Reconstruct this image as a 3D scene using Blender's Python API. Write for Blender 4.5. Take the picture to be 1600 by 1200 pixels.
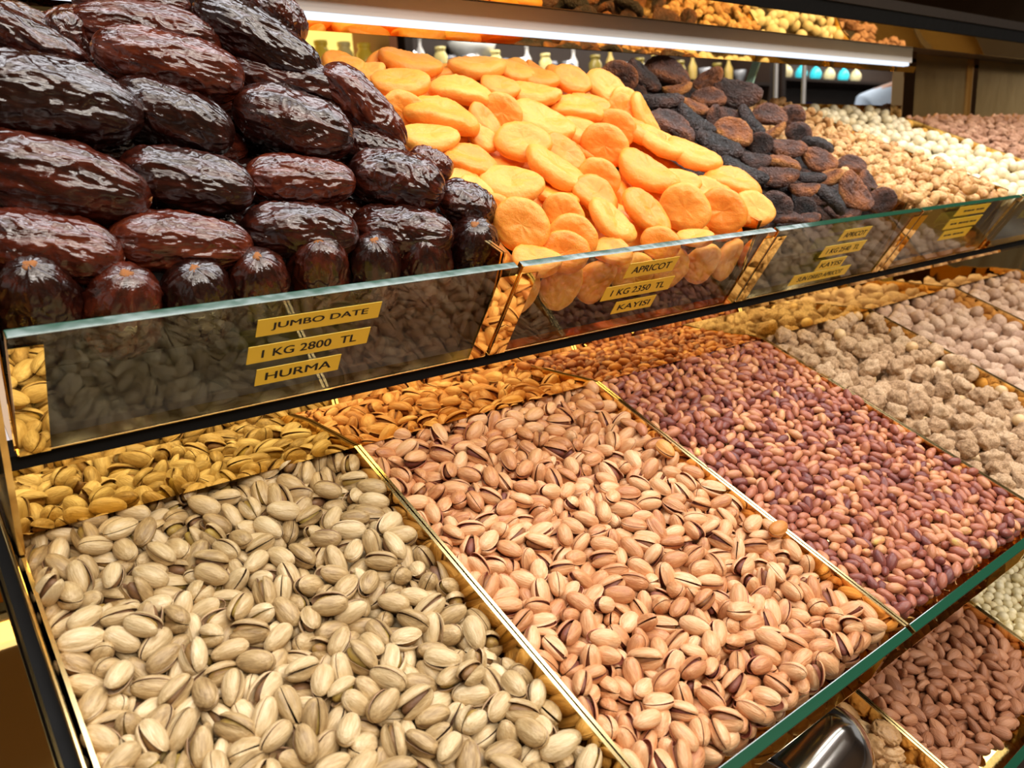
import bpy, bmesh, math, random
import numpy as np
from mathutils import Vector, Matrix, Quaternion, noise

for o in list(bpy.data.objects): bpy.data.objects.remove(o, do_unlink=True)
scene = bpy.context.scene
C = scene.collection
HC = 1.0                                   # camera height; the coordinates below are relative to the camera, V() adds this
def V(x, y, z): return Vector((x, y, z + HC))

# ------------------------------------------------------------------ camera
FPX, YAW, PITCH, ROLL = 1271.0, 0.6602, 0.2452, 0.0565
def cam_axes():
    f = Vector((math.sin(YAW)*math.cos(PITCH), math.cos(YAW)*math.cos(PITCH), -math.sin(PITCH)))
    r = Vector((math.cos(YAW), -math.sin(YAW), 0)); d = f.cross(r)
    c, s = math.cos(ROLL), math.sin(ROLL)
    return c*r + s*d, -s*r + c*d, f
CR, CD, CF = cam_axes()
cam = bpy.data.cameras.new('camera'); camo = bpy.data.objects.new('camera', cam); C.objects.link(camo)
m = Matrix((CR, -CD, -CF)).transposed().to_4x4(); m.translation = V(0, 0, 0); camo.matrix_world = m
cam.sensor_width = 36; cam.lens = FPX/1600*36; cam.clip_start = 0.02; cam.clip_end = 60
cam.dof.use_dof = True; cam.dof.focus_distance = 0.54; cam.dof.aperture_fstop = 13.0
scene.camera = camo
def at(px, py, p0, n):                     # the point where the sight line of a pixel meets a plane of the stall
    d = CR*((px-800)/FPX) + CD*((py-600)/FPX) + CF
    return d*(Vector(p0).dot(n)/d.dot(n))

# ------------------------------------------------------------------ light
world = bpy.data.worlds.new('hall'); scene.world = world; world.use_nodes = True
world.node_tree.nodes['Background'].inputs[0].default_value = (1.0, 0.93, 0.84, 1)
world.node_tree.nodes['Background'].inputs[1].default_value = 0.25
def area(name, loc, target, sx, sy, power, col):
    l = bpy.data.lights.new(name, 'AREA'); l.shape = 'RECTANGLE'; l.size = sx; l.size_y = sy; l.energy = power; l.color = col
    o = bpy.data.objects.new(name, l); C.objects.link(o); o.location = loc
    o.rotation_euler = (Vector(target)-Vector(loc)).to_track_quat('-Z', 'Y').to_euler(); return o
area('canopy_lamp_front', V(0.95, -0.25, 1.05), V(0.95, 0.45, -0.1), 3.4, 0.30, 14, (1.0, 0.92, 0.82))
area('front_fill_light', V(0.9, -2.2, 1.80), V(0.7, .4, -.2), 3.0, 0.6, 60, (1.0, 0.94, 0.87))  # added fill from the front that lifts the downward facing labels; no known fixture
area('hall_fill_light', V(1.2, -1.7, 1.85), V(1.2, -2.4, 0), 4.0, 0.5, 70, (1.0, 0.90, 0.76))  # added fill on hall floor and front wall, brightens what the gold panels reflect
area('canopy_lamp_top', V(0.95, 0.46, 1.15), V(0.95, 0.40, -0.1), 3.2, 0.40, 25, (0.97, 0.97, 1.0))
vs = scene.view_settings
vs.view_transform = 'Standard'; vs.look = 'None'; vs.exposure = 0.34; vs.gamma = 1.0; vs.use_curve_mapping = False

# ------------------------------------------------------------------ materials
def lin(r, g, b):
    f = lambda c: (c/255/12.92 if c/255 <= .04045 else ((c/255+.055)/1.055)**2.4)
    return (f(r), f(g), f(b), 1.0)
class NT:
    def __init__(s, name):
        s.m = bpy.data.materials.new(name); s.m.use_nodes = True; s.t = s.m.node_tree; s.t.nodes.clear()
    def n(s, typ, ins=None, **kw):
        nd = s.t.nodes.new(typ)
        for k, v in kw.items(): setattr(nd, k, v)
        for k, v in (ins or {}).items():
            if isinstance(v, tuple) and len(v) == 2 and hasattr(v[0], 'outputs'): s.t.links.new(v[0].outputs[v[1]], nd.inputs[k])
            elif hasattr(v, 'outputs'): s.t.links.new(v.outputs[0], nd.inputs[k])
            else: nd.inputs[k].default_value = v
        return nd
    def math(s, op, a, b=0.0, clamp=False): return s.n('ShaderNodeMath', {0: a, 1: b}, operation=op, use_clamp=clamp)
    def ramp(s, fac, stops):
        nd = s.n('ShaderNodeValToRGB', {0: fac}); e = nd.color_ramp.elements
        while len(e) < len(stops): e.new(0.5)
        for q, (p, c) in zip(e, stops): q.position = p; q.color = c
        return nd
    def out(s, sh): s.n('ShaderNodeOutputMaterial', {0: sh}); return s.m
def plain(name, col, rough=.5, metal=0., bump=0., scale=60., **kw):
    t = NT(name); ins = {'Base Color': col, 'Roughness': rough, 'Metallic': metal}; ins.update(kw)
    tc = t.n('ShaderNodeTexCoord'); nz = t.n('ShaderNodeTexNoise', {'Vector': (tc, 'Object'), 'Scale': scale, 'Detail': 3.})
    if bump: ins['Normal'] = t.n('ShaderNodeBump', {'Strength': bump, 'Distance': .002, 'Height': nz})
    ins['Roughness'] = t.math('MULTIPLY_ADD', nz, rough*.3, True); ins['Roughness'].inputs[2].default_value = rough*.85
    return t.out(t.n('ShaderNodeBsdfPrincipled', ins))
def rnd_node(t):
    a = t.n('ShaderNodeAttribute', attribute_name='rnd'); oi = t.n('ShaderNodeObjectInfo')
    return t.math('FRACT', t.math('ADD', (a, 2), (oi, 'Random')))
def nutmat(name, stops, rough=.5, scale=(120, 400, 400), wn=.6, wr=.6, off=-.1, bump=.25, fine=0., sss=0., spec=.5, wrinkle=None):
    t = NT(name); r = rnd_node(t)
    a = t.n('ShaderNodeAttribute', attribute_name='loc')
    sc = t.n('ShaderNodeVectorMath', {0: (a, 1), 1: scale}, operation='MULTIPLY')
    ad = t.n('ShaderNodeVectorMath', {0: sc, 1: t.n('ShaderNodeCombineXYZ', {0: t.math('MULTIPLY', r, 37.), 1: t.math('MULTIPLY', r, 91.), 2: r})}, operation='ADD')
    nz = t.n('ShaderNodeTexNoise', {'Vector': ad, 'Scale': 1.0, 'Detail': 4., 'Roughness': .6})
    f = t.math('ADD', t.math('MULTIPLY', nz, wn), t.math('MULTIPLY', r, wr)); f = t.math('ADD', f, off, True)
    col = t.ramp(f, stops)
    h = t.n('ShaderNodeTexNoise', {'Vector': ad, 'Scale': 2.2, 'Detail': 3.})
    bp = t.n('ShaderNodeBump', {'Strength': bump, 'Distance': .0015, 'Height': h})
    ins = {'Base Color': col, 'Roughness': rough, 'Normal': bp, 'Specular IOR Level': spec}
    if sss: ins.update({'Subsurface Weight': sss, 'Subsurface Radius': (.006, .003, .001), 'Subsurface Scale': 1.0})
    return t.out(t.n('ShaderNodeBsdfPrincipled', ins))

def glass_mat():
    t = NT('clear_glass'); g = t.n('ShaderNodeNewGeometry')
    dt = t.n('ShaderNodeVectorMath', {0: (g, 'Incoming'), 1: (g, 'Normal')}, operation='DOT_PRODUCT')
    oc = t.math('SUBTRACT', 1.0, t.math('ABSOLUTE', (dt, 'Value')))
    fr = t.math('MULTIPLY_ADD', t.math('POWER', oc, 5.0), .95); fr.inputs[2].default_value = .045   # same from both sides of the pane
    tr = t.n('ShaderNodeBsdfTransparent', {0: (.93, .965, .945, 1)}); gl = t.n('ShaderNodeBsdfGlossy', {'Color': (1, 1, 1, 1), 'Roughness': .01})
    return t.out(t.n('ShaderNodeMixShader', {0: fr, 1: tr, 2: gl}))
def mirror(name, col, rough=.03, warp=.06, scale=9.):
    t = NT(name); tc = t.n('ShaderNodeTexCoord'); nz = t.n('ShaderNodeTexNoise', {'Vector': (tc, 'Object'), 'Scale': scale, 'Detail': 1.})
    bp = t.n('ShaderNodeBump', {'Strength': warp, 'Distance': .02, 'Height': nz})
    return t.out(t.n('ShaderNodeBsdfPrincipled', {'Base Color': col, 'Metallic': 1., 'Roughness': rough, 'Normal': bp}))
def emit(name, col, s):
    t = NT(name); return t.out(t.n('ShaderNodeEmission', {0: col, 1: s}))
GLASS = glass_mat()
EDGE = plain('green_glass_edge', lin(24, 72, 53), .08, 0, 0.1, 30, **{'Specular IOR Level': .8, 'Coat Weight': .6})
GOLD = mirror('polished_gold_sheet', (.92, .62, .22, 1), .025, .05)
GOLDTRIM = plain('gold_metal_trim', (.80, .58, .24, 1), .16, 1.)
GOLDLIP = plain('pale_gold_lip', (.80, .60, .27, 1), .20, 1.)
GOLDR = mirror('bright_gold_mirror', (1.0, .76, .28, 1), .02, .08, 14.)
BRONZE = mirror('brown_tinted_mirror', (.42, .27, .13, 1), .05, .05)
SATIN = plain('satin_gold_panel', (.88, .60, .22, 1), .22, .95, .3, 14)
BLACK = plain('black_channel', (.005, .005, .005, 1), .6, **{'Specular IOR Level': .12})
DARK = plain('dark_liner', lin(38, 30, 24), .6)
CHROME = mirror('chrome', (.80, .81, .84, 1), .13, .03)
ALU = plain('brushed_aluminium', (.80, .79, .76, 1), .42, .0)
YELLOW = plain('yellow_label_film', lin(236, 198, 56), .35)
INK = plain('black_ink', (.02, .018, .015, 1), .6)
LED = emit('led_diffuser', (.80, .88, 1.0, 1), 1.0)

# ------------------------------------------------------------------ mesh helpers
def link(name, me, parent=None, mats=()):
    o = bpy.data.objects.new(name, me); C.objects.link(o)
    for mt in mats: me.materials.append(mt)
    if parent: o.parent = parent
    return o
def tag(o, label=None, cat=None, group=None, kind=None):
    if label: o['label'] = label
    if cat: o['category'] = cat
    if group: o['group'] = group
    if kind: o['kind'] = kind
    return o
def empty(name, loc, label=None, cat=None, group=None, kind=None):
    o = bpy.data.objects.new(name, None); C.objects.link(o); o.location = loc; o.empty_display_size = .03
    return tag(o, label, cat, group, kind)
def slab_mesh(p, ex, ey, ez, bevel=0., base=Vector()):
    p, ex, ey, ez = Vector(p)-base, Vector(ex), Vector(ey), Vector(ez)
    bm = bmesh.new()
    vs_ = [bm.verts.new(p + ex*i + ey*j + ez*k) for k in (0, 1) for j in (0, 1) for i in (0, 1)]
    for q in ((0, 2, 3, 1), (4, 5, 7, 6), (0, 1, 5, 4), (2, 6, 7, 3), (0, 4, 6, 2), (1, 3, 7, 5)):
        bm.faces.new([vs_[i] for i in q])
    bmesh.ops.recalc_face_normals(bm, faces=bm.faces)
    if bevel: bmesh.ops.bevel(bm, geom=bm.edges[:], offset=bevel, segments=2, affect='EDGES', profile=.5)
    me = bpy.data.meshes.new('slab'); bm.to_mesh(me); bm.free(); return me
def slab(name, p, ex, ey, ez, mt, parent=None, bevel=0.):
    """box from corner p (world) and three edge vectors; the object's origin is at p, or at its parent"""
    base = parent_loc(parent) if parent else Vector(p)
    o = link(name, slab_mesh(p, ex, ey, ez, bevel, base), parent, [mt])
    if not parent: o.location = base
    return o
def parent_loc(o):
    l = Vector(o.location); p = o.parent
    while p: l = l + Vector(p.location); p = p.parent
    return l
def smooth(me):
    me.polygons.foreach_set('use_smooth', np.ones(len(me.polygons), bool)); me.update()
def tube(name, pts, r, mt, parent=None, seg=10):
    base = parent_loc(parent) if parent else Vector(pts[0])
    cu = bpy.data.curves.new(name, 'CURVE'); cu.dimensions = '3D'; cu.bevel_depth = r; cu.bevel_resolution = 3; cu.use_fill_caps = True
    sp = cu.splines.new('POLY'); sp.points.add(len(pts)-1)
    for q, p in zip(sp.points, pts): q.co = (*(Vector(p)-base), 1)
    tmp = bpy.data.objects.new('tmp', cu); C.objects.link(tmp)
    dg = bpy.context.evaluated_depsgraph_get(); me = bpy.data.meshes.new_from_object(tmp.evaluated_get(dg))
    bpy.data.objects.remove(tmp); bpy.data.curves.remove(cu); me.materials.clear(); smooth(me)
    o = link(name, me, parent, [mt])
    if not parent: o.location = base
    return o
def lathe_mesh(prof, seg=20):
    bm = bmesh.new(); rings = []
    for r, z in prof:
        rings.append([bm.verts.new((max(r, 1e-4)*math.cos(2*math.pi*i/seg), max(r, 1e-4)*math.sin(2*math.pi*i/seg), z)) for i in range(seg)])
    for a, b in zip(rings, rings[1:]):
        for i in range(seg): bm.faces.new((a[i], a[(i+1) % seg], b[(i+1) % seg], b[i]))
    bm.faces.new(rings[0][::-1]); bm.faces.new(rings[-1])
    bmesh.ops.recalc_face_normals(bm, faces=bm.faces)
    me = bpy.data.meshes.new('lathe'); bm.to_mesh(me); bm.free(); smooth(me); return me

# ------------------------------------------------------------------ stall frame
TA = math.radians(22.8)
X = Vector((1, 0, 0)); B = Vector((0, math.cos(TA), math.sin(TA))); N = Vector((0, -math.sin(TA), math.cos(TA)))
OU, OM, OL = V(0, .4098, -.0545), V(0, .4725, -.1666), V(0, .265, -.392)      # upper, middle and lower tier reference lines
GD = Vector((0, .0455, -.0641))                                                # glass: from top edge to bottom edge
GU = -GD.normalized(); GN = Vector((0, -GU.z, GU.y)); GH = GD.length           # glass up, outward normal, height
def loc(O, x, s, n): return O + X*x + B*s + N*n
US = [.0404, .3314, .6144, .8724, 1.1284, 1.385, 1.65, 1.915]
MS = [.0337, .2337, .4557, .6847, .8907, 1.10, 1.3093]
LS = [.30, .524, .715, .93]
XL, XR = -.30, 2.3

def glass_panel(x0, x1, top, parent, name='glass_front'):
    base = parent_loc(parent)
    me = slab_mesh(top + X*x0, X*(x1-x0), GD, -GN*.006, .0006, base)
    o = link(name, me, parent, [GLASS, EDGE, GOLDTRIM])
    for p in me.polygons:
        p.material_index = 0 if abs(p.normal.dot(GN)) > .9 else 2 if abs(p.normal.x) > .6 else 1
    return o

def tray(tier, O, x0, x1, sf, sb, floor_n, label, group, glass=True, heap=None):
    root = empty('display_tray', loc(O, (x0+x1)/2, (sf+sb)/2, floor_n), label, 'tray', group)
    g = .0007; th = .0015
    slab('tray_floor', loc(O, x0+g, sf, floor_n-.001), X*(x1-x0-2*g), B*(sb-sf), N*.001, GOLD if tier != 'u' else DARK, root)
    for s in (0, 1):
        xa = x0+g if s == 0 else x1-g-th
        wl = slab('side_wall', loc(O, xa, sf, floor_n), X*th, B*(sb-sf), N*(-floor_n), GOLD, root)
        slab('wall_lip', loc(O, xa-.0002, sf, 0), X*(th+.0004), B*(sb-sf), N*.0012, GOLDLIP, wl)
    slab('back_wall', loc(O, x0+g, sb, floor_n), X*(x1-x0-2*g), B*.0012, N*(-floor_n), GOLD, root)
    if glass:
        top = O + B*glass[0]
        glass_panel(x0+.002, x1-.002, top, root)
        ins = GN*.0006
        if tier == 'u':
            for xa in (x0+.002, x1-.016):
                slab('corner_strip', top + X*xa + GD*.07 + ins, X*.014, GD*.93, GN*.0006, GOLDR, root)
            slab('bottom_bead', top + X*(x0+.001) + GD*.985 + GN*.001, X*(x1-x0-.002), GD*.014, -GN*.009, GOLDTRIM, root, .0003)
    return root

UL = ['gold display tray heaped with jumbo dates, behind the glass labelled jumbo date',
      'gold display tray heaped with orange dried apricots', 'gold display tray heaped with dark brown dried apricots',
      'gold display tray of golden coated cashews beside the dark apricots', 'gold display tray of cream white macadamia nuts',
      'gold display tray of pinkish brown nuts at the top right', 'farthest upper display tray of pinkish brown nuts at the right frame edge']
for i in range(7):
    tray('u', OU, US[i], US[i+1], .020, .372, -.076, UL[i], 'upper row of display trays', (0.0,))
ML = ['gold display tray of greenish cream pistachios at the lower left', 'gold display tray of pink toned pistachios in shell',
      'gold display tray of shelled purple brown pistachio kernels', 'gold display tray of sesame crusted nut clusters',
      'gold display tray of light brown coated nuts right of the clusters', 'farthest middle display tray of light brown coated nuts']
for i in range(6):
    tray('m', OM, MS[i], MS[i+1], -.287, .05, -.048, ML[i], 'middle row of display trays', (-.293,))
LL = ['lowest row display tray of walnuts with the steel scoop', 'lowest row display tray of brown almonds',
      'lowest row display tray of small white hazelnuts']
for i in range(3):
    tray('l', OL, LS[i], LS[i+1], -.088, .05, -.046, LL[i], 'lowest row of display trays', (-.094,))

# the stand: mirror risers, black channels, side cladding
stand = empty('market_stand', V(.9, .45, -1.0), 'stepped gold mirror market stand carrying the trays', 'stand')
def riser(O, x0, x1, name='mirror_riser'):
    base = parent_loc(stand)
    pts = [O, O + Vector((0, -.0073, .0342)), O + Vector((0, -.0132, .0405)), O + Vector((0, -.011, .0410)), O + Vector((0, .004, .0410)), O + Vector((0, .004, 0))]
    bm = bmesh.new(); a = [bm.verts.new(p + X*x0 - base) for p in pts]; b = [bm.verts.new(p + X*x1 - base) for p in pts]; k = len(pts)
    for i in range(k): bm.faces.new((a[i], a[(i+1) % k], b[(i+1) % k], b[i]))
    bm.faces.new(a); bm.faces.new(b[::-1]); bmesh.ops.recalc_face_normals(bm, faces=bm.faces)
    me = bpy.data.meshes.new(name); bm.to_mesh(me); bm.free()
    return link(name, me, stand, [GOLDR])
for i in range(6): riser(OM + Vector((0, 0, .0003)), MS[i] + (0 if i else 0), MS[i+1])
riser(OM, MS[6], 1.9)
riser(OL + B*.048, LS[0], 1.3)
slab('black_channel', OU + GD + X*.030 + Vector((0, .004, -.0085)), X*2.0, Vector((0, .035, .0)), Vector((0, 0, .0075)), BLACK, stand)
slab('black_channel', OM - B*.293 + GD + X*.030 + Vector((0, .002, -.009)), X*1.3, Vector((0, .03, 0)), Vector((0, 0, .0075)), BLACK, stand)
# body of the stand under each tier
slab('stand_body', V(.034, .50, -.99), X*1.9, Vector((0, .38, 0)), Vector((0, 0, .72)), DARK, stand)
slab('stand_body', V(.034, .25, -.99), X*1.9, Vector((0, .245, 0)), Vector((0, 0, .50)), DARK, stand)
# left end: side cladding and ledge
slab('side_rail', loc(OM, .0250, -.30, -.052), X*.007, B*.36, N*.046, BLACK, stand)
slab('side_lip', loc(OM, .0300, -.30, -.008), X*.0022, B*.36, N*.009, GOLDTRIM, stand, .0006)
slab('side_cladding', loc(OM, -.16, -.34, -.032), X*.184, B*.40, N*.004, GOLD, stand)
slab('end_panel', OU + GD + Vector((.0335, .002, -.052)), X*.003, Vector((0, .30, .13)), Vector((0, -.045, .108)), GOLDTRIM, stand)

# upper soffit: lamp, mirror strip, gold lip, end panels
lamp = empty('shelf_lamp', V(.55, .675, .137), 'long aluminium shelf lamp with a white light strip above the dates and apricots', 'lamp')
slab('housing', V(-.35, .660, .1425), X*1.685, Vector((0, .012, 0)), Vector((0, 0, .022)), ALU, lamp, .001)
slab('light_strip', V(-.35, .6595, .1375), X*1.675, Vector((0, .009, 0)), Vector((0, 0, .0052)), LED, lamp, .001)
shelf = empty('upper_shelf', V(.9, .68, .16), 'gold trimmed upper shelf with black rail above the lamp', 'shelf')
slab('gold_lip', V(-.35, .674, .1310), X*1.72, Vector((0, .003, 0)), Vector((0, -.004, .0085)), GOLD, shelf)
slab('mirror_strip', V(-.35, .640, .1606), X*3.2, Vector((0, .003, 0)), Vector((0, -.0175, .0208)), GOLD, shelf)
slab('shelf_underside', V(-.35, .642, .1665), X*3.2, Vector((0, .08, 0)), Vector((0, 0, .006)), DARK, shelf)
slab('black_rail', V(-.35, .6225, .1825), X*3.2, Vector((0, .20, 0)), Vector((0, -.004, .017)), BLACK, shelf)
slab('black_rail', V(-.35, .6165, .1995), X*3.2, Vector((0, .20, 0)), Vector((0, -.004, .012)), DARK, shelf)
slab('gold_face', V(-.35, .612, .2115), X*3.2, Vector((0, .006, 0)), Vector((0, -.012, .030)), BRONZE, shelf)
slab('glass_edge', V(-.35, .600, .2420), X*3.2, Vector((0, .008, 0)), Vector((0, -.004, .010)), EDGE, shelf)
ends = empty('mirror_back', V(1.7, .70, .08), 'gold tinted mirror panels behind the farthest nuts at the top right', 'mirror')
slab('post', V(1.372, .690, .04), X*.038, Vector((0, .02, 0)), Vector((0, 0, .128)), BRONZE, ends, .001)
for a_, b_ in ((1.412, 1.632), (1.652, 1.95), (1.97, 2.4)):
    slab('mirror_panel', V(a_, .700, .02), X*(b_-a_), Vector((0, .004, 0)), Vector((0, 0, .146)), SATIN, ends)
    slab('panel_post', V(b_, .694, .02), X*.020, Vector((0, .012, 0)), Vector((0, 0, .146)), BRONZE, ends, .001)

# ------------------------------------------------------------------ shape builders
def set_attrs(me, locs=None):
    n = len(me.vertices); co = np.empty(n*3, np.float32)
    if locs is None: me.vertices.foreach_get('co', co)
    else: co = np.asarray(locs, np.float32).ravel()
    a = me.attributes.new('loc', 'FLOAT_VECTOR', 'POINT'); a.data.foreach_set('vector', co)
def finish(me):
    set_attrs(me); smooth(me); return me
def pistachio_shell(L, W, H, gap, seed, nt=9, nf=7):
    """two half shells hinged at one end; gap is the opening angle"""
    rg = random.Random(seed); verts, faces, mi = [], [], []
    asym = rg.uniform(.06, .16)
    def half(sign, sc, flip):
        base = len(verts); th = gap*.5*sign
        for i in range(nt+1):
            t = -math.cos(math.pi*i/nt); r = (max(0., 1-t*t))**.46*(1-asym*t)*sc
            for j in range(nf+1):
                p = math.pi*j/nf
                x = t*L/2*(.97 if sc < 1 else 1); y = r*math.cos(p)*W/2; z = sign*(r*math.sin(p)*H/2 + (0.0002))
                xx = x + L/2; verts.append((math.cos(th)*xx - math.sin(th)*z*1.0 - L/2, y, math.sin(th)*xx + math.cos(th)*z))
        for i in range(nt):
            for j in range(nf):
                a = base+i*(nf+1)+j; q = (a, a+1, a+nf+2, a+nf+1)
                faces.append(q if flip else q[::-1]); mi.append(0 if sc == 1 else 1)
        return base
    for s in (1, -1):
        o = half(s, 1.0, s > 0); n_ = half(s, .86, s < 0)
        for j in (0, nf):
            for i in range(nt):
                a, b = o+i*(nf+1)+j, o+(i+1)*(nf+1)+j; c, d = n_+i*(nf+1)+j, n_+(i+1)*(nf+1)+j
                faces.append((a, b, d, c)); mi.append(1)
    me = bpy.data.meshes.new('pistachio_shell'); me.from_pydata(verts, [], faces)
    bm = bmesh.new(); bm.from_mesh(me); bmesh.ops.remove_doubles(bm, verts=bm.verts, dist=.00002); bm.to_mesh(me); bm.free()
    for p in me.polygons: pass
    return me, mi
def shell_mesh(L, W, H, gap, seed, mats):
    me, mi = pistachio_shell(L, W, H, gap, seed)
    # material by position: outer shell or inner side / rim
    bm = bmesh.new(); bm.from_mesh(me); bm.faces.ensure_lookup_table()
    bm.free()
    for mt in mats: me.materials.append(mt)
    for p in me.polygons:
        c = p.center; e = ((c.x/(L/2))**2 + (c.y/(W/2))**2 + (c.z/(H/2))**2)
        p.material_index = mi[p.index] if p.index < len(mi) and len(mi) == len(me.polygons) else (0 if e > .8 else 1)
    return finish(me)
def ico(sub):
    bm = bmesh.new(); bmesh.ops.create_icosphere(bm, subdivisions=sub, radius=1.0); return bm
def bm_mesh(bm, mats=()):
    me = bpy.data.meshes.new('m'); bm.to_mesh(me); bm.free()
    for mt in mats: me.materials.append(mt)
    return finish(me)
def ellipsoid(L, W, H, mats, sub=2, seed=0, wob=.06, taper=.12, pit=0.):
    bm = ico(sub); o = Vector((seed*3.1, seed*1.7, seed))
    for v in bm.verts:
        d = v.co.copy(); k = 1 + wob*noise.noise(d*1.6+o) - taper*d.x*(abs(d.x))
        v.co = Vector((d.x*L/2*(1+wob*.5*noise.noise(d+o*2)), d.y*W/2*k, d.z*H/2*k))
    return bm_mesh(bm, mats)
def lump(L, W, H, mats, sub=3, seed=0, coarse=.16, fine=.09, ff=5.):
    bm = ico(sub); o = Vector((seed*5.3, seed*2.9, seed*1.3))
    for v in bm.verts:
        d = v.co.copy(); k = 1 + coarse*noise.noise(d*1.5+o) + fine*abs(noise.noise(d*ff+o))*1.6 + fine*.6*noise.noise(d*ff*2+o)
        v.co = Vector((d.x*L/2*k, d.y*W/2*k, d.z*H/2*k))
    return bm_mesh(bm, mats)
def granule(L, W, H, mats, seed):
    bm = ico(4); o = Vector((seed*5.3, seed*2.9, seed*1.3))
    for v in bm.verts:
        d = v.co.copy(); c = noise.voronoi(d*4.2 + o)[0][0]
        k = .92 + .34*noise.noise(d*1.4+o) + .24*(.45 - c)
        v.co = Vector((d.x*L/2*k, d.y*W/2*k, d.z*H/2*k))
    return bm_mesh(bm, mats)
def almond(L, W, H, mats, seed):
    bm = ico(3); o = Vector((seed*5.3, seed*2.9, seed*1.3))
    for v in bm.verts:
        d = v.co.copy(); t = d.x; k = (1-.28*t)*(1-.16*max(0, t)**3)
        an = math.atan2(d.z, d.y); rid = .035*noise.noise(Vector((an*4, t*.8, seed)))
        v.co = Vector((t*L/2, d.y*W/2*k*(1+rid), d.z*H/2*k*(1+rid+.05*noise.noise(d+o))))
    return bm_mesh(bm, mats)
def cashew(L, W, H, mats, seed):
    bm = ico(3); o = Vector((seed*5.3, seed*2.9, seed*1.3)); bend = .9 + .5*((seed*7) % 5)/5
    for v in bm.verts:
        d = v.co.copy(); k = 1 + .16*noise.noise(d*2.5+o) + .10*abs(noise.noise(d*6+o))
        x, y, z = d.x*L*.56, d.y*W*.40*k, d.z*H*.48*k
        ang = x*bend/(L/2); R = L/2/bend
        v.co = Vector(((R+y)*math.sin(ang), (R+y)*math.cos(ang)-R, z))
    return bm_mesh(bm, mats)
def walnut(L, W, H, mats, seed):
    bm = ico(4); o = Vector((seed*5.3, seed*2.9, seed*1.3))
    for v in bm.verts:
        d = v.co.copy(); f = noise.noise(d*3.2+o); g = noise.noise(d*5.5+o*2)
        k = .86 + .30*(1-abs(f)*2.2)*.55 + .12*(.5-abs(g)) - .25*math.exp(-(d.y*7)**2)*(d.z > -.2)
        v.co = Vector((d.x*L/2*k, d.y*W/2*k, d.z*H/2*k*(1 if d.z > 0 else .55)))
    return bm_mesh(bm, mats)

# ------------------------------------------------------------------ nuts (settled heaps: position, rotation and size of every nut)
def unpack(k):
    vis, lo, F = NUTS[k]; n = len(F[0]); rg0 = random.Random(k + 'size'); P, Q = [], []
    for i in range(n):
        P.append(Vector([(F[j][i] + lo[j])/2000. for j in range(3)]))
        az, el = math.radians(F[3][i]*2), math.radians(F[4][i]*2); ro = math.radians(F[5][i]*2) if len(F) > 5 else 0.
        Q.append(Matrix.Rotation(az, 4, 'Z') @ Matrix.Rotation(-el, 4, 'Y') @ Matrix.Rotation(ro, 4, 'X'))
    return n, vis, P, Q, [rg0.uniform(.90, 1.08) for i in range(n)]
def merged(name, items, label, cat):
    """join many small nuts into one 'stuff' mesh; items: (mesh, matrix, rnd)"""
    cache = {}; VV, LL_, FF, MI, RR = [], [], [], [], []; off = 0; mats = []
    for me, M, r in items:
        if me.name not in cache:
            co = np.empty(len(me.vertices)*3, np.float32); me.vertices.foreach_get('co', co); co = co.reshape(-1, 3)
            me.calc_loop_triangles(); tr = np.empty(len(me.loop_triangles)*3, np.int32); me.loop_triangles.foreach_get('vertices', tr)
            mi = np.empty(len(me.loop_triangles), np.int32); me.loop_triangles.foreach_get('material_index', mi)
            lc = np.empty(len(me.vertices)*3, np.float32); me.attributes['loc'].data.foreach_get('vector', lc)
            ids = []
            for mt in me.materials:
                if mt not in mats: mats.append(mt)
                ids.append(mats.index(mt))
            cache[me.name] = (co, tr.reshape(-1, 3), np.array(ids)[mi], lc.reshape(-1, 3))
        co, tr, mi, lc = cache[me.name]; A = np.array(M)
        VV.append(co@A[:3, :3].T + A[:3, 3]); LL_.append(lc); FF.append(tr+off); MI.append(mi); RR.append(np.full(len(co), r, np.float32)); off += len(co)
    v = np.concatenate(VV); base = v.mean(0); v = v - base; f = np.concatenate(FF)
    me = bpy.data.meshes.new(name); me.vertices.add(len(v)); me.vertices.foreach_set('co', v.astype(np.float32).ravel())
    me.loops.add(f.size); me.loops.foreach_set('vertex_index', f.ravel().astype(np.int32))
    me.polygons.add(len(f)); me.polygons.foreach_set('loop_start', np.arange(0, f.size, 3, dtype=np.int32))
    me.polygons.foreach_set('material_index', np.concatenate(MI).astype(np.int32)); me.update(calc_edges=True)
    set_attrs(me, np.concatenate(LL_)); a = me.attributes.new('rnd', 'FLOAT', 'POINT'); a.data.foreach_set('value', np.concatenate(RR))
    smooth(me); o = link(name, me, None, mats); o.location = base
    return tag(o, label, cat, None, 'stuff')
def tier_matrix(O):
    M = Matrix((X, B, N)).transposed().to_4x4(); M.translation = O; return M
def where(p, lo, hi):
    u, v = (p.x-lo.x)/(hi.x-lo.x), (p.y-lo.y)/(hi.y-lo.y)
    r = ('front', 'lower', 'middle', 'upper', 'back')[min(4, int(v*5))]
    c = ('far left', 'left', 'centre left', 'centre right', 'right', 'far right')[min(5, int(u*6))]
    return '%s %s of the pile' % (r, c)
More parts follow.
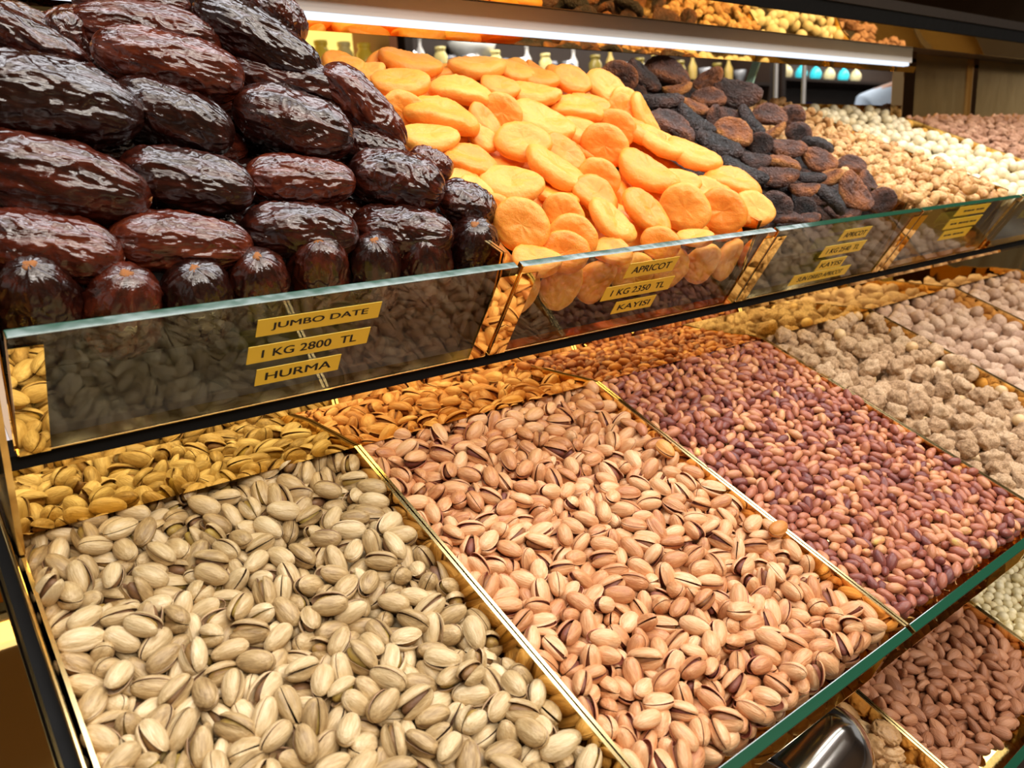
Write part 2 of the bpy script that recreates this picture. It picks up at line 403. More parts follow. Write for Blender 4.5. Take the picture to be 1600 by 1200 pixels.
def heap(key, O, name, cat, group, variants, stuff_name, stuff_label, limit=300, spin=True):
    """variants: list of (label, mesh, [(part_name, part_mesh)])"""
    n, vis, P, Q_, S = unpack(key); T = tier_matrix(O); rg = random.Random(key); rest = []
    lo3 = Vector([min(p[j] for p in P) for j in range(3)]); hi3 = Vector([max(p[j] for p in P) for j in range(3)])
    for i in range(n):
        lab, me, parts = variants[rg.randrange(len(variants))]
        lab = lab + ', ' + where(P[i], lo3, hi3)
        M = T @ Matrix.Translation(P[i]) @ Q_[i]
        if spin: M = M @ Matrix.Rotation(rg.uniform(0, 6.283), 4, 'X')
        if rg.random() < .5: M = M @ Matrix.Rotation(math.pi, 4, 'Z')
        M = M @ Matrix.Scale(S[i], 4)
        if i < min(limit, vis):
            o = bpy.data.objects.new(name, me); C.objects.link(o); o.matrix_world = M; tag(o, lab, cat, group)
            for pn, pm in parts:
                c = bpy.data.objects.new(pn, pm); C.objects.link(c); c.parent = o
        else:
            r = rg.random(); rest.append((me, M, r))
            for pn, pm in parts: rest.append((pm, M, r))
    if rest: merged(stuff_name, rest, stuff_label, cat)

sg = nutmat('pistachio_shell_cream', [(.0, lin(128, 100, 62)), (.35, lin(184, 156, 110)), (.65, lin(212, 188, 144)), (1., lin(236, 218, 184))], .40, (90, 460, 460), 1.05, .5, -.33, .35)
rg_ = nutmat('pistachio_rim_cream', [(.0, lin(120, 84, 62)), (.6, lin(186, 150, 112)), (1., lin(214, 186, 146))], .55)
sp = nutmat('pistachio_shell_pink', [(.0, lin(168, 102, 62)), (.35, lin(206, 148, 100)), (.65, lin(226, 178, 130)), (1., lin(244, 210, 172))], .40, (90, 460, 460), 1.05, .5, -.33, .35)
rp_ = nutmat('pistachio_rim_pink', [(.0, lin(128, 60, 44)), (.6, lin(184, 104, 78)), (1., lin(216, 146, 112))], .55)
kg = nutmat('pistachio_kernel', [(.0, lin(92, 56, 52)), (.5, lin(140, 104, 60)), (1., lin(186, 160, 70))], .5)
kp = nutmat('pistachio_kernel_red', [(.0, lin(92, 44, 40)), (.5, lin(130, 72, 54)), (1., lin(166, 118, 60))], .5)
def pist_variants(L, W, H, ms, mr, mk, word):
    out = []
    for i, g in enumerate((.0, .04, .16, .24, .34, .10)):
        me = shell_mesh(L, W, H, g, i+1, [ms, mr])
        parts = [('kernel', ellipsoid(L*.84, W*.74, H*.78, [mk], 2, i))] if g > .09 else []
        lab = ('%s pistachio with shell split open' if g > .2 else '%s pistachio with narrowly cracked shell' if g > .09 else 'closed %s pistachio in its shell') % word
        out.append((lab, me, parts))
    return out

NUTS = {}
NUTS['green'] = (746, [80, -553, -47], [
[14,31,61,147,256,70,187,5,225,128,91,37,350,72,151,145,65,2,179,102,112,68,257,56,153,129,238,28,96,93,220,33,356,294,116,2,57,47,245,352,
335,106,306,233,166,306,22,211,319,127,191,61,141,4,149,299,264,235,255,71,96,118,320,176,6,320,184,351,1,61,9,85,195,2,301,82,58,51,155,289,
325,226,169,314,254,252,73,301,343,11,318,224,196,280,288,245,281,272,125,207,265,169,331,2,213,95,155,104,339,264,262,365,179,331,230,203,9,357,358,18,
205,360,304,170,77,303,107,373,25,175,200,370,162,181,304,268,312,203,297,311,276,223,115,328,341,233,155,245,130,133,257,27,45,252,364,322,161,23,117,303,
309,37,275,19,22,132,225,105,189,183,269,13,153,28,338,194,138,43,235,37,322,205,194,261,136,210,132,370,203,96,48,2,331,219,171,327,51,108,281,370,
252,4,254,285,71,74,131,86,316,231,24,238,152,106,369,135,275,343,167,287,367,53,228,80,356,6,94,15,188,374,285,359,373,55,43,32,112,74,111,148,
357,354,48,211,349,81,181,161,374,121,196,373,295,286,203,342,261,5,83,370,5,27,154,210,27,148,353,337,72,92,345,288,87,287,215,32,168,372,2,353,
63,230,80,285,104,3,291,205,93,214,167,29,204,351,180,129,248,171,141,324,44,4,10,373,57,178,297,220,0,132,34,33,78,278,247,43,199,107,268,158,
190,140,315,101,147,371,356,319,143,215,100,128,374,45,273,339,134,229,285,194,230,4,236,19,336,237,147,277,353,206,312,230,7,181,273,355,374,229,339,315,
302,57,184,356,180,134,159,274,68,3,98,0,366,262,253,255,312,237,289,245,264,44,151,260,0,67,13,348,51,129,189,166,187,280,6,314,90,221,286,103,
94,308,346,174,237,65,304,120,64,58,167,136,106,65,137,30,117,210,320,1,98,174,343,306,109,257,336,57,213,118,310,108,115,139,273,222,107,210,375,206,
188,110,193,257,118,219,89,85,26,58,203,301,254,233,324,67,297,247,371,56,156,334,367,317,148,131,6,328,316,370,31,61,366,332,349,87,80,18,336,174,
294,374,238,256,331,122,332,239,267,164,196,125,219,250,291,172,39,349,191,354,64,166,189,240,355,177,157,205,287,67,19,132,84,369,204,346,277,290,140,331,
107,172,66,270,170,144,139,147,60,118,238,235,9,324,371,360,276,273,31,356,166,89,84,324,30,44,195,317,30,296,301,141,373,99,310,220,373,265,152,279,
200,225,274,228,253,112,197,210,323,166,296,224,126,303,52,209,340,94,374,300,235,121,325,277,55,261,172,368,323,53,242,225,319,350,265,251,91,57,268,312,
360,347,241,374,151,371,106,368,337,26,256,348,210,85,293,210,24,79,322,150,261,317,276,320,174,286,249,10,28,358,236,304,20,96,77,194,235,346,241,87,
351,49,161,314,38,193,298,341,43,271,72,208,171,216,280,351,237,193,192,29,178,250,121,255,308,182,340,330,298,157,267,353,293,295,38,228,359,303,174,189,
328,255,232,307,322,318,131,82,201,369,253,174,370,90,361,212,365,62,236,316,338,223,349,155,374,212,295,140,372,135,365,235,150,104,89,290,155,280,292,189,
285,219,309,242,179,174,254,373,217,207,114,254,81,122,105,201,336,270,261,118,221,69,283,97,226,368,352,163,347,281,349,129,311,308,345,370,349,309,372,148,
326,295,274,373,323,181,65,271,7,82,35,225,89,155,255,260,181,245,192,30,3,51,98,204,221,86,51,206,196,187,156,345,293,0,247,146,74,357,134,65,
40,299,125,7,62,286,264,4,97,119,235,201,240,315,161,163,77,105,7,54,327,5,106,222,59,189,305,131,79,366,1,68,31,49,111,170,14,87,147,67,
89,313,183,266,46,116,29,277,20,27,133,266,146,289,4,336,120,246,85,45,52,241,132,369,40,24,5,194,138,163,0,60,138,225,221,207,2,31,43,155,
19,117,23,167,373,146,243,117,334],
[402,345,268,200,189,308,194,331,199,220,293,270,80,348,243,304,386,291,275,248,481,244,130,328,340,329,149,619,338,455,166,483,230,147,289,471,518,388,223,154,
104,514,275,258,220,218,424,325,186,243,254,469,272,386,431,102,169,330,319,370,389,352,368,323,358,502,377,266,585,563,261,527,347,633,307,506,587,416,370,342,
146,287,355,174,486,267,626,397,129,605,117,512,427,471,259,418,429,207,585,215,348,568,282,537,257,585,617,223,172,244,373,52,536,341,472,235,444,504,417,465,
540,391,616,416,444,197,558,118,294,460,596,140,194,506,133,113,430,375,561,547,394,424,312,306,379,372,451,530,397,421,151,386,287,615,463,393,173,536,258,459,
237,561,567,506,330,198,223,615,621,213,280,308,594,367,250,467,516,500,634,605,258,198,177,512,374,449,488,480,514,271,307,491,92,392,486,444,354,409,185,302,
581,467,467,637,288,399,283,419,639,590,274,167,493,431,536,640,610,606,243,536,87,539,309,235,342,416,205,561,295,356,162,589,218,453,634,460,451,261,379,539,
553,318,241,294,449,603,156,305,247,470,406,327,217,514,312,566,303,369,338,637,326,250,404,619,582,471,107,201,215,637,635,83,362,299,362,322,637,164,511,211,
512,199,545,250,295,398,595,138,320,488,527,411,273,486,432,569,563,284,447,486,264,269,349,610,429,262,334,176,633,349,437,348,464,451,357,476,157,346,414,330,
577,254,159,243,213,285,178,211,583,576,497,549,61,382,139,537,228,331,278,240,240,302,393,634,121,614,562,492,68,337,592,132,430,341,331,369,181,549,586,358,
381,405,323,241,186,323,432,222,488,458,473,546,576,198,127,384,145,267,357,221,434,540,275,172,591,377,284,148,340,617,453,381,363,110,611,190,284,637,324,184,
263,504,285,609,291,356,416,512,301,320,202,215,633,276,300,515,268,221,525,489,522,554,102,261,328,260,318,253,208,531,319,571,596,389,475,444,395,465,446,554,
213,206,384,600,307,527,382,575,377,573,424,107,339,466,336,641,479,490,201,621,228,508,87,297,361,461,563,438,122,110,627,594,392,168,422,309,528,488,400,274,
168,374,511,218,226,414,372,172,457,579,302,243,264,144,235,245,279,468,533,524,393,503,638,194,301,397,317,186,137,531,471,282,242,268,326,249,178,202,504,65,
224,346,550,534,418,427,340,255,467,436,359,338,521,626,417,130,557,267,301,180,463,359,336,461,401,520,483,66,436,437,524,532,144,517,223,598,517,580,600,401,
260,156,603,309,278,358,602,142,276,294,573,376,372,303,418,281,135,419,479,261,226,490,197,375,443,328,367,65,552,557,424,416,93,378,633,540,445,497,125,178,
160,205,639,245,625,555,472,641,355,572,406,331,396,212,546,234,542,479,398,485,244,375,300,252,440,622,472,633,496,228,253,341,601,548,621,402,280,274,606,499,
625,609,393,584,460,165,640,78,585,349,420,353,543,506,422,494,581,375,506,222,584,303,525,501,610,462,300,501,396,519,515,560,281,464,637,541,452,83,482,622,
422,375,453,424,318,448,554,601,447,355,439,160,308,532,596,639,287,634,402,523,605,562,586,462,403,411,366,640,331,601,536,492,583,611,638,531,559,494,509,562,
442,616,483,524,522,640,561,501,475,581,201,626,557,624,554,541,469,545,598,577,433,585,617,583,131,472,640,611,518,574,615,185,639,548,434,434,402,572,577,177,
589,595,640,622,620,130,169,36,154,188,15,75,53,116,40,67,108,38,84,147,176,162,14,50,100,130,99,26,120,38,71,52,2,25,3,1,14,17,67,130,
193,62,167,237,42,24,2,84,36,104,62,19,105,46,58,34,70,80,136,11,25,0,136,1,188,1,25,95,2,4,200,144,103,64,2,53,2,98,23,88,
154,8,69,14,140,185,174,68,29,3,121,90,86,45,47,24,29,64,106,122,2,84,13,29,209,50,108,99,47,94,59,218,164,22,49,82,215,75,35,149,
198,149,115,12,9,139,15,53,4],
[37,36,34,37,37,33,37,32,41,36,35,36,36,34,37,34,47,33,35,32,37,33,39,25,36,33,35,43,35,35,30,37,37,34,32,43,40,33,40,40,
38,43,37,38,32,37,38,36,44,33,32,36,33,21,34,31,32,45,33,32,34,37,35,32,25,37,40,31,21,39,38,45,35,40,35,33,37,36,41,37,
32,35,35,28,40,35,35,34,34,30,27,34,35,33,34,31,33,31,38,35,37,35,35,28,29,35,36,29,29,29,34,35,34,31,34,33,20,37,36,33,
35,36,42,29,28,32,34,24,27,34,29,30,22,29,19,32,33,36,42,34,30,33,26,32,36,32,32,35,21,24,29,26,26,39,33,38,29,27,22,30,
26,29,35,33,20,24,31,31,31,23,31,20,35,26,22,36,30,25,37,24,29,19,24,35,27,35,27,39,26,19,17,30,22,32,31,34,20,24,21,30,
36,18,24,37,19,33,22,27,40,24,22,20,26,20,36,25,37,32,22,31,22,32,25,20,25,21,36,21,20,24,19,37,21,21,30,22,16,18,20,26,
32,25,26,21,29,28,32,18,28,18,27,20,19,29,21,26,20,5,20,37,8,28,18,25,19,24,26,27,36,29,33,41,21,22,24,6,30,25,18,20,
18,20,34,17,15,2,31,31,19,23,20,19,19,26,21,24,24,19,17,19,16,21,4,28,20,16,21,12,20,22,22,14,18,22,27,16,18,18,21,18,
18,20,16,14,20,21,20,22,22,20,18,21,18,13,20,20,18,22,19,14,19,2,18,29,17,22,19,27,19,18,35,22,2,21,20,20,15,24,24,17,
18,19,8,19,10,14,17,16,19,1,21,6,22,14,19,19,2,20,21,20,18,13,15,10,0,13,7,20,1,23,19,21,17,17,12,17,2,22,5,36,
1,18,18,21,17,3,19,20,2,1,1,2,16,1,8,16,5,17,27,1,26,18,2,18,2,16,17,2,1,19,19,17,19,4,12,18,2,22,19,18,
2,19,20,24,1,15,11,18,3,18,16,9,18,16,10,20,19,20,3,17,6,19,1,17,7,2,2,16,2,5,14,17,16,6,17,1,18,17,22,1,
2,9,17,2,11,4,17,1,1,18,2,2,10,1,2,2,2,17,17,20,2,14,18,2,18,11,2,1,2,2,1,1,1,10,0,2,0,2,8,16,
5,3,19,22,2,1,2,1,2,1,6,2,2,24,18,9,18,3,1,1,17,1,1,16,1,1,10,31,2,16,17,8,6,5,2,8,21,19,16,8,
0,1,17,3,7,1,7,7,9,1,20,2,5,2,1,1,1,6,19,1,2,3,2,7,3,2,0,0,17,2,7,15,3,2,22,15,2,1,2,0,
3,3,13,6,15,16,2,18,2,2,3,4,13,18,17,1,4,1,5,3,3,1,3,4,2,20,3,2,1,2,2,2,2,18,9,2,1,1,3,1,
17,2,1,17,2,1,19,1,3,2,3,1,1,2,2,7,4,1,2,37,2,2,1,1,16,1,2,1,1,1,13,4,2,4,1,1,5,23,4,2,
4,0,1,1,1,1,1,7,1,3,0,15,2,1,15,3,1,1,0,0,13,2,2,1,1,0,1,3,1,1,2,2,2,2,2,1,1,2,2,2,
0,1,2,0,1,1,2,2,3,1,1,2,1,2,1,1,2,2,1,0,1,1,1,1,1,0,2,2,1,1,1,2,2,2,1,2,0,2,1,1,
2,2,3,4,2,40,34,25,33,28,26,13,20,25,35,19,36,16,39,31,34,17,29,29,29,29,35,17,23,20,18,7,27,21,19,18,35,38,34,38,
34,16,33,40,31,20,2,33,35,37,24,35,23,22,34,29,24,27,23,18,14,4,23,24,20,24,12,19,18,25,21,22,21,19,14,17,23,17,19,24,
27,24,29,20,20,19,26,32,30,39,34,30,31,25,39,33,24,41,36,39,38,30,33,24,21,22,24,20,17,22,21,19,16,18,18,21,35,31,24,26,
33,36,37,34,4,40,35,34,28],
[177,25,111,130,5,15,24,27,13,101,133,139,85,10,46,155,157,152,6,152,148,126,15,167,166,175,60,128,129,157,128,139,127,100,123,163,2,65,59,39,
134,116,146,147,122,157,101,35,9,24,29,36,107,162,156,86,87,77,88,16,51,52,162,13,73,166,131,81,137,80,12,99,49,50,159,48,76,176,112,22,
99,110,73,172,79,47,167,112,73,72,141,45,15,10,85,54,70,163,21,70,106,33,92,120,132,95,168,96,134,25,79,104,64,11,58,12,14,171,101,46,
77,71,91,169,71,6,71,34,154,146,97,22,11,70,94,117,165,122,114,119,138,56,93,71,49,96,170,40,84,27,81,154,12,25,77,136,90,124,50,22,
75,80,14,152,145,167,151,80,140,105,139,94,69,12,57,51,24,146,124,103,122,65,14,133,94,93,48,70,57,146,10,21,96,136,83,166,55,26,95,97,
147,24,31,163,19,29,29,72,84,90,67,122,154,166,116,91,45,12,68,153,82,50,1,122,32,25,7,133,154,152,104,35,13,152,151,165,80,33,42,105,
122,36,32,177,163,172,14,17,135,64,68,131,139,72,99,126,74,171,26,71,105,59,164,25,157,20,130,26,37,31,153,151,108,21,48,100,64,69,124,151,
163,69,16,33,160,36,24,171,13,2,18,113,110,14,52,140,147,171,86,1,117,66,88,56,88,77,107,116,135,23,109,56,72,94,19,83,117,145,20,80,
18,150,167,33,138,108,134,106,158,53,18,3,55,149,156,131,105,111,72,25,97,115,37,131,55,13,68,12,30,24,37,139,71,98,38,126,57,46,81,164,
99,98,49,30,33,71,25,50,94,63,70,134,13,0,146,123,166,122,50,33,104,153,54,53,50,67,161,100,177,66,57,13,82,121,5,81,175,152,52,119,
174,106,75,142,15,161,177,167,179,89,127,76,124,60,170,110,70,85,126,139,141,92,116,126,18,24,132,61,77,87,8,61,1,67,163,172,167,80,41,153,
138,16,74,74,29,179,158,47,64,87,70,165,119,54,88,0,163,11,152,71,81,62,78,29,158,48,74,94,85,21,152,171,93,49,43,151,140,154,154,4,
126,3,12,110,135,174,146,70,94,118,86,78,39,125,18,55,114,90,131,31,93,164,168,92,172,133,7,103,144,128,140,166,65,104,60,101,133,60,11,29,
13,4,120,173,7,138,73,154,158,178,89,178,166,44,26,178,19,54,8,6,52,67,6,74,175,160,83,35,151,18,114,41,65,14,116,61,40,75,80,13,
162,177,147,40,133,147,80,109,153,174,156,13,51,145,42,98,142,128,45,14,115,82,64,125,95,99,171,175,40,175,22,131,44,159,125,26,22,23,47,144,
97,142,71,143,111,25,63,0,97,56,133,134,43,23,18,27,29,64,84,118,84,56,19,26,86,73,132,61,162,85,117,40,126,42,140,140,32,69,42,167,
82,178,153,166,49,89,83,90,65,78,54,90,179,30,81,132,3,160,25,42,34,145,52,145,64,12,12,55,34,124,67,34,171,69,68,93,102,38,82,95,
57,156,8,148,86,97,131,173,129,1,87,99,161,115,180,78,178,42,149,106,55,0,122,113,54,60,28,90,153,12,0,132,105,80,168,4,114,157,77,106,
97,98,63,108,116,10,126,45,43,174,126,82,142,71,162,42,62,29,40,107,94,166,29,115,118,88,0,60,85,157,65,36,7,163,58,25,79,73,151,128,
55,95,87,36,113,81,165,64,12,11,28,113,16,8,129,40,5,39,148,31,120,4,24,39,146,137,20,33,176,47,21,41,14,137,71,93,131,103,62,56,
102,101,158,170,44,74,1,62,0,90,174,74,129,80,19,169,102,51,102,127,33,175,136,101,17,91,41,111,79,102,124,66,117,40,4,39,172,49,73,1,
167,46,65,154,159,173,3,78,72,158,74,15,30,167,123,14,23,25,11,65,168,147,131,164,8,65,154,105,80,169,138,143,51,48,69,32,118,56,8,144,
53,156,63,104,138,71,74,155,25],
[-3,-6,-8,-4,4,4,-6,-5,3,0,5,-5,-5,3,10,13,1,3,-10,3,-3,-8,-5,-4,0,5,3,-8,0,-4,-8,-17,-5,12,-1,34,-13,5,-5,-9,
14,-6,6,-6,-19,2,5,-5,-15,11,-2,-3,1,-16,0,-1,0,-3,-10,2,-13,-21,1,3,5,-6,-13,-16,0,1,2,5,3,-7,1,-5,-5,1,6,-3,
-2,-3,-24,-4,6,-6,3,2,7,3,-31,-4,0,-1,5,-1,-4,-3,-7,20,3,1,-15,7,-22,5,3,14,-3,-4,11,-6,-1,-21,-1,-6,-6,6,3,-12,
-6,-12,2,30,29,-4,1,-18,-39,4,-4,-5,14,10,-1,-8,-2,-19,0,-4,-17,-3,8,4,2,17,-5,7,-17,-16,-24,31,18,-3,3,-27,2,-2,10,1,
6,10,0,-11,19,-22,-18,-6,-11,-17,0,7,-1,-21,-21,-11,-19,-26,0,-20,-19,-9,-22,-10,7,-6,-12,-3,18,-5,-6,28,7,-11,31,2,8,22,7,21,
7,-9,0,-5,1,15,10,-16,-9,9,25,-6,-22,-7,8,-1,-9,-6,-8,-5,-8,11,-9,-3,-13,3,0,-15,4,-27,-20,-2,-28,16,14,17,6,1,10,18,
1,-41,-16,-26,-1,-7,-5,3,6,-7,-19,-6,1,-9,18,-26,-4,19,4,2,24,-23,4,33,3,18,18,39,-5,17,13,1,-7,-22,-14,-20,7,27,-14,2,
-2,-6,-6,-3,0,-1,-2,6,-1,-20,-17,-3,-11,-8,16,32,13,-12,16,-8,-2,17,9,17,-17,13,2,-6,3,5,-8,-7,7,25,-17,-20,-8,5,-4,4,
-7,4,1,-14,-18,21,-3,-19,16,-14,-16,10,9,-5,19,-15,6,-16,-11,-4,-5,7,3,-6,3,-12,-22,10,-19,-4,1,5,2,16,4,-12,21,-11,10,5,
-1,3,-26,-2,10,-2,8,9,-10,-3,-13,-27,9,-17,-2,-7,3,-3,18,0,12,-3,-7,-9,-2,16,-25,-3,1,-8,3,26,2,2,8,-7,-1,-10,-21,0,
-4,16,3,6,-1,7,-2,-27,10,-6,-2,4,-4,-5,-29,-7,15,7,-1,3,-4,-6,-1,-5,1,6,-5,-6,-7,-8,2,3,5,-12,9,5,3,-7,-14,-5,
0,-6,11,-32,4,2,-18,-9,-1,16,-13,17,0,-3,28,2,1,-8,-7,-9,-19,-13,-2,-13,21,-2,5,0,-1,-16,1,4,-11,20,10,-5,0,9,-14,-4,
-11,-39,1,4,-2,9,3,-1,-5,-11,-2,-2,4,-1,0,2,-5,10,1,-3,-2,-8,2,1,-11,-8,2,4,-3,-2,-1,-6,4,17,-2,-9,2,-2,33,6,
16,-6,-7,-24,-5,0,3,-2,1,2,19,-1,-2,-8,-2,-33,-11,-1,-4,-2,-3,-4,0,-6,4,0,32,-11,-2,-2,-3,2,29,-22,4,30,-6,1,2,25,
-3,4,-3,-1,-27,-2,25,-28,24,2,10,-5,-23,-1,-6,-1,-2,19,1,-2,2,-11,2,21,-14,11,-2,1,0,5,30,-1,-10,-2,-3,-1,0,3,-5,1,
-1,11,-25,20,-6,-4,-4,-10,3,-10,5,-12,20,-6,10,4,-15,2,18,8,-12,-3,-8,-13,-6,-16,15,-2,4,-1,-3,-2,5,3,-37,-6,0,3,-15,-6,
-8,-3,-2,2,-11,0,-5,-6,5,0,7,3,4,-7,-1,-13,-15,0,4,16,-1,-6,-2,-2,-10,-1,-2,0,-1,-5,-9,-14,8,-13,1,-1,20,-24,18,3,
-16,2,-2,-1,3,2,-6,0,-6,-15,-2,2,-8,-1,-18,5,-6,4,2,-3,4,2,10,2,1,2,2,8,2,-4,4,4,2,-1,-8,2,-1,5,5,-10,
-3,-6,4,2,5,-7,-6,-2,-7,0,4,-7,6,-4,-2,-1,4,-2,-2,-2,6,4,2,-2,-6,-2,-4,-6,-1,-2,-5,0,4,0,4,-6,2,-6,2,-2,
2,-2,0,-11,-6,-1,-1,-24,-4,-12,32,-3,-7,32,6,-2,0,-11,14,-4,-22,2,-19,-4,-13,-16,3,11,11,0,-9,-22,25,-5,-4,-3,7,-11,2,6,
-33,-5,-2,-18,-1,-24,-2,8,1,-2,-19,2,-17,-16,8,-4,-2,6,14,-3,6,-19,14,-6,-7,4,28,3,-11,-3,16,16,-7,-1,30,5,-19,-5,-1,17,
19,13,9,-1,16,11,-1,7,-32,-20,-10,-2,24,-23,-4,-12,-19,-4,-3,-20,-15,-17,-3,7,23,21,1,-15,-1,16,1,5,7,17,-5,-20,22,-2,-32,-20,
-14,9,-11,-1,13,9,-4,-10,-27],
])
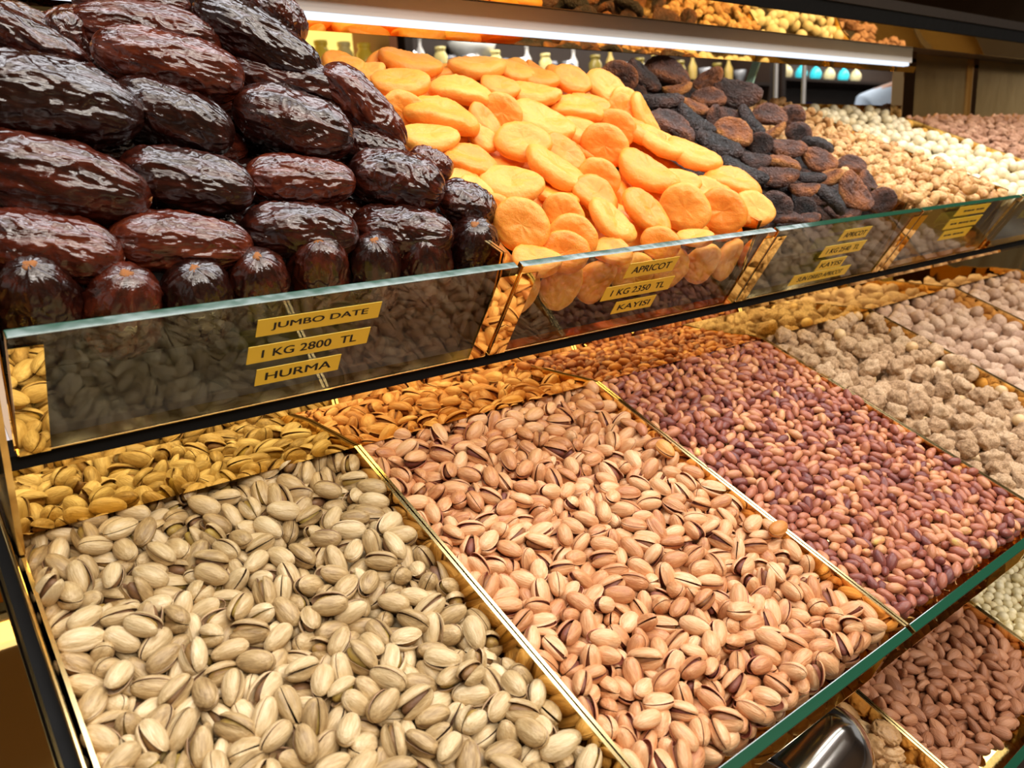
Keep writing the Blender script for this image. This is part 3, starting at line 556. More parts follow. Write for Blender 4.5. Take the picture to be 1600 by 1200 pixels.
NUTS['pink'] = (971, [479, -553, -41], [
[48,1,212,20,2,131,158,193,7,67,105,9,5,138,75,100,257,11,80,50,170,127,141,46,332,71,18,89,5,2,247,215,95,82,335,190,192,12,183,89,
168,401,62,107,82,247,67,79,3,58,11,255,103,2,146,212,50,247,16,104,273,181,0,55,43,373,137,240,325,199,78,293,414,113,109,1,205,266,309,230,
2,19,178,328,96,50,7,315,49,76,231,156,161,44,109,125,31,273,225,91,264,180,144,57,82,276,414,131,30,271,36,192,3,255,285,157,355,118,220,358,
19,182,102,16,154,161,273,29,33,0,215,81,39,50,338,8,307,298,171,5,109,298,89,208,355,225,164,406,137,39,179,140,19,17,401,372,395,235,52,390,
385,356,324,37,1,356,105,155,112,319,278,273,239,248,123,320,274,2,375,110,130,186,37,45,169,148,348,271,338,416,335,31,0,165,284,6,305,116,255,63,
124,52,256,301,174,211,68,307,195,9,317,375,184,206,393,51,419,73,400,71,139,199,361,398,223,196,377,0,109,75,347,63,4,212,152,367,323,194,142,419,
256,403,401,44,151,325,321,245,228,338,0,77,168,416,140,354,176,54,275,126,322,134,373,119,294,8,340,3,247,208,253,64,254,406,234,295,39,34,421,286,
5,410,291,72,116,245,24,260,79,131,398,21,171,420,161,114,21,321,93,86,32,147,256,407,211,161,93,214,6,380,396,334,367,175,317,298,147,21,390,224,
27,271,361,193,208,68,250,414,10,130,30,63,332,318,138,166,101,379,259,103,398,205,157,178,189,100,292,5,354,350,122,328,389,320,348,199,271,303,233,48,
414,298,411,136,131,140,382,200,138,171,385,58,296,309,267,272,244,416,409,207,230,36,321,293,86,234,162,147,389,3,79,157,182,23,15,421,251,218,237,75,
243,380,95,52,128,150,301,98,269,109,225,358,273,135,9,133,39,349,247,37,325,202,292,164,0,10,50,358,87,52,377,28,0,412,314,166,375,179,94,379,
212,315,220,91,245,386,405,250,186,17,317,341,284,2,36,386,9,107,364,75,49,332,286,340,419,359,1,295,350,170,354,151,223,150,397,1,318,223,68,198,
276,234,314,92,11,396,63,150,115,34,61,40,304,327,209,194,306,138,28,208,120,366,380,17,362,317,35,405,222,273,87,219,420,236,124,86,340,349,246,219,
263,179,229,20,165,61,208,70,343,253,269,100,242,210,20,80,7,274,322,21,73,227,287,91,189,241,153,378,0,174,379,132,206,25,97,104,53,294,172,78,
70,275,140,355,289,420,189,111,363,132,7,341,388,377,53,319,362,209,187,69,84,408,69,179,38,1,378,91,400,19,348,272,368,419,54,154,262,213,2,301,
85,223,24,191,357,263,344,300,101,114,75,122,237,274,193,110,414,365,90,319,173,417,340,293,127,85,47,414,143,221,217,175,119,21,414,49,21,377,92,225,
341,416,389,280,10,41,400,109,283,102,55,314,364,98,145,392,279,330,118,279,120,60,206,243,64,4,254,6,242,62,363,396,177,311,221,348,180,16,202,234,
263,156,153,193,118,419,211,123,167,49,31,301,30,17,284,49,4,160,74,314,62,266,146,111,414,380,250,258,355,289,199,359,372,178,370,91,179,138,278,44,
48,175,365,168,101,188,189,95,337,77,139,125,314,76,99,95,420,38,268,22,167,322,115,283,400,74,163,22,381,117,142,134,229,150,282,161,369,131,26,224,
215,211,124,246,173,142,419,260,331,350,57,231,133,141,195,398,272,307,237,311,120,411,100,278,413,93,20,16,137,268,213,145,100,373,23,217,150,386,187,203,
27,310,53,181,121,71,241,350,176,33,39,238,228,83,331,145,97,143,398,74,107,254,354,20,336,148,161,247,57,341,334,401,135,416,345,260,203,262,112,392,
165,223,78,189,170,108,403,244,415,110,307,85,377,363,55,379,370,168,89,396,228,196,412,216,343,145,338,335,152,339,290,199,258,188,297,176,223,403,279,251,
83,375,58,49,62,243,293,302,126,192,299,198,382,64,269,151,102,382,84,341,333,44,388,321,22,100,109,326,299,279,54,419,175,397,167,218,41,241,279,393,
305,339,266,128,77,6,228,335,84,172,319,118,419,330,266,419,53,83,268,413,38,20,207,395,206,154,195,213,292,419,321,311,258,115,221,356,254,421,71,233,
206,342,19,38,282,25,164,374,245,415,376,264,363,324,135,191,292,186,229,387,195,309,401,67,136,282,258,255,343,211,378,171,284,112,21,83,419,127,224,401,
335,280,71,412,300,176,142,320,182,386,239,62,176,89,147,296,51,317,76,251,94,64,42,305,380,21,164,192,34,317,31,112,297,172,31,96,283,114,250,194,
149,317,126,241,206,209,44,134,42,399,349,100,263,124,368,420,412,228,337,210,167,411,94,239,286,258,172,165,135,270,124,107,364,300,67,173,255,55,141,256,
119,127,214,222,281,298,136,420,153,361,341,183,60,381,220,284,358,414,97,214,41,54,396,125,68,364,301,415,340,362,330,253,418,281,321,367,361,400,387,361,
150,341,245,362,301,345,386,35,156,25,279,362,312,190,175,263,198,230,348,383,333,200,206,210,324,390,317,7],
[55,94,11,170,123,38,6,8,276,22,6,215,191,74,64,78,56,75,154,180,38,14,193,7,195,136,31,18,164,318,15,39,46,240,7,115,141,118,86,205,
249,3,100,305,106,201,313,179,292,240,242,101,111,50,300,243,333,274,363,452,0,263,403,557,362,18,379,46,274,56,402,2,277,190,57,468,217,156,18,221,
507,51,203,151,506,505,433,332,141,85,136,88,64,108,130,90,91,20,192,329,85,427,148,269,291,194,137,115,147,175,125,311,145,448,40,396,93,236,77,122,
258,159,402,404,110,284,228,340,208,363,167,468,223,528,121,617,42,296,451,103,261,173,5,95,351,310,139,198,483,306,489,337,309,486,35,168,176,497,21,307,
227,33,80,273,201,1,152,168,542,230,363,599,171,402,321,573,116,577,265,379,162,553,39,441,229,6,177,255,244,318,311,15,27,530,325,554,84,640,305,216,
432,627,4,375,176,369,48,501,34,226,111,61,376,394,85,163,555,369,251,198,419,346,293,62,526,413,516,75,482,345,376,417,531,327,619,411,131,288,228,23,
326,353,440,483,50,600,443,98,392,67,262,571,308,54,269,428,2,65,525,136,370,600,83,1,408,384,220,222,535,622,116,2,481,390,243,243,413,61,178,77,
125,158,489,440,175,77,625,506,268,61,139,567,22,114,370,207,111,52,227,610,459,211,622,464,543,477,551,443,178,1,410,32,580,593,253,574,251,534,610,470,
515,281,211,241,118,497,251,78,341,504,380,477,421,4,536,568,286,42,575,1,120,195,584,58,360,91,445,423,79,490,43,512,481,538,464,174,456,134,152,389,
604,101,373,285,306,181,152,594,1,100,382,298,272,422,133,345,133,508,100,7,0,642,185,55,591,370,547,132,334,333,119,508,611,193,61,246,381,53,304,535,
586,427,349,582,352,357,468,574,33,595,16,47,400,581,446,371,547,106,607,77,164,523,609,37,640,198,248,334,137,92,452,169,302,1,309,4,560,329,188,636,
274,625,511,388,333,543,539,1,475,472,206,396,2,485,599,196,160,19,534,26,321,1,151,286,584,633,367,204,9,267,159,568,596,322,279,449,482,345,392,640,
421,271,150,421,595,518,186,74,109,578,606,618,642,351,490,6,225,24,428,462,395,1,103,244,141,558,229,235,130,306,68,4,641,553,459,450,573,549,197,640,
357,80,428,89,455,128,66,104,139,54,65,524,624,423,282,308,394,100,274,360,244,35,119,166,391,642,194,126,619,525,320,557,85,110,249,364,348,556,119,85,
274,564,94,599,632,228,213,340,512,639,278,529,245,608,409,391,119,152,540,159,49,625,637,142,202,591,497,641,602,634,475,440,238,8,456,641,185,297,527,393,
509,98,144,505,258,215,437,519,37,436,336,218,451,543,107,623,564,391,209,350,435,134,199,18,478,623,163,204,395,621,254,633,293,403,338,564,318,293,488,209,
639,299,361,169,508,293,500,57,586,122,429,293,459,323,461,21,477,100,143,378,72,201,42,352,26,574,290,39,231,50,194,572,245,30,235,302,300,260,132,405,
108,411,339,266,524,530,576,255,64,116,128,337,44,471,509,369,558,305,8,459,71,84,48,413,478,403,165,465,281,310,325,575,216,413,481,22,198,115,262,25,
143,27,360,360,78,456,180,543,262,559,419,198,588,221,151,101,275,60,639,19,255,642,501,192,641,140,216,345,583,21,439,615,164,238,223,150,62,35,496,561,
184,405,326,429,382,158,451,313,231,225,518,59,86,293,438,11,51,181,184,373,101,184,312,131,29,269,558,491,193,601,385,71,469,18,225,362,22,91,581,369,
184,57,277,48,233,489,484,61,274,278,356,19,494,401,337,556,222,384,220,177,585,407,34,297,316,103,183,38,304,505,619,259,132,160,412,271,207,149,270,68,
599,84,427,76,337,182,318,516,361,554,257,367,273,91,540,174,438,294,197,161,538,284,429,24,91,493,176,456,275,360,431,557,17,154,358,105,321,394,23,72,
325,117,225,182,248,212,38,80,171,124,144,237,340,355,494,320,394,34,249,20,56,478,419,505,379,287,250,80,412,292,583,602,565,448,128,227,217,97,616,482,
612,122,244,310,286,640,116,149,532,471,168,604,114,287,520,409,334,598,333,87,247,608,162,299,589,371,621,349,492,45,412,17,232,207,139,165,545,389,514,246,
105,377,423,318,96,530,88,186,125,66,156,205,138,240,254,489,163,218,296,534,265,99,48,465,511,369,586,382,230,254,357,229,68,338,451,162,508,272,465,119,
266,185,382,565,231,451,216,38,426,462,364,421,316,460,480,199,509,135,615,638,349,534,623,318,640,581,566,339,641,527,4,375,118,388,507,436,244,449,502,304,
624,218,465,154,419,535,379,400,455,358,192,512,482,360,380,185,142,380,557,322,545,548,417,315,459,615,491,408,341,404,549,536,420,336,442,507,354,558,607,296,
595,573,443,582,389,540,444,216,587,553,393,366,399,570,513,526,499,487,486,611,433,641,330,515,591,240,280,290,486,269,200,260,382,602,547,447,525,517,139,213,
503,341,568,309,442,310,434,407,436,544,319,336,641,567,586,175,448,556,251,208,598,503,477,561,624,256,392,6],
[34,30,34,35,27,31,33,27,33,34,32,36,34,37,33,35,35,24,32,32,33,29,34,34,38,28,26,31,25,24,31,34,26,35,32,34,33,41,37,34,
30,35,18,31,25,37,30,30,19,32,30,39,31,18,34,34,33,34,34,32,25,36,22,41,34,35,33,28,36,28,34,31,35,34,25,34,26,29,32,33,
33,23,29,33,30,34,31,36,29,29,36,34,33,23,26,31,20,29,25,32,28,34,30,26,25,35,37,28,22,34,31,33,15,29,29,34,31,28,26,36,
26,28,34,34,29,29,32,29,29,22,30,33,36,35,29,22,29,35,34,10,30,30,16,30,35,33,24,37,32,25,32,32,28,35,29,34,35,31,18,33,
30,28,22,22,17,31,22,22,34,32,31,34,29,35,31,34,35,33,30,28,20,34,18,27,25,18,30,33,33,33,37,26,28,33,33,27,25,31,31,23,
33,31,17,29,17,31,20,31,20,19,20,21,33,34,21,21,37,28,34,28,32,30,35,21,31,30,31,4,30,33,34,30,22,32,31,29,22,30,19,30,
35,35,36,25,21,34,27,21,32,18,13,39,32,19,23,33,16,17,34,20,34,32,23,17,30,18,34,1,32,35,23,20,29,37,32,26,29,18,35,23,
6,26,26,26,20,17,32,29,29,22,25,30,21,26,28,28,25,19,24,34,22,26,32,32,27,21,32,31,10,20,33,21,31,33,24,24,15,33,34,27,
30,31,31,25,27,20,27,17,18,32,25,17,25,16,19,33,21,24,28,1,19,20,28,19,18,20,29,15,16,28,14,28,25,27,31,17,31,18,24,22,
34,19,31,17,18,16,24,25,1,22,23,21,21,24,19,30,19,26,16,15,14,28,23,17,36,23,24,18,29,2,9,24,32,23,6,29,20,18,21,27,
18,33,26,35,20,22,25,27,15,30,20,15,21,21,17,15,27,12,18,9,20,17,32,14,19,1,16,22,17,1,29,16,1,18,28,0,21,21,17,22,
18,29,22,21,24,25,29,0,21,20,18,23,2,13,21,18,2,16,20,17,16,0,17,31,17,19,1,26,16,17,21,19,21,23,22,0,19,22,18,20,
21,18,16,23,20,29,17,19,18,22,24,18,30,30,19,1,18,15,20,19,20,1,18,12,22,20,19,24,19,26,16,0,23,29,20,18,22,18,18,27,
17,19,22,1,16,8,6,0,17,15,22,22,18,26,16,14,1,20,17,16,18,14,21,16,20,19,17,22,4,18,20,21,13,3,19,19,19,20,17,11,
14,18,17,24,23,16,17,20,17,20,0,22,17,19,16,22,18,17,15,13,2,27,19,14,13,1,19,15,18,14,16,18,21,1,15,20,17,16,2,14,
14,14,1,21,21,20,17,20,10,17,16,15,17,24,17,23,20,23,16,10,16,18,19,16,16,22,1,18,19,18,18,18,6,16,23,21,12,22,18,8,
23,20,20,17,14,12,18,2,17,2,16,17,16,16,12,19,17,11,2,17,12,3,1,15,0,14,18,0,17,1,19,16,12,16,18,25,18,1,16,18,
1,20,17,19,17,19,16,15,1,1,13,21,0,1,20,16,1,16,1,16,0,10,1,18,19,16,14,15,17,19,17,14,15,18,19,2,7,10,17,0,
4,1,18,14,1,17,1,16,22,22,8,15,19,2,2,3,16,0,19,4,0,21,17,16,14,0,14,2,18,1,19,20,8,1,13,3,2,0,19,18,
2,17,11,13,17,3,22,11,16,17,17,3,1,0,19,1,3,9,2,8,1,20,1,2,13,6,12,1,0,15,17,1,12,9,1,14,0,2,20,2,
1,2,3,1,3,2,15,1,0,1,2,6,6,8,19,4,3,0,10,0,14,16,1,1,19,1,1,2,1,12,18,17,0,7,12,15,3,3,13,1,
16,0,13,1,3,2,18,15,17,16,5,5,10,1,15,18,18,1,1,10,16,11,18,0,1,18,10,15,3,15,14,16,0,2,8,2,16,17,0,0,
2,2,6,5,2,1,0,5,1,0,0,7,13,2,14,1,2,1,1,1,4,4,16,8,3,2,1,1,2,9,16,8,16,18,1,1,0,0,16,5,
19,2,13,0,0,0,4,1,8,0,2,17,1,1,14,20,1,18,17,0,1,2,0,14,4,0,15,3,5,1,4,1,2,2,1,2,15,23,2,3,
2,15,1,1,1,13,2,1,1,2,5,1,2,1,0,6,1,0,2,6,1,1,4,3,17,1,1,0,0,0,2,0,2,0,1,0,5,2,5,0,
2,0,1,1,1,0,1,1,0,6,2,0,3,1,2,2,0,1,8,2,2,0,1,10,2,1,0,1,6,13,12,2,3,0,2,1,2,3,1,1,
12,1,1,0,3,1,1,1,1,1,1,1,1,1,4,1,1,1,1,1,2,11,1,1,14,1,1,1,0,0,1,1,2,1,1,10,0,2,3,0,
0,4,11,1,1,16,1,0,0,2,1,1,1,1,1,2,5,1,0,2,2,1,0,1,2,1,2,0,1,0,1,1,2,1,4,0,1,9,5,0,
1,1,7,13,1,1,3,2,2,0,1,1,0,2,2,1,1,1,5,1,15,1,1,1,0,0,1,19],
[85,37,133,51,40,142,149,140,110,134,32,99,25,89,79,92,53,31,164,10,99,68,161,29,142,58,23,113,160,131,46,86,150,119,26,151,99,111,113,149,
78,162,132,160,126,170,142,34,120,33,79,82,66,50,33,47,102,162,141,153,141,161,46,71,78,171,153,59,54,20,39,72,156,90,137,45,159,75,79,92,
37,142,64,5,69,97,169,62,37,6,97,160,16,128,15,12,27,1,140,96,176,103,137,58,139,92,38,116,100,176,86,160,172,59,148,76,33,167,90,126,
88,9,155,40,4,98,77,24,74,52,115,25,81,85,124,76,166,81,35,163,172,125,63,110,99,27,63,4,72,150,91,93,56,139,70,167,169,138,136,48,
138,166,15,53,133,101,56,139,132,129,160,71,56,37,177,164,114,142,170,95,101,84,105,164,164,117,21,134,76,152,51,119,137,15,165,161,31,73,58,13,
32,93,110,143,33,103,15,166,79,78,175,175,1,36,125,61,139,92,172,85,131,17,131,35,175,126,58,133,21,129,38,23,59,37,66,65,84,92,91,133,
17,104,61,129,121,166,5,175,145,50,40,104,144,117,93,27,173,119,97,130,97,168,142,92,2,13,89,38,78,65,129,10,111,175,151,175,18,126,48,35,
156,88,166,64,14,154,9,81,24,92,20,59,95,179,156,6,11,135,88,93,25,87,171,89,112,30,16,19,99,4,86,32,127,175,146,167,16,88,128,55,
94,169,15,120,132,86,66,91,51,172,139,65,144,106,174,116,41,101,119,180,75,9,177,14,28,144,104,163,150,112,128,48,33,17,105,70,142,151,176,167,
17,113,91,97,83,163,33,150,0,93,164,32,39,159,52,173,117,69,79,51,100,88,78,115,99,60,178,62,165,57,80,146,96,155,22,137,67,115,130,79,
15,92,175,158,172,34,51,162,13,165,85,172,12,102,157,1,174,17,92,92,172,90,49,102,54,108,42,94,144,167,106,118,43,3,174,115,128,27,96,35,
42,69,113,103,30,36,136,173,168,105,23,71,89,27,93,108,2,125,21,115,166,179,17,162,61,37,135,165,122,65,91,127,118,95,82,135,88,23,44,79,
95,155,80,43,167,152,78,174,47,91,132,3,28,11,35,154,100,118,139,124,23,90,104,3,80,104,38,35,43,145,92,113,42,113,17,69,46,19,128,24,
120,177,179,1,23,105,99,58,144,156,157,70,7,75,34,35,13,77,16,161,38,154,137,21,146,1,158,41,130,55,90,29,81,91,66,175,105,100,99,103,
147,14,172,41,19,32,148,77,10,21,87,155,168,28,103,124,148,1,50,144,128,85,116,64,164,145,172,80,140,55,179,160,136,131,142,150,130,68,140,37,
48,61,32,95,18,149,133,160,101,95,3,172,23,14,46,39,89,48,87,70,18,120,58,148,9,93,177,81,61,31,12,46,69,78,178,94,118,48,101,88,
25,13,111,4,9,153,164,172,105,69,12,8,16,134,134,72,1,42,126,77,80,61,24,31,33,112,102,71,129,21,51,25,12,78,15,30,121,90,107,128,
43,148,7,75,146,38,5,24,119,153,179,5,174,93,73,19,61,31,1,114,2,88,159,25,164,76,51,150,80,61,135,140,64,122,91,171,8,9,46,31,
13,96,46,45,9,113,14,161,122,103,3,15,74,130,27,53,139,76,102,102,177,41,65,155,15,163,172,151,119,59,158,165,22,8,49,29,136,51,108,109,
48,20,93,125,160,27,44,156,137,46,101,130,90,128,39,28,147,120,56,87,17,170,14,46,84,153,32,164,161,176,102,99,79,160,142,87,55,120,43,123,
119,27,34,98,23,176,102,145,10,49,73,129,33,71,19,71,36,104,157,12,73,126,160,18,118,98,41,7,107,49,80,81,111,160,74,20,34,109,36,29,
90,167,44,132,119,26,132,27,24,57,29,114,48,122,20,11,172,173,92,44,75,93,87,100,136,88,149,14,36,82,151,152,163,69,71,72,22,136,74,85,
97,177,45,175,143,45,56,82,105,134,117,7,12,148,1,56,24,80,66,159,153,177,175,129,124,71,125,43,20,64,80,46,62,115,11,2,133,164,78,116,
70,96,43,6,164,15,173,138,78,105,33,80,131,85,139,152,84,15,81,167,126,99,71,66,118,108,67,9,6,30,11,94,168,105,129,33,174,47,30,141,
126,167,127,148,141,15,179,68,142,97,9,119,174,53,179,19,14,9,75,113,110,176,32,139,118,105,55,65,123,13,37,15,76,101,70,17,44,1,103,133,
106,55,101,77,26,26,74,9,11,111,28,102,19,67,166,133,136,134,85,165,16,116,174,13,99,125,171,45,168,77,111,106,118,175,58,86,120,82,109,39,
165,3,94,119,175,170,143,7,154,127,42,169,82,20,175,130,83,115,145,141,16,1,87,174,1,12,23,85,130,7,70,146,85,3,14,111,116,132,39,165,
124,20,28,132,9,6,39,126,29,154,64,126,2,102,79,6,49,166,119,70,156,98,5,135,130,33,86,107,169,65,28,85,129,84,63,48,16,133,75,67,
6,48,51,136,50,27,54,120,53,108,147,50,87,43,104,70,19,45,107,141,165,164,112,56,4,174,68,20],
[-1,21,9,5,8,-5,-4,12,-8,0,-1,-4,4,-2,0,-3,-4,-19,-4,1,-1,-3,4,7,2,-10,30,11,-20,-23,-21,2,9,1,-2,3,-7,7,2,-5,
-5,-1,5,-1,-14,6,9,18,-20,12,-1,5,-14,2,3,3,3,-1,9,4,-35,-1,22,4,1,-11,2,2,1,-1,-3,20,-1,14,-25,-6,-13,-2,-1,-27,
12,-24,-3,-4,4,3,4,7,30,-8,-1,-7,-7,19,31,20,-23,4,-28,-2,-1,1,33,-5,-34,-13,2,6,13,-2,-2,-5,-30,-1,-1,5,-12,-19,10,2,
-1,-27,-6,1,18,-9,-5,-5,-8,-22,18,-5,10,-22,-27,10,0,-2,4,21,-3,2,-9,-6,-15,1,-10,2,12,11,-1,-12,18,7,-24,1,0,4,-22,4,
-8,-14,17,13,3,1,18,-16,-9,7,-10,-6,-8,3,8,-5,-10,19,-9,2,2,3,-14,30,7,8,12,-9,1,-2,5,10,-10,10,0,6,10,-15,-13,1,
-3,-5,5,-9,18,0,-3,0,0,4,29,-17,-10,0,-17,-13,-6,0,12,15,0,-15,-3,8,0,-35,-2,-19,6,22,3,-12,-6,4,5,-29,28,3,-23,-4,
-10,-3,1,14,14,-1,19,-19,1,-18,4,-6,1,1,12,0,-8,-8,-2,-16,18,-9,-20,4,-1,24,-15,-2,14,-13,-42,5,5,8,3,5,-9,-14,1,16,
18,-1,-4,-9,-20,22,-19,1,-7,23,-31,-13,12,-35,7,3,-12,-7,-19,4,-15,-12,-6,-14,-25,-10,-8,0,-20,5,-3,-28,4,-7,-23,-20,-4,13,-1,4,
19,-5,3,-1,-17,-3,-2,-14,-4,0,-19,-10,13,-4,8,0,-8,26,0,3,-16,-19,-17,-14,0,-2,18,21,-1,9,12,2,1,-6,-1,10,10,-14,-27,15,
-8,-24,-8,0,5,-16,-8,9,1,-16,33,-14,19,-6,-1,-9,9,-11,-10,-10,4,2,-1,-10,-9,-18,-12,-9,-5,2,32,12,-6,14,22,-1,-9,-3,11,8,
2,-12,28,-2,-13,-37,-29,11,5,8,-24,-7,-20,16,-11,-6,12,-25,-21,1,-9,5,15,-7,-27,-5,6,-16,8,2,12,-9,-2,5,-3,0,-37,2,-7,-7,
29,-27,15,2,3,-23,4,2,18,-6,27,10,2,30,-20,-3,-6,-7,-13,-8,-5,2,9,14,28,2,5,-1,-5,-4,-14,21,20,0,21,3,-14,13,-1,13,
-19,-7,3,9,12,9,5,1,-3,-38,7,-2,-33,1,-17,-4,13,-3,-12,10,23,3,-4,8,17,15,16,-20,-1,4,-13,0,35,-1,4,-2,14,16,6,-34,
5,4,20,3,-4,41,18,-1,-2,14,6,38,-24,-26,0,20,-5,-8,-2,2,2,27,13,1,-17,24,14,-35,-18,-12,19,-14,2,-12,2,-10,-9,33,-3,3,
-8,-8,4,-9,-22,-7,-4,-24,-7,10,1,-24,-19,1,6,12,10,-7,-34,1,8,-7,-15,4,3,-6,-15,-15,3,12,-8,30,12,-3,-1,35,7,-14,-5,8,
8,1,0,6,-19,4,-24,-8,9,8,-1,-5,-17,-16,-8,-18,14,-22,1,24,-9,-12,3,-1,-5,4,-3,13,6,-15,8,-3,23,-13,1,-10,-8,-2,3,-30,
-20,-24,8,0,3,10,-5,-9,3,2,2,-3,-1,8,-9,-6,-11,-3,-6,-2,29,10,-2,4,1,3,2,-3,3,-9,-14,-4,-2,-2,0,20,3,-8,19,-20,
3,-8,6,4,1,11,1,-1,3,10,-9,-5,2,-1,10,-2,0,-9,-13,-10,1,-6,0,6,-10,-17,0,2,-7,-2,-1,5,-13,7,24,0,-24,-8,1,2,
16,3,8,-17,3,22,4,11,-8,10,-28,2,1,0,6,17,10,1,9,-18,-2,-38,-1,12,-1,-1,-1,5,-9,-5,-9,3,36,0,9,-10,-6,-2,-6,-1,
-8,0,-3,-3,-3,-10,-22,-11,-10,3,-5,-11,3,-6,24,2,-10,16,4,-29,-1,-6,0,-1,3,-24,-6,3,2,13,6,-6,3,-5,5,8,-1,7,-14,0,
2,-10,-12,0,11,9,13,-6,2,-6,5,-31,35,41,0,-19,13,0,-9,0,-12,-17,-5,-6,-14,-11,2,5,-5,-9,-7,-4,0,7,-8,-7,14,-11,-3,0,
-1,2,-1,1,-13,-4,11,2,-4,1,-18,-19,-7,-5,2,2,-1,2,4,6,-10,11,-4,2,9,11,1,-2,13,0,0,-12,8,-2,30,-7,-5,5,1,-2,
6,7,30,-23,-3,3,-5,17,3,-2,0,3,-1,0,2,0,-4,3,-2,-2,21,-16,-2,27,-11,8,0,-10,-6,-35,-13,28,-2,4,-2,5,-4,2,4,-27,
0,-6,-18,-2,-1,4,24,-5,5,1,-3,0,-1,-1,-8,-18,3,-2,-5,-2,-2,-9,3,4,-20,0,-23,-14,15,5,-22,-5,6,14,-6,8,-7,19,-11,-13,
-1,-2,-2,12,-7,6,-6,2,3,15,-21,2,-5,9,-2,34,-4,-1,-10,25,4,0,-20,15,-8,4,-1,-5,4,5,7,0,-1,-1,9,2,-20,13,-20,0,
-6,-5,3,1,-2,4,2,-2,-1,-23,11,2,13,2,8,-6,2,4,0,8,3,5,3,23,8,-3,-5,0,23,-7,5,0,14,-6,-1,1,-6,17,-3,3,
3,5,-2,4,-14,-2,-6,-1,-5,-2,6,4,-4,-10,-18,-5,2,-2,-5,4,-2,3,-2,-4,-4,4,-6,-2,-5,2,-2,2,0,-5,0,13,4,-5,-12,-4,
2,-15,9,7,0,8,-9,-1,1,0,-4,-5,-6,1,0,5,-22,0,-3,5,-15,-12,-2,8,-2,-6,0,2,-2,-1,6,5,-3,-6,-20,-2,-4,-15,26,1,
-2,-2,-32,-1,3,-6,10,-10,0,-1,2,-1,2,6,5,1,-1,0,22,4,5,-6,3,-1,0,-2,-5,-1],
])
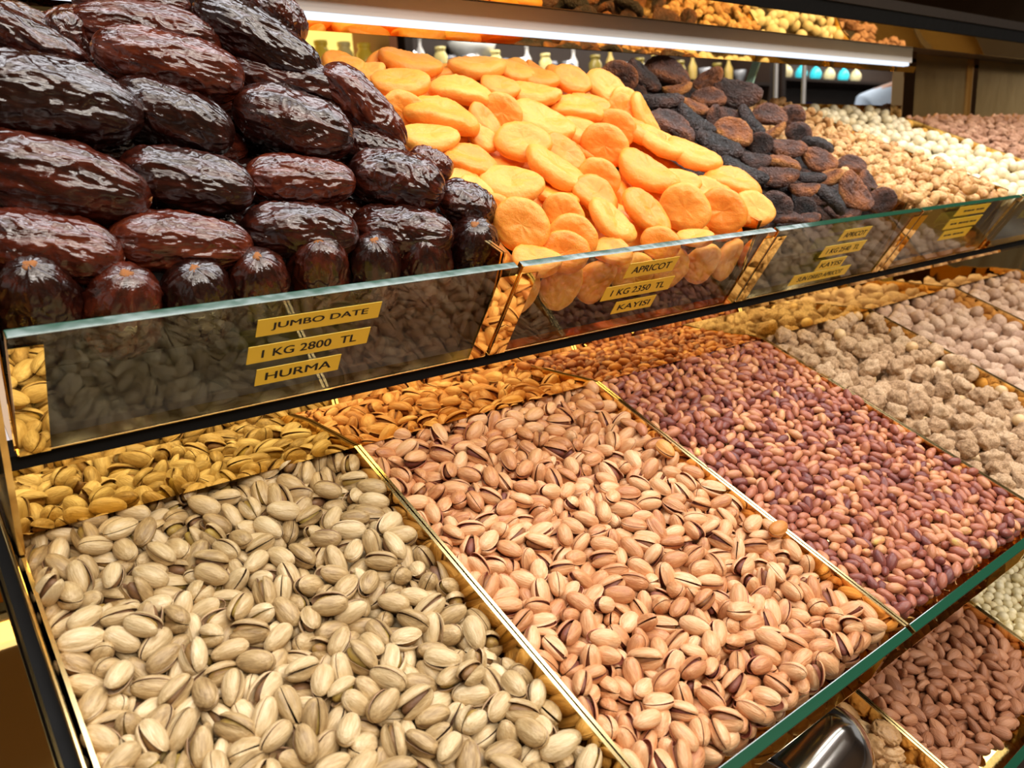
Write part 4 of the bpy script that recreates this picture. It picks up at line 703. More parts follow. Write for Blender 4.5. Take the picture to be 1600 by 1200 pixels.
NUTS['kernel'] = (1160, [920, -556, -18], [
[1,18,4,2,66,2,42,208,4,2,82,17,3,102,25,247,111,102,54,94,29,47,73,0,202,186,6,148,288,2,6,1,92,218,54,70,132,1,92,154,
9,41,23,39,338,216,425,2,2,195,166,267,77,81,10,113,432,162,145,256,1,154,21,4,17,388,6,3,37,1,286,160,98,50,165,145,362,302,45,206,
93,229,281,103,333,51,207,390,20,16,308,386,308,45,7,42,290,158,6,60,83,257,307,370,106,248,1,81,290,275,68,81,352,144,1,172,115,294,245,323,
68,167,155,305,3,207,372,145,6,122,3,168,71,1,182,140,439,295,150,86,47,79,5,112,217,3,53,131,66,58,413,271,125,210,427,353,258,101,405,170,
186,385,126,170,82,84,82,440,255,422,194,85,102,405,212,133,97,11,294,246,201,159,86,41,208,309,51,332,254,228,195,154,4,434,36,76,133,272,321,85,
362,416,29,68,38,218,201,309,392,41,317,54,125,123,351,344,5,189,336,164,31,418,28,361,130,189,346,225,156,344,278,209,233,104,6,432,219,108,181,335,
220,236,147,115,308,69,412,248,151,255,376,60,335,56,112,15,62,210,139,294,127,427,312,373,202,172,162,58,26,321,65,235,176,246,1,12,216,259,95,41,
133,359,421,40,34,414,317,42,20,55,309,228,203,309,173,20,381,196,194,121,348,90,336,186,76,355,92,30,1,31,320,3,411,112,148,244,328,168,84,282,
35,400,234,421,95,248,276,322,118,14,205,62,245,102,32,125,139,142,41,270,281,229,180,170,325,139,270,228,319,8,160,372,23,277,274,51,94,151,141,69,
229,52,95,5,288,151,255,117,189,76,101,126,279,178,57,109,182,135,52,379,179,165,315,344,276,209,397,205,372,121,14,278,189,15,45,318,223,49,232,116,
372,2,331,292,392,438,61,26,410,149,110,91,354,126,316,289,264,149,138,5,72,240,62,418,12,362,257,336,288,34,307,435,14,67,272,277,122,220,258,148,
416,10,302,194,348,400,226,16,249,267,65,420,290,301,69,374,209,393,214,58,101,174,362,268,433,136,183,17,412,376,199,424,248,28,240,231,258,386,374,165,
231,396,242,230,192,73,98,341,381,260,366,212,27,17,98,381,420,387,3,18,438,337,297,381,401,175,79,236,124,405,426,219,419,121,88,190,356,427,74,175,
223,118,154,347,343,139,278,196,396,176,146,294,290,364,84,151,126,428,410,192,123,130,184,76,355,411,376,262,293,288,303,259,426,252,339,330,171,225,36,319,
216,397,233,254,111,332,215,308,387,360,271,87,35,142,32,178,409,66,46,5,437,326,388,140,61,383,69,105,204,18,97,83,345,184,345,55,68,330,114,38,
117,18,264,404,357,412,270,242,179,51,205,336,211,86,332,229,371,192,196,224,52,260,336,318,276,115,68,272,6,141,297,303,318,163,2,247,129,309,286,403,
324,356,95,366,206,427,89,380,381,291,377,228,186,438,260,391,437,436,325,283,380,105,60,365,67,55,376,269,279,363,176,181,173,435,432,151,240,204,30,247,
248,31,237,129,242,386,150,152,110,89,394,35,278,122,308,338,414,314,245,119,1,315,74,115,427,35,309,233,314,96,269,259,437,44,161,238,12,101,160,168,
198,318,152,351,295,239,348,436,38,72,364,374,338,377,334,362,405,55,167,36,192,283,174,298,437,276,424,438,237,347,103,105,158,27,81,223,161,324,59,393,
334,172,168,308,229,394,224,306,42,294,262,234,93,369,359,304,112,395,295,404,22,121,335,252,434,246,144,272,216,397,5,40,159,183,360,345,3,95,298,391,
357,42,202,262,169,196,102,425,437,292,123,85,356,128,189,393,235,377,121,378,0,321,222,416,191,4,383,6,20,330,186,422,376,324,13,254,239,96,41,377,
257,371,138,20,132,291,354,257,125,228,135,164,152,181,39,89,135,304,175,258,180,6,439,303,199,324,372,278,147,148,395,306,395,429,177,118,195,348,91,390,
425,162,203,384,183,132,160,71,397,217,143,321,214,368,360,159,130,264,436,216,411,331,405,289,147,117,372,426,4,379,7,401,369,172,180,176,23,337,353,397,
212,303,434,410,200,7,87,367,163,20,370,252,59,69,65,323,345,38,427,57,325,28,213,320,388,8,230,391,272,202,109,264,414,14,90,155,350,51,6,149,
397,185,68,7,252,5,102,363,213,47,198,305,435,197,294,289,15,347,214,75,351,206,295,406,271,247,287,400,198,136,40,71,244,413,271,232,252,73,218,105,
337,438,322,320,399,253,337,372,6,108,404,423,425,298,107,431,385,332,360,8,78,149,362,337,439,100,245,196,304,268,119,140,156,307,425,186,422,331,405,81,
377,389,438,415,6,222,235,189,21,44,132,278,366,335,425,222,297,300,7,404,97,226,244,211,7,337,194,312,234,272,28,259,15,148,420,290,320,208,16,240,
20,199,230,362,404,115,350,125,265,184,85,347,257,129,72,182,439,13,388,319,434,154,69,6,201,145,33,38,318,420,347,204,437,172,402,402,54,354,123,6,
389,30,92,187,213,277,347,101,167,314,412,362,402,277,325,57,349,162,152,175,303,360,440,285,160,49,406,377,349,270,263,18,230,110,63,440,249,358,206,115,
99,237,80,311,232,369,276,29,30,6,104,17,17,241,6,146,341,83,53,97,408,323,304,25,91,111,413,431,397,203,426,131,286,420,88,269,211,120,347,270,
33,208,17,142,58,101,168,355,65,309,43,215,23,61,253,272,388,307,115,46,119,211,422,389,56,403,173,357,185,160,335,157,130,54,31,15,334,219,204,433,
253,75,35,305,183,70,206,175,87,7,50,132,82,121,46,379,61,197,384,19,42,139,61,97,412,219,329,71,335,158,176,23,150,64,12,61,317,79,103,218,
77,141,333,287,97,242,76,233,26,339,136,294,237,44,419,70,188,135,283,439,48,34,226,190,61,157,181,169,168,268,433,427,324,234,247,226,423,245,105,170,
160,352,276,285,209,104,221,84,401,266,46,391,309,87,110,188,110,246,93,179,251,360,242,413,368,241,439,209,341,139,412,171,157,433,440,138,412],
[7,2,80,98,34,29,26,17,198,179,69,141,112,46,27,109,7,30,123,145,51,280,142,153,56,158,397,2,3,130,295,231,268,26,315,11,2,328,58,89,
374,362,78,229,2,310,82,523,427,16,38,65,378,226,323,92,137,110,29,14,8,357,270,59,66,34,221,278,101,253,165,614,171,139,73,215,12,158,245,1,
7,116,141,311,358,4,181,115,283,246,190,293,65,154,608,66,115,59,51,62,102,202,454,49,120,35,31,1,24,39,247,127,211,102,348,90,192,339,253,224,
209,237,45,32,308,598,72,130,485,412,465,1,155,544,71,292,327,78,497,505,85,173,71,61,476,384,429,130,187,445,239,435,55,270,215,122,0,247,63,146,
120,320,36,201,189,356,19,57,181,36,187,41,380,11,37,281,330,40,204,359,230,130,413,299,85,231,394,288,264,549,343,151,86,106,184,87,321,291,34,291,
443,86,559,53,169,50,407,318,220,116,212,107,79,298,40,512,450,212,343,24,326,107,201,85,463,579,84,77,278,13,469,214,137,80,363,532,256,207,401,25,
99,231,248,343,270,111,207,141,381,350,185,229,140,177,220,439,619,135,190,48,226,470,490,5,504,290,460,481,502,60,96,206,275,62,566,259,156,76,482,201,
246,27,367,12,637,170,285,509,233,164,12,512,573,130,186,591,374,437,539,24,103,450,124,313,468,161,547,129,354,428,81,438,186,107,73,83,590,355,309,504,
453,601,316,20,130,627,9,102,239,632,385,418,126,600,541,160,527,331,267,635,198,379,427,163,441,147,100,397,642,645,323,102,112,227,324,641,201,447,366,582,
350,194,184,409,357,566,435,565,59,265,283,538,416,248,523,513,3,64,210,444,262,437,310,219,113,104,158,284,614,119,536,56,372,190,346,119,183,619,63,620,
202,494,267,61,264,347,507,5,294,17,159,629,270,491,390,376,316,264,390,111,488,177,80,257,514,343,299,409,317,85,89,627,496,348,161,247,578,436,93,162,
122,209,148,99,147,470,412,129,380,399,362,424,269,579,278,417,196,82,519,597,354,328,149,482,290,172,230,351,582,528,256,318,571,580,335,444,413,130,330,551,
565,142,486,166,299,546,527,637,388,166,237,68,480,97,259,511,141,174,633,170,147,324,407,88,569,601,420,96,179,41,445,234,521,382,611,35,202,408,451,567,
642,0,310,188,589,442,577,274,547,462,546,232,97,130,560,399,451,69,408,131,606,634,347,336,375,156,256,552,548,606,427,147,388,396,63,247,646,273,35,369,
563,97,304,496,482,484,624,177,65,322,608,323,389,420,621,41,389,386,412,126,496,166,492,228,555,593,604,583,329,315,463,640,537,387,463,375,219,387,633,470,
261,425,518,423,648,334,536,155,532,454,637,546,463,534,3,461,494,328,455,10,573,253,306,47,453,441,643,130,143,501,531,611,502,411,160,551,478,516,286,250,
181,419,100,553,119,278,162,359,312,252,301,492,505,643,277,4,239,423,528,340,271,647,536,400,318,335,569,187,77,506,216,102,305,569,175,179,427,485,410,2,
195,350,640,591,10,242,601,430,416,587,195,250,369,400,568,167,226,416,291,464,419,4,519,323,332,521,538,8,602,399,22,335,309,533,573,46,20,561,478,428,
151,261,338,172,305,276,389,206,376,569,538,24,581,288,39,626,350,258,12,221,201,534,131,448,373,557,194,516,368,234,369,294,592,150,399,197,219,627,465,51,
95,375,495,253,220,368,129,353,488,389,464,247,24,311,247,241,528,343,566,533,366,427,208,227,115,465,481,590,585,434,619,591,631,149,57,427,582,413,627,624,
477,49,357,627,175,470,434,161,582,218,204,242,568,506,483,583,605,1,138,347,549,346,337,629,610,595,209,533,469,73,288,305,139,555,153,598,407,341,3,480,
539,115,305,399,348,183,441,47,13,148,207,392,204,86,315,430,614,482,631,239,411,474,83,297,528,18,431,392,463,353,405,371,449,552,487,360,420,615,495,19,
495,528,244,158,177,555,251,200,307,387,90,572,0,160,456,2,264,644,267,174,273,608,238,638,622,494,645,46,315,630,397,512,585,344,548,515,451,565,0,283,
545,106,128,28,70,269,217,384,119,222,466,584,57,295,406,322,252,568,482,290,430,647,420,407,422,242,476,606,209,313,548,381,551,572,573,648,523,434,609,515,
383,17,132,461,213,373,7,184,499,554,553,645,357,645,466,432,6,404,296,234,288,343,131,492,428,520,484,178,593,45,604,434,109,470,265,582,481,623,361,389,
374,597,155,235,558,618,446,171,295,24,125,599,510,588,144,615,458,193,5,177,78,108,609,499,33,62,445,7,326,500,97,580,292,402,464,635,346,418,106,279,
227,536,439,257,648,88,297,590,59,133,95,182,368,472,538,604,499,5,202,1,211,322,541,532,519,112,403,628,22,6,303,567,504,375,573,515,455,608,337,615,
598,628,547,296,621,282,332,317,347,442,147,555,116,108,44,360,454,550,641,545,99,53,26,216,166,126,282,616,586,58,357,28,223,536,639,323,28,642,374,282,
471,533,86,558,316,624,47,625,584,467,446,217,207,644,516,38,502,70,33,112,23,267,154,87,88,358,79,67,485,235,367,27,525,184,7,476,644,95,519,44,
273,122,504,440,505,277,404,262,165,331,95,379,288,629,190,416,600,112,316,234,596,299,550,188,313,307,372,256,256,439,269,413,45,397,380,32,14,58,278,318,
17,41,103,289,238,447,614,117,184,287,233,75,83,157,353,442,330,205,121,280,193,144,241,555,504,153,597,314,162,20,619,169,124,16,120,255,47,225,565,137,
457,123,69,163,255,248,507,193,475,566,94,146,32,28,32,54,619,53,525,122,178,8,143,75,611,427,360,65,184,500,55,611,141,225,384,489,36,643,321,60,
151,319,223,67,41,55,265,435,277,262,27,358,163,304,6,361,268,471,471,409,212,331,46,340,395,186,280,38,100,60,17,643,127,285,245,313,98,569,496,262,
273,591,303,172,93,531,19,14,487,618,263,92,72,173,266,212,457,323,331,71,129,210,309,19,529,207,382,403,335,194,529,291,539,2,547,644,644],
[14,17,13,7,13,16,18,18,16,14,12,19,14,15,12,19,13,13,16,20,12,20,19,14,14,19,20,13,12,14,16,6,21,21,17,12,11,13,14,14,
22,19,13,15,13,19,20,13,13,12,17,14,19,21,22,14,21,14,14,14,1,20,15,12,11,16,12,12,13,9,14,18,17,14,14,19,19,22,15,11,
11,12,14,15,20,11,15,16,20,14,17,14,14,12,12,11,14,12,1,12,14,18,20,13,12,14,2,1,12,12,15,13,22,10,12,15,19,16,14,21,
19,14,12,12,12,20,12,14,12,19,13,15,12,13,14,18,20,12,22,19,12,14,1,13,19,12,17,13,16,19,22,20,14,15,20,13,9,14,13,14,
11,21,12,11,13,15,12,14,13,18,12,10,20,16,12,12,17,9,15,17,13,13,20,13,10,15,13,13,20,18,19,14,1,22,11,12,13,13,13,13,
20,11,12,11,12,12,17,20,16,12,13,12,13,14,12,16,12,15,14,14,19,13,12,13,20,13,13,14,14,12,16,13,12,12,11,18,12,15,15,13,
14,14,12,15,11,13,14,15,14,19,14,13,11,11,13,13,17,13,15,13,14,19,15,14,18,15,17,13,12,13,11,13,11,11,13,14,12,13,18,12,
12,11,13,11,13,17,11,12,12,13,11,21,14,10,11,13,17,18,16,13,12,12,11,14,14,15,13,11,1,15,14,1,12,10,11,12,20,19,12,15,
13,20,21,18,12,15,12,11,11,12,12,15,13,12,12,12,13,11,12,19,14,13,16,12,17,12,13,12,17,13,13,12,10,10,14,12,13,16,12,12,
12,13,11,10,13,12,12,13,10,14,19,11,16,12,13,14,8,12,13,18,11,19,12,16,12,10,13,14,18,12,13,10,15,11,14,13,16,11,10,13,
14,1,13,13,12,18,12,7,11,10,12,12,13,18,13,13,11,11,12,1,14,12,8,18,13,12,11,12,12,11,11,15,12,13,10,10,14,13,11,9,
13,10,12,11,11,13,12,11,12,16,13,15,12,19,12,13,11,13,15,11,14,12,13,14,13,12,10,13,17,16,12,13,19,13,14,13,15,13,13,9,
16,10,17,11,12,12,12,12,13,11,14,12,12,10,11,13,10,13,3,10,15,13,14,11,15,12,12,11,14,11,16,11,13,13,11,8,12,18,16,11,
13,1,11,11,22,11,12,11,15,15,12,9,12,12,14,12,11,9,16,9,12,12,14,11,14,11,11,15,14,12,14,11,15,12,11,14,11,14,8,14,
12,11,13,15,12,13,10,12,10,11,12,11,14,13,10,11,14,11,11,1,13,15,12,11,10,14,11,12,13,13,14,14,13,12,13,14,11,11,10,10,
11,8,11,11,19,12,12,9,11,11,12,14,12,9,1,12,12,10,12,12,9,12,13,9,14,12,11,10,3,14,12,12,13,11,3,13,13,12,11,12,
12,13,10,12,10,12,10,12,12,9,4,14,12,13,11,12,14,18,12,9,10,12,10,13,13,11,12,12,12,11,9,11,10,11,11,10,11,11,11,1,
10,11,12,11,10,12,10,11,12,10,13,7,13,11,12,14,14,13,10,10,0,2,11,11,14,6,12,1,12,6,10,13,11,10,11,11,9,11,12,11,
11,6,6,10,10,12,12,12,10,10,13,10,14,3,11,13,10,11,8,4,9,10,10,12,12,13,11,10,9,13,11,11,10,11,12,12,11,13,12,9,
10,12,16,5,10,11,6,12,10,12,10,9,5,5,9,9,11,12,11,11,13,13,8,6,11,10,13,13,11,13,7,9,11,9,2,11,5,12,10,15,
12,3,11,11,4,12,10,10,14,10,14,5,11,13,11,12,12,1,8,13,1,6,9,6,10,0,13,1,7,9,11,10,10,13,10,11,8,11,1,12,
11,11,12,15,10,10,11,10,5,4,11,11,10,5,10,12,10,11,12,6,5,3,14,5,6,4,11,12,11,9,10,10,14,11,11,11,10,10,12,11,
5,6,8,7,4,10,9,10,11,9,4,11,0,11,11,1,4,12,12,8,10,12,11,11,10,8,12,9,0,12,1,11,10,8,6,11,11,11,0,11,
10,10,11,11,4,2,12,11,2,4,11,12,1,10,10,12,10,10,9,14,11,6,13,6,11,1,12,11,11,10,10,11,12,10,10,5,10,4,0,11,
13,1,9,1,9,1,1,5,11,10,8,9,10,5,11,12,0,10,11,9,9,12,9,10,9,11,11,9,10,5,4,11,5,11,13,10,11,10,8,10,
10,10,11,9,10,5,13,10,1,3,9,11,3,10,12,10,12,10,8,1,1,0,12,10,11,5,6,1,11,11,3,11,11,5,8,5,11,4,8,6,
10,11,13,4,1,5,2,3,1,3,5,5,11,9,5,14,8,1,0,2,3,11,3,6,1,6,5,6,10,0,9,10,2,2,10,11,11,10,11,4,
2,3,4,1,6,11,11,3,8,13,10,6,11,1,3,11,6,5,11,4,10,1,2,0,10,1,11,0,11,4,11,2,12,1,9,10,10,8,3,0,
4,1,3,3,3,5,2,3,4,11,10,13,5,9,5,1,4,1,1,4,1,2,4,4,1,4,3,0,4,1,12,0,10,10,0,11,5,4,3,2,
11,1,5,10,11,2,7,3,2,0,1,11,8,2,1,1,14,1,3,10,10,3,5,1,0,1,4,9,2,7,1,10,1,8,12,2,5,1,3,1,
0,0,0,1,4,2,8,1,1,0,2,1,0,1,4,10,10,8,0,3,4,2,12,3,1,1,0,1,1,0,3,0,1,1,0,1,0,2,1,1,
3,1,1,10,1,1,0,0,7,1,2,1,0,1,0,1,1,1,4,0,1,1,2,0,12,2,8,1,2,10,2,2,2,1,0,3,1,2,2,1,
0,1,11,1,1,1,1,1,0,2,2,1,1,1,11,0,0,1,1,9,1,8,1,0,0,0,1,2,1,0,11,3,1,0,1,0,1,5,2,1,
1,12,4,2,0,1,0,1,0,1,0,1,1,1,1,2,1,11,1,1,2,1,3,0,6,1,3,4,1,2,2,2,1,14,2,1,1],
[135,169,114,70,150,144,166,54,5,138,129,167,122,160,146,132,104,138,72,149,125,54,89,45,45,49,171,13,108,119,103,47,173,65,133,169,19,137,108,130,
43,127,151,6,81,137,35,39,37,140,110,25,136,117,35,85,167,31,21,77,139,129,76,16,62,155,97,28,21,40,137,58,149,80,159,176,22,89,26,97,
127,4,149,50,169,108,36,28,166,99,97,47,134,79,0,43,54,176,163,9,143,73,150,160,118,48,42,89,176,167,110,48,28,169,125,119,176,140,152,137,
97,5,93,67,70,165,173,42,76,58,23,101,119,128,119,69,50,146,130,5,143,91,23,50,141,31,9,133,155,159,118,84,138,16,88,153,177,0,136,127,
165,173,87,174,121,132,155,135,127,5,163,29,103,143,86,66,85,159,62,111,167,43,121,156,177,120,34,157,175,76,39,171,111,86,102,5,160,53,129,157,
73,129,72,101,3,169,146,112,150,4,62,31,103,142,16,4,22,111,155,104,10,155,56,29,92,143,121,106,99,87,137,169,173,93,167,63,46,121,100,5,
26,66,62,114,134,119,52,70,45,115,33,106,73,173,76,55,126,2,78,8,47,79,157,30,126,58,130,158,148,66,7,84,94,52,43,18,9,10,33,139,
132,23,132,27,27,11,153,88,99,86,29,116,126,33,176,8,122,27,37,178,30,80,162,176,53,18,179,32,45,154,37,150,151,11,169,0,43,39,93,148,
144,121,17,110,37,156,117,122,31,174,59,178,3,1,3,155,121,160,53,175,40,122,63,13,163,100,61,78,121,180,146,86,171,17,136,123,71,56,89,103,
142,137,96,21,27,148,135,73,128,175,3,146,0,86,104,85,22,141,169,150,100,106,54,50,64,31,23,167,85,164,139,48,163,43,19,94,160,113,33,106,
148,135,80,167,102,31,37,54,137,110,148,113,103,15,42,160,50,82,145,95,74,150,32,20,27,143,58,16,81,151,128,160,161,8,124,40,167,69,70,104,
81,86,170,45,68,134,63,35,33,44,98,58,103,110,45,82,145,103,82,55,95,73,169,114,90,132,60,110,9,32,1,178,107,102,22,75,28,101,33,70,
137,173,134,58,170,42,32,99,55,23,114,61,91,156,95,70,38,44,151,104,58,151,28,29,81,89,50,86,115,102,113,169,25,92,22,120,72,107,112,33,
118,3,64,103,159,43,106,135,174,50,89,69,77,161,174,7,101,49,15,72,172,59,168,89,17,41,165,125,44,141,147,160,153,18,20,131,77,148,36,19,
28,164,88,164,173,8,177,30,28,42,28,172,23,68,9,43,68,136,43,23,116,89,150,128,138,9,53,41,155,149,178,114,112,176,132,46,8,119,126,103,
123,110,69,34,89,135,44,115,110,165,8,125,58,91,108,72,122,53,171,10,157,53,101,176,180,82,116,79,18,45,140,121,169,79,127,139,156,94,133,1,
165,142,43,108,114,175,169,178,17,129,7,72,94,153,34,71,153,82,12,6,104,179,162,168,128,82,3,135,160,123,144,122,163,90,2,22,118,152,57,19,
125,111,27,178,13,16,115,54,147,5,106,153,166,4,59,133,4,17,147,23,140,22,53,37,164,126,161,42,123,103,80,177,14,42,142,44,127,41,155,119,
61,67,132,30,18,58,28,173,31,26,103,119,48,156,121,18,58,96,95,70,16,126,24,132,168,65,138,62,7,151,17,19,117,139,109,155,60,122,81,123,
33,64,38,121,177,74,14,94,151,72,69,147,68,95,108,89,58,147,151,122,103,167,162,118,9,129,38,27,64,115,178,177,154,158,36,34,66,1,28,45,
21,5,116,167,73,22,98,70,111,179,72,72,18,11,37,20,148,2,39,173,133,17,69,37,170,159,59,10,9,22,159,162,0,6,151,170,93,98,74,93,
33,1,91,168,116,151,155,141,5,45,154,36,31,101,70,69,170,70,73,92,155,3,44,128,14,68,8,14,107,82,84,134,98,154,34,113,24,150,15,95,
162,108,2,20,63,99,125,5,50,143,37,85,92,3,142,173,76,27,85,45,18,29,84,36,65,53,21,110,22,44,97,127,69,160,48,101,149,163,174,39,
93,111,88,178,142,2,106,158,18,155,53,171,50,131,179,59,113,170,85,46,11,107,100,150,63,70,77,7,26,19,25,69,134,129,107,18,96,129,90,95,
61,34,37,86,81,69,38,131,46,34,107,159,96,33,110,50,128,113,99,157,174,109,139,138,89,135,157,64,65,75,6,115,106,144,134,128,122,59,35,10,
100,153,90,139,0,64,147,163,169,151,145,35,123,119,80,76,110,5,104,1,163,62,135,164,35,49,37,32,21,163,113,110,20,31,47,129,164,116,158,151,
94,155,25,141,95,104,94,71,166,26,24,53,10,104,7,137,26,22,84,4,24,83,61,85,108,79,128,38,0,43,36,116,163,174,122,140,104,59,80,33,
79,113,62,44,146,40,129,50,122,101,145,64,128,1,147,89,52,137,147,77,112,10,130,81,172,72,100,86,105,158,56,93,69,142,150,66,68,151,14,89,
95,3,128,132,165,4,146,149,152,17,110,88,101,133,49,56,120,64,33,116,102,76,49,77,159,75,14,2,124,40,161,166,75,145,24,41,141,48,24,10,
78,125,126,56,94,170,2,109,60,87,55,112,50,96,4,94,19,88,152,9,151,178,21,141,56,7,152,75,99,75,6,81,29,173,51,81,123,92,14,17,
11,173,15,107,85,52,31,99,173,104,73,77,168,100,119,175,52,55,167,83,8,165,150,121,56,81,156,25,1,23,51,78,155,117,130,57,128,26,105,1,
71,100,120,176,95,82,0,126,78,75,67,39,45,65,49,4,86,11,156,42,98,22,176,23,2,86,16,60,129,36,99,165,8,7,174,71,90,25,128,172,
38,28,102,33,24,87,51,76,93,12,134,34,123,175,135,113,96,150,42,121,41,97,176,174,28,87,92,24,72,13,87,53,160,7,39,46,152,74,40,36,
133,37,161,178,104,47,137,84,137,61,37,167,177,171,36,35,50,37,4,76,55,140,70,0,30,56,141,104,166,176,32,18,117,17,47,21,157],
[0,21,-3,-33,6,2,-1,-7,27,8,-14,-3,8,21,-6,2,-4,14,-3,-1,-1,11,-2,3,-2,-11,13,18,-10,-4,-13,28,2,11,-3,-11,16,-9,-19,-15,
2,3,-13,-2,6,3,1,4,3,8,-16,14,2,-2,-3,-3,2,5,-1,5,4,6,-2,-19,-11,-2,-8,10,-10,-5,-4,-1,-43,0,-11,-7,0,0,13,-6,
4,7,7,-9,4,6,20,-5,5,-3,-7,-8,-6,2,-2,15,-7,2,-5,-2,3,3,-4,-5,-3,1,-10,-1,3,1,-1,-4,5,-6,-13,-15,-11,-1,-3,2,
0,9,11,-6,19,2,14,-4,8,1,13,-3,-9,-15,4,1,7,-8,-9,0,-2,1,-2,4,2,-7,4,12,-15,-18,-1,1,-5,24,-5,13,-6,0,-2,-15,
17,-3,-1,4,-17,5,14,3,-6,-2,-17,-11,-2,-3,9,-1,8,-10,13,-5,-2,3,-5,-10,11,-30,22,0,2,-5,-1,-14,0,3,0,-17,2,3,-15,-3,
9,0,-7,10,-6,15,-6,-3,-17,-8,2,-8,7,17,3,15,-9,0,8,22,3,9,5,2,0,-7,-4,13,1,-21,12,11,-25,11,-6,0,-5,42,-15,-10,
-8,7,-10,-8,8,13,-6,0,-11,-5,-19,-8,1,-6,9,36,-2,0,-4,-7,-14,-7,9,0,4,-13,-2,-7,4,-18,1,-4,-13,-6,7,-24,14,-15,-3,12,
-5,0,0,-11,6,0,0,-11,1,11,-10,1,0,16,-1,2,-30,11,-3,-5,1,-12,0,10,18,17,13,-4,2,0,4,-1,-6,3,-4,-16,-3,-2,-1,-4,
-2,-3,1,8,-13,3,3,0,1,-6,2,9,10,5,12,-4,-1,0,-19,-12,-15,18,16,-4,28,14,-6,-2,6,-7,12,3,-8,-9,12,-2,-10,-20,4,-4,
3,15,-27,12,11,-6,0,-9,6,-13,-2,-5,8,-12,-8,-9,17,9,-10,0,1,-3,-14,18,8,-6,-8,-13,12,-25,-9,1,-1,-6,-5,3,-11,4,0,-1,
19,-3,-4,-3,-14,9,-6,10,-4,3,14,-7,-4,-8,-1,-1,-1,7,2,-10,-6,3,-10,-4,-10,-2,3,14,-16,11,0,-3,5,-10,4,0,17,2,1,-5,
22,6,4,8,1,2,-26,-11,-38,-3,1,8,0,-3,13,-10,-4,0,11,6,-7,8,-22,-4,2,-1,-6,8,15,-21,-1,-17,-1,15,-8,-5,-19,7,10,-14,
-9,4,1,-10,-7,-1,6,-27,15,4,4,-1,7,-13,-1,-6,1,-6,-14,9,13,10,-1,0,3,1,15,-8,12,-8,-4,-7,-5,-1,0,12,-15,-4,-17,1,
5,-10,6,5,0,-10,-11,17,-5,9,9,-3,9,-1,-16,14,-20,0,-17,2,4,-2,-17,-7,16,-10,-3,26,-22,-1,-23,5,-19,-8,2,6,-8,20,15,-4,
-9,-7,-11,7,10,4,-4,-23,-8,-19,2,-6,-17,1,-1,-2,2,1,-7,-2,-1,39,12,-6,-6,-11,-4,-16,-24,11,-6,-2,-4,-1,-11,-21,-4,-8,-13,-8,
5,40,-6,1,-3,-17,7,-9,7,-17,-14,3,4,22,5,-5,-5,0,0,19,-7,-12,-4,-15,-6,-8,2,4,-14,14,13,-7,9,-2,-14,4,18,-3,-8,-12,
4,15,-5,-6,0,-6,23,-7,-11,5,-24,16,8,5,3,-8,-10,19,10,-28,-2,-4,-11,-2,0,-14,9,10,-4,-1,-3,-10,-8,-11,13,3,3,-1,-1,-12,
2,4,7,0,-16,-13,2,-1,-3,8,-6,-29,-15,-9,-12,-1,6,13,1,-3,-5,-12,-4,5,-15,-34,-19,-2,-1,-30,17,-10,-23,-10,3,5,-5,8,-15,6,
-5,-27,-28,12,4,0,-4,7,-5,4,-8,-1,-17,19,-15,-12,15,-6,15,-21,2,5,1,9,14,-3,3,0,-1,-7,-8,3,9,-3,9,-3,2,0,-4,0,
-6,14,-5,37,-10,-13,-27,-5,-2,-13,4,-1,23,26,-5,13,6,4,7,10,17,10,5,33,7,23,-17,-8,-6,-21,10,11,2,5,10,-11,21,22,0,11,
13,9,-6,12,21,-18,-32,-5,-3,-8,-10,24,8,-14,-4,4,9,0,-9,-22,-3,41,-7,26,-8,-5,-3,-1,-31,12,14,1,-7,-7,-4,-2,-21,-12,0,22,
-16,1,-10,17,26,5,-3,12,21,18,3,6,-10,-23,2,-16,2,-3,-6,41,-22,-15,8,20,34,-19,-2,11,-2,2,9,-11,-14,7,-2,-3,7,-1,3,2,
-24,44,-1,-31,-20,1,-5,-2,0,-4,-22,-25,-1,19,-7,5,-22,9,13,1,-18,2,10,-1,3,11,3,-2,-3,10,-1,8,1,-2,27,-6,-4,7,-5,-2,
2,-16,4,-7,-21,9,2,1,-9,17,-3,-4,-9,-13,-4,1,-2,8,26,-1,0,32,-4,40,12,-5,-8,-12,1,8,4,11,0,5,4,-30,-12,-20,4,-7,
10,8,-6,-1,-4,0,-5,-22,-3,-10,-7,1,0,24,1,-8,2,4,0,7,-5,-11,-16,4,-10,3,7,-3,2,-6,16,-1,21,6,1,-11,14,-3,1,-2,
25,-13,7,-7,-9,-28,-7,-1,-8,10,-6,-7,-20,1,-8,-2,-8,-2,10,1,5,4,14,5,-13,21,24,-2,9,-7,-23,3,7,-25,-13,-25,-4,-21,-10,1,
1,-10,-6,-24,5,-31,16,18,3,-15,-28,-29,-6,-2,-21,5,3,-3,4,4,16,4,-19,-31,-3,1,21,-37,4,-3,0,-7,-12,-11,-1,-2,-21,7,-11,21,
7,17,-19,3,-23,-4,-1,-21,-18,10,0,-31,-7,5,15,-5,27,-23,-3,-20,7,-2,10,-4,3,6,-1,-4,4,-18,-6,-1,8,-9,-12,-5,-1,-1,-18,3,
20,1,15,-17,21,36,-17,14,19,3,1,-13,26,-23,-20,-6,-22,1,-3,25,1,-17,18,24,3,15,-17,-1,-17,-6,-5,6,-9,1,-3,-1,23,19,-22,-11,
3,5,19,-15,-1,-9,13,13,-13,-5,-1,-2,0,-1,-6,-3,4,-1,-19,-6,-1,-11,24,0,3,-4,-23,-9,5,-6,5,1,2,-20,4,-6,-7,-1,-12,11,
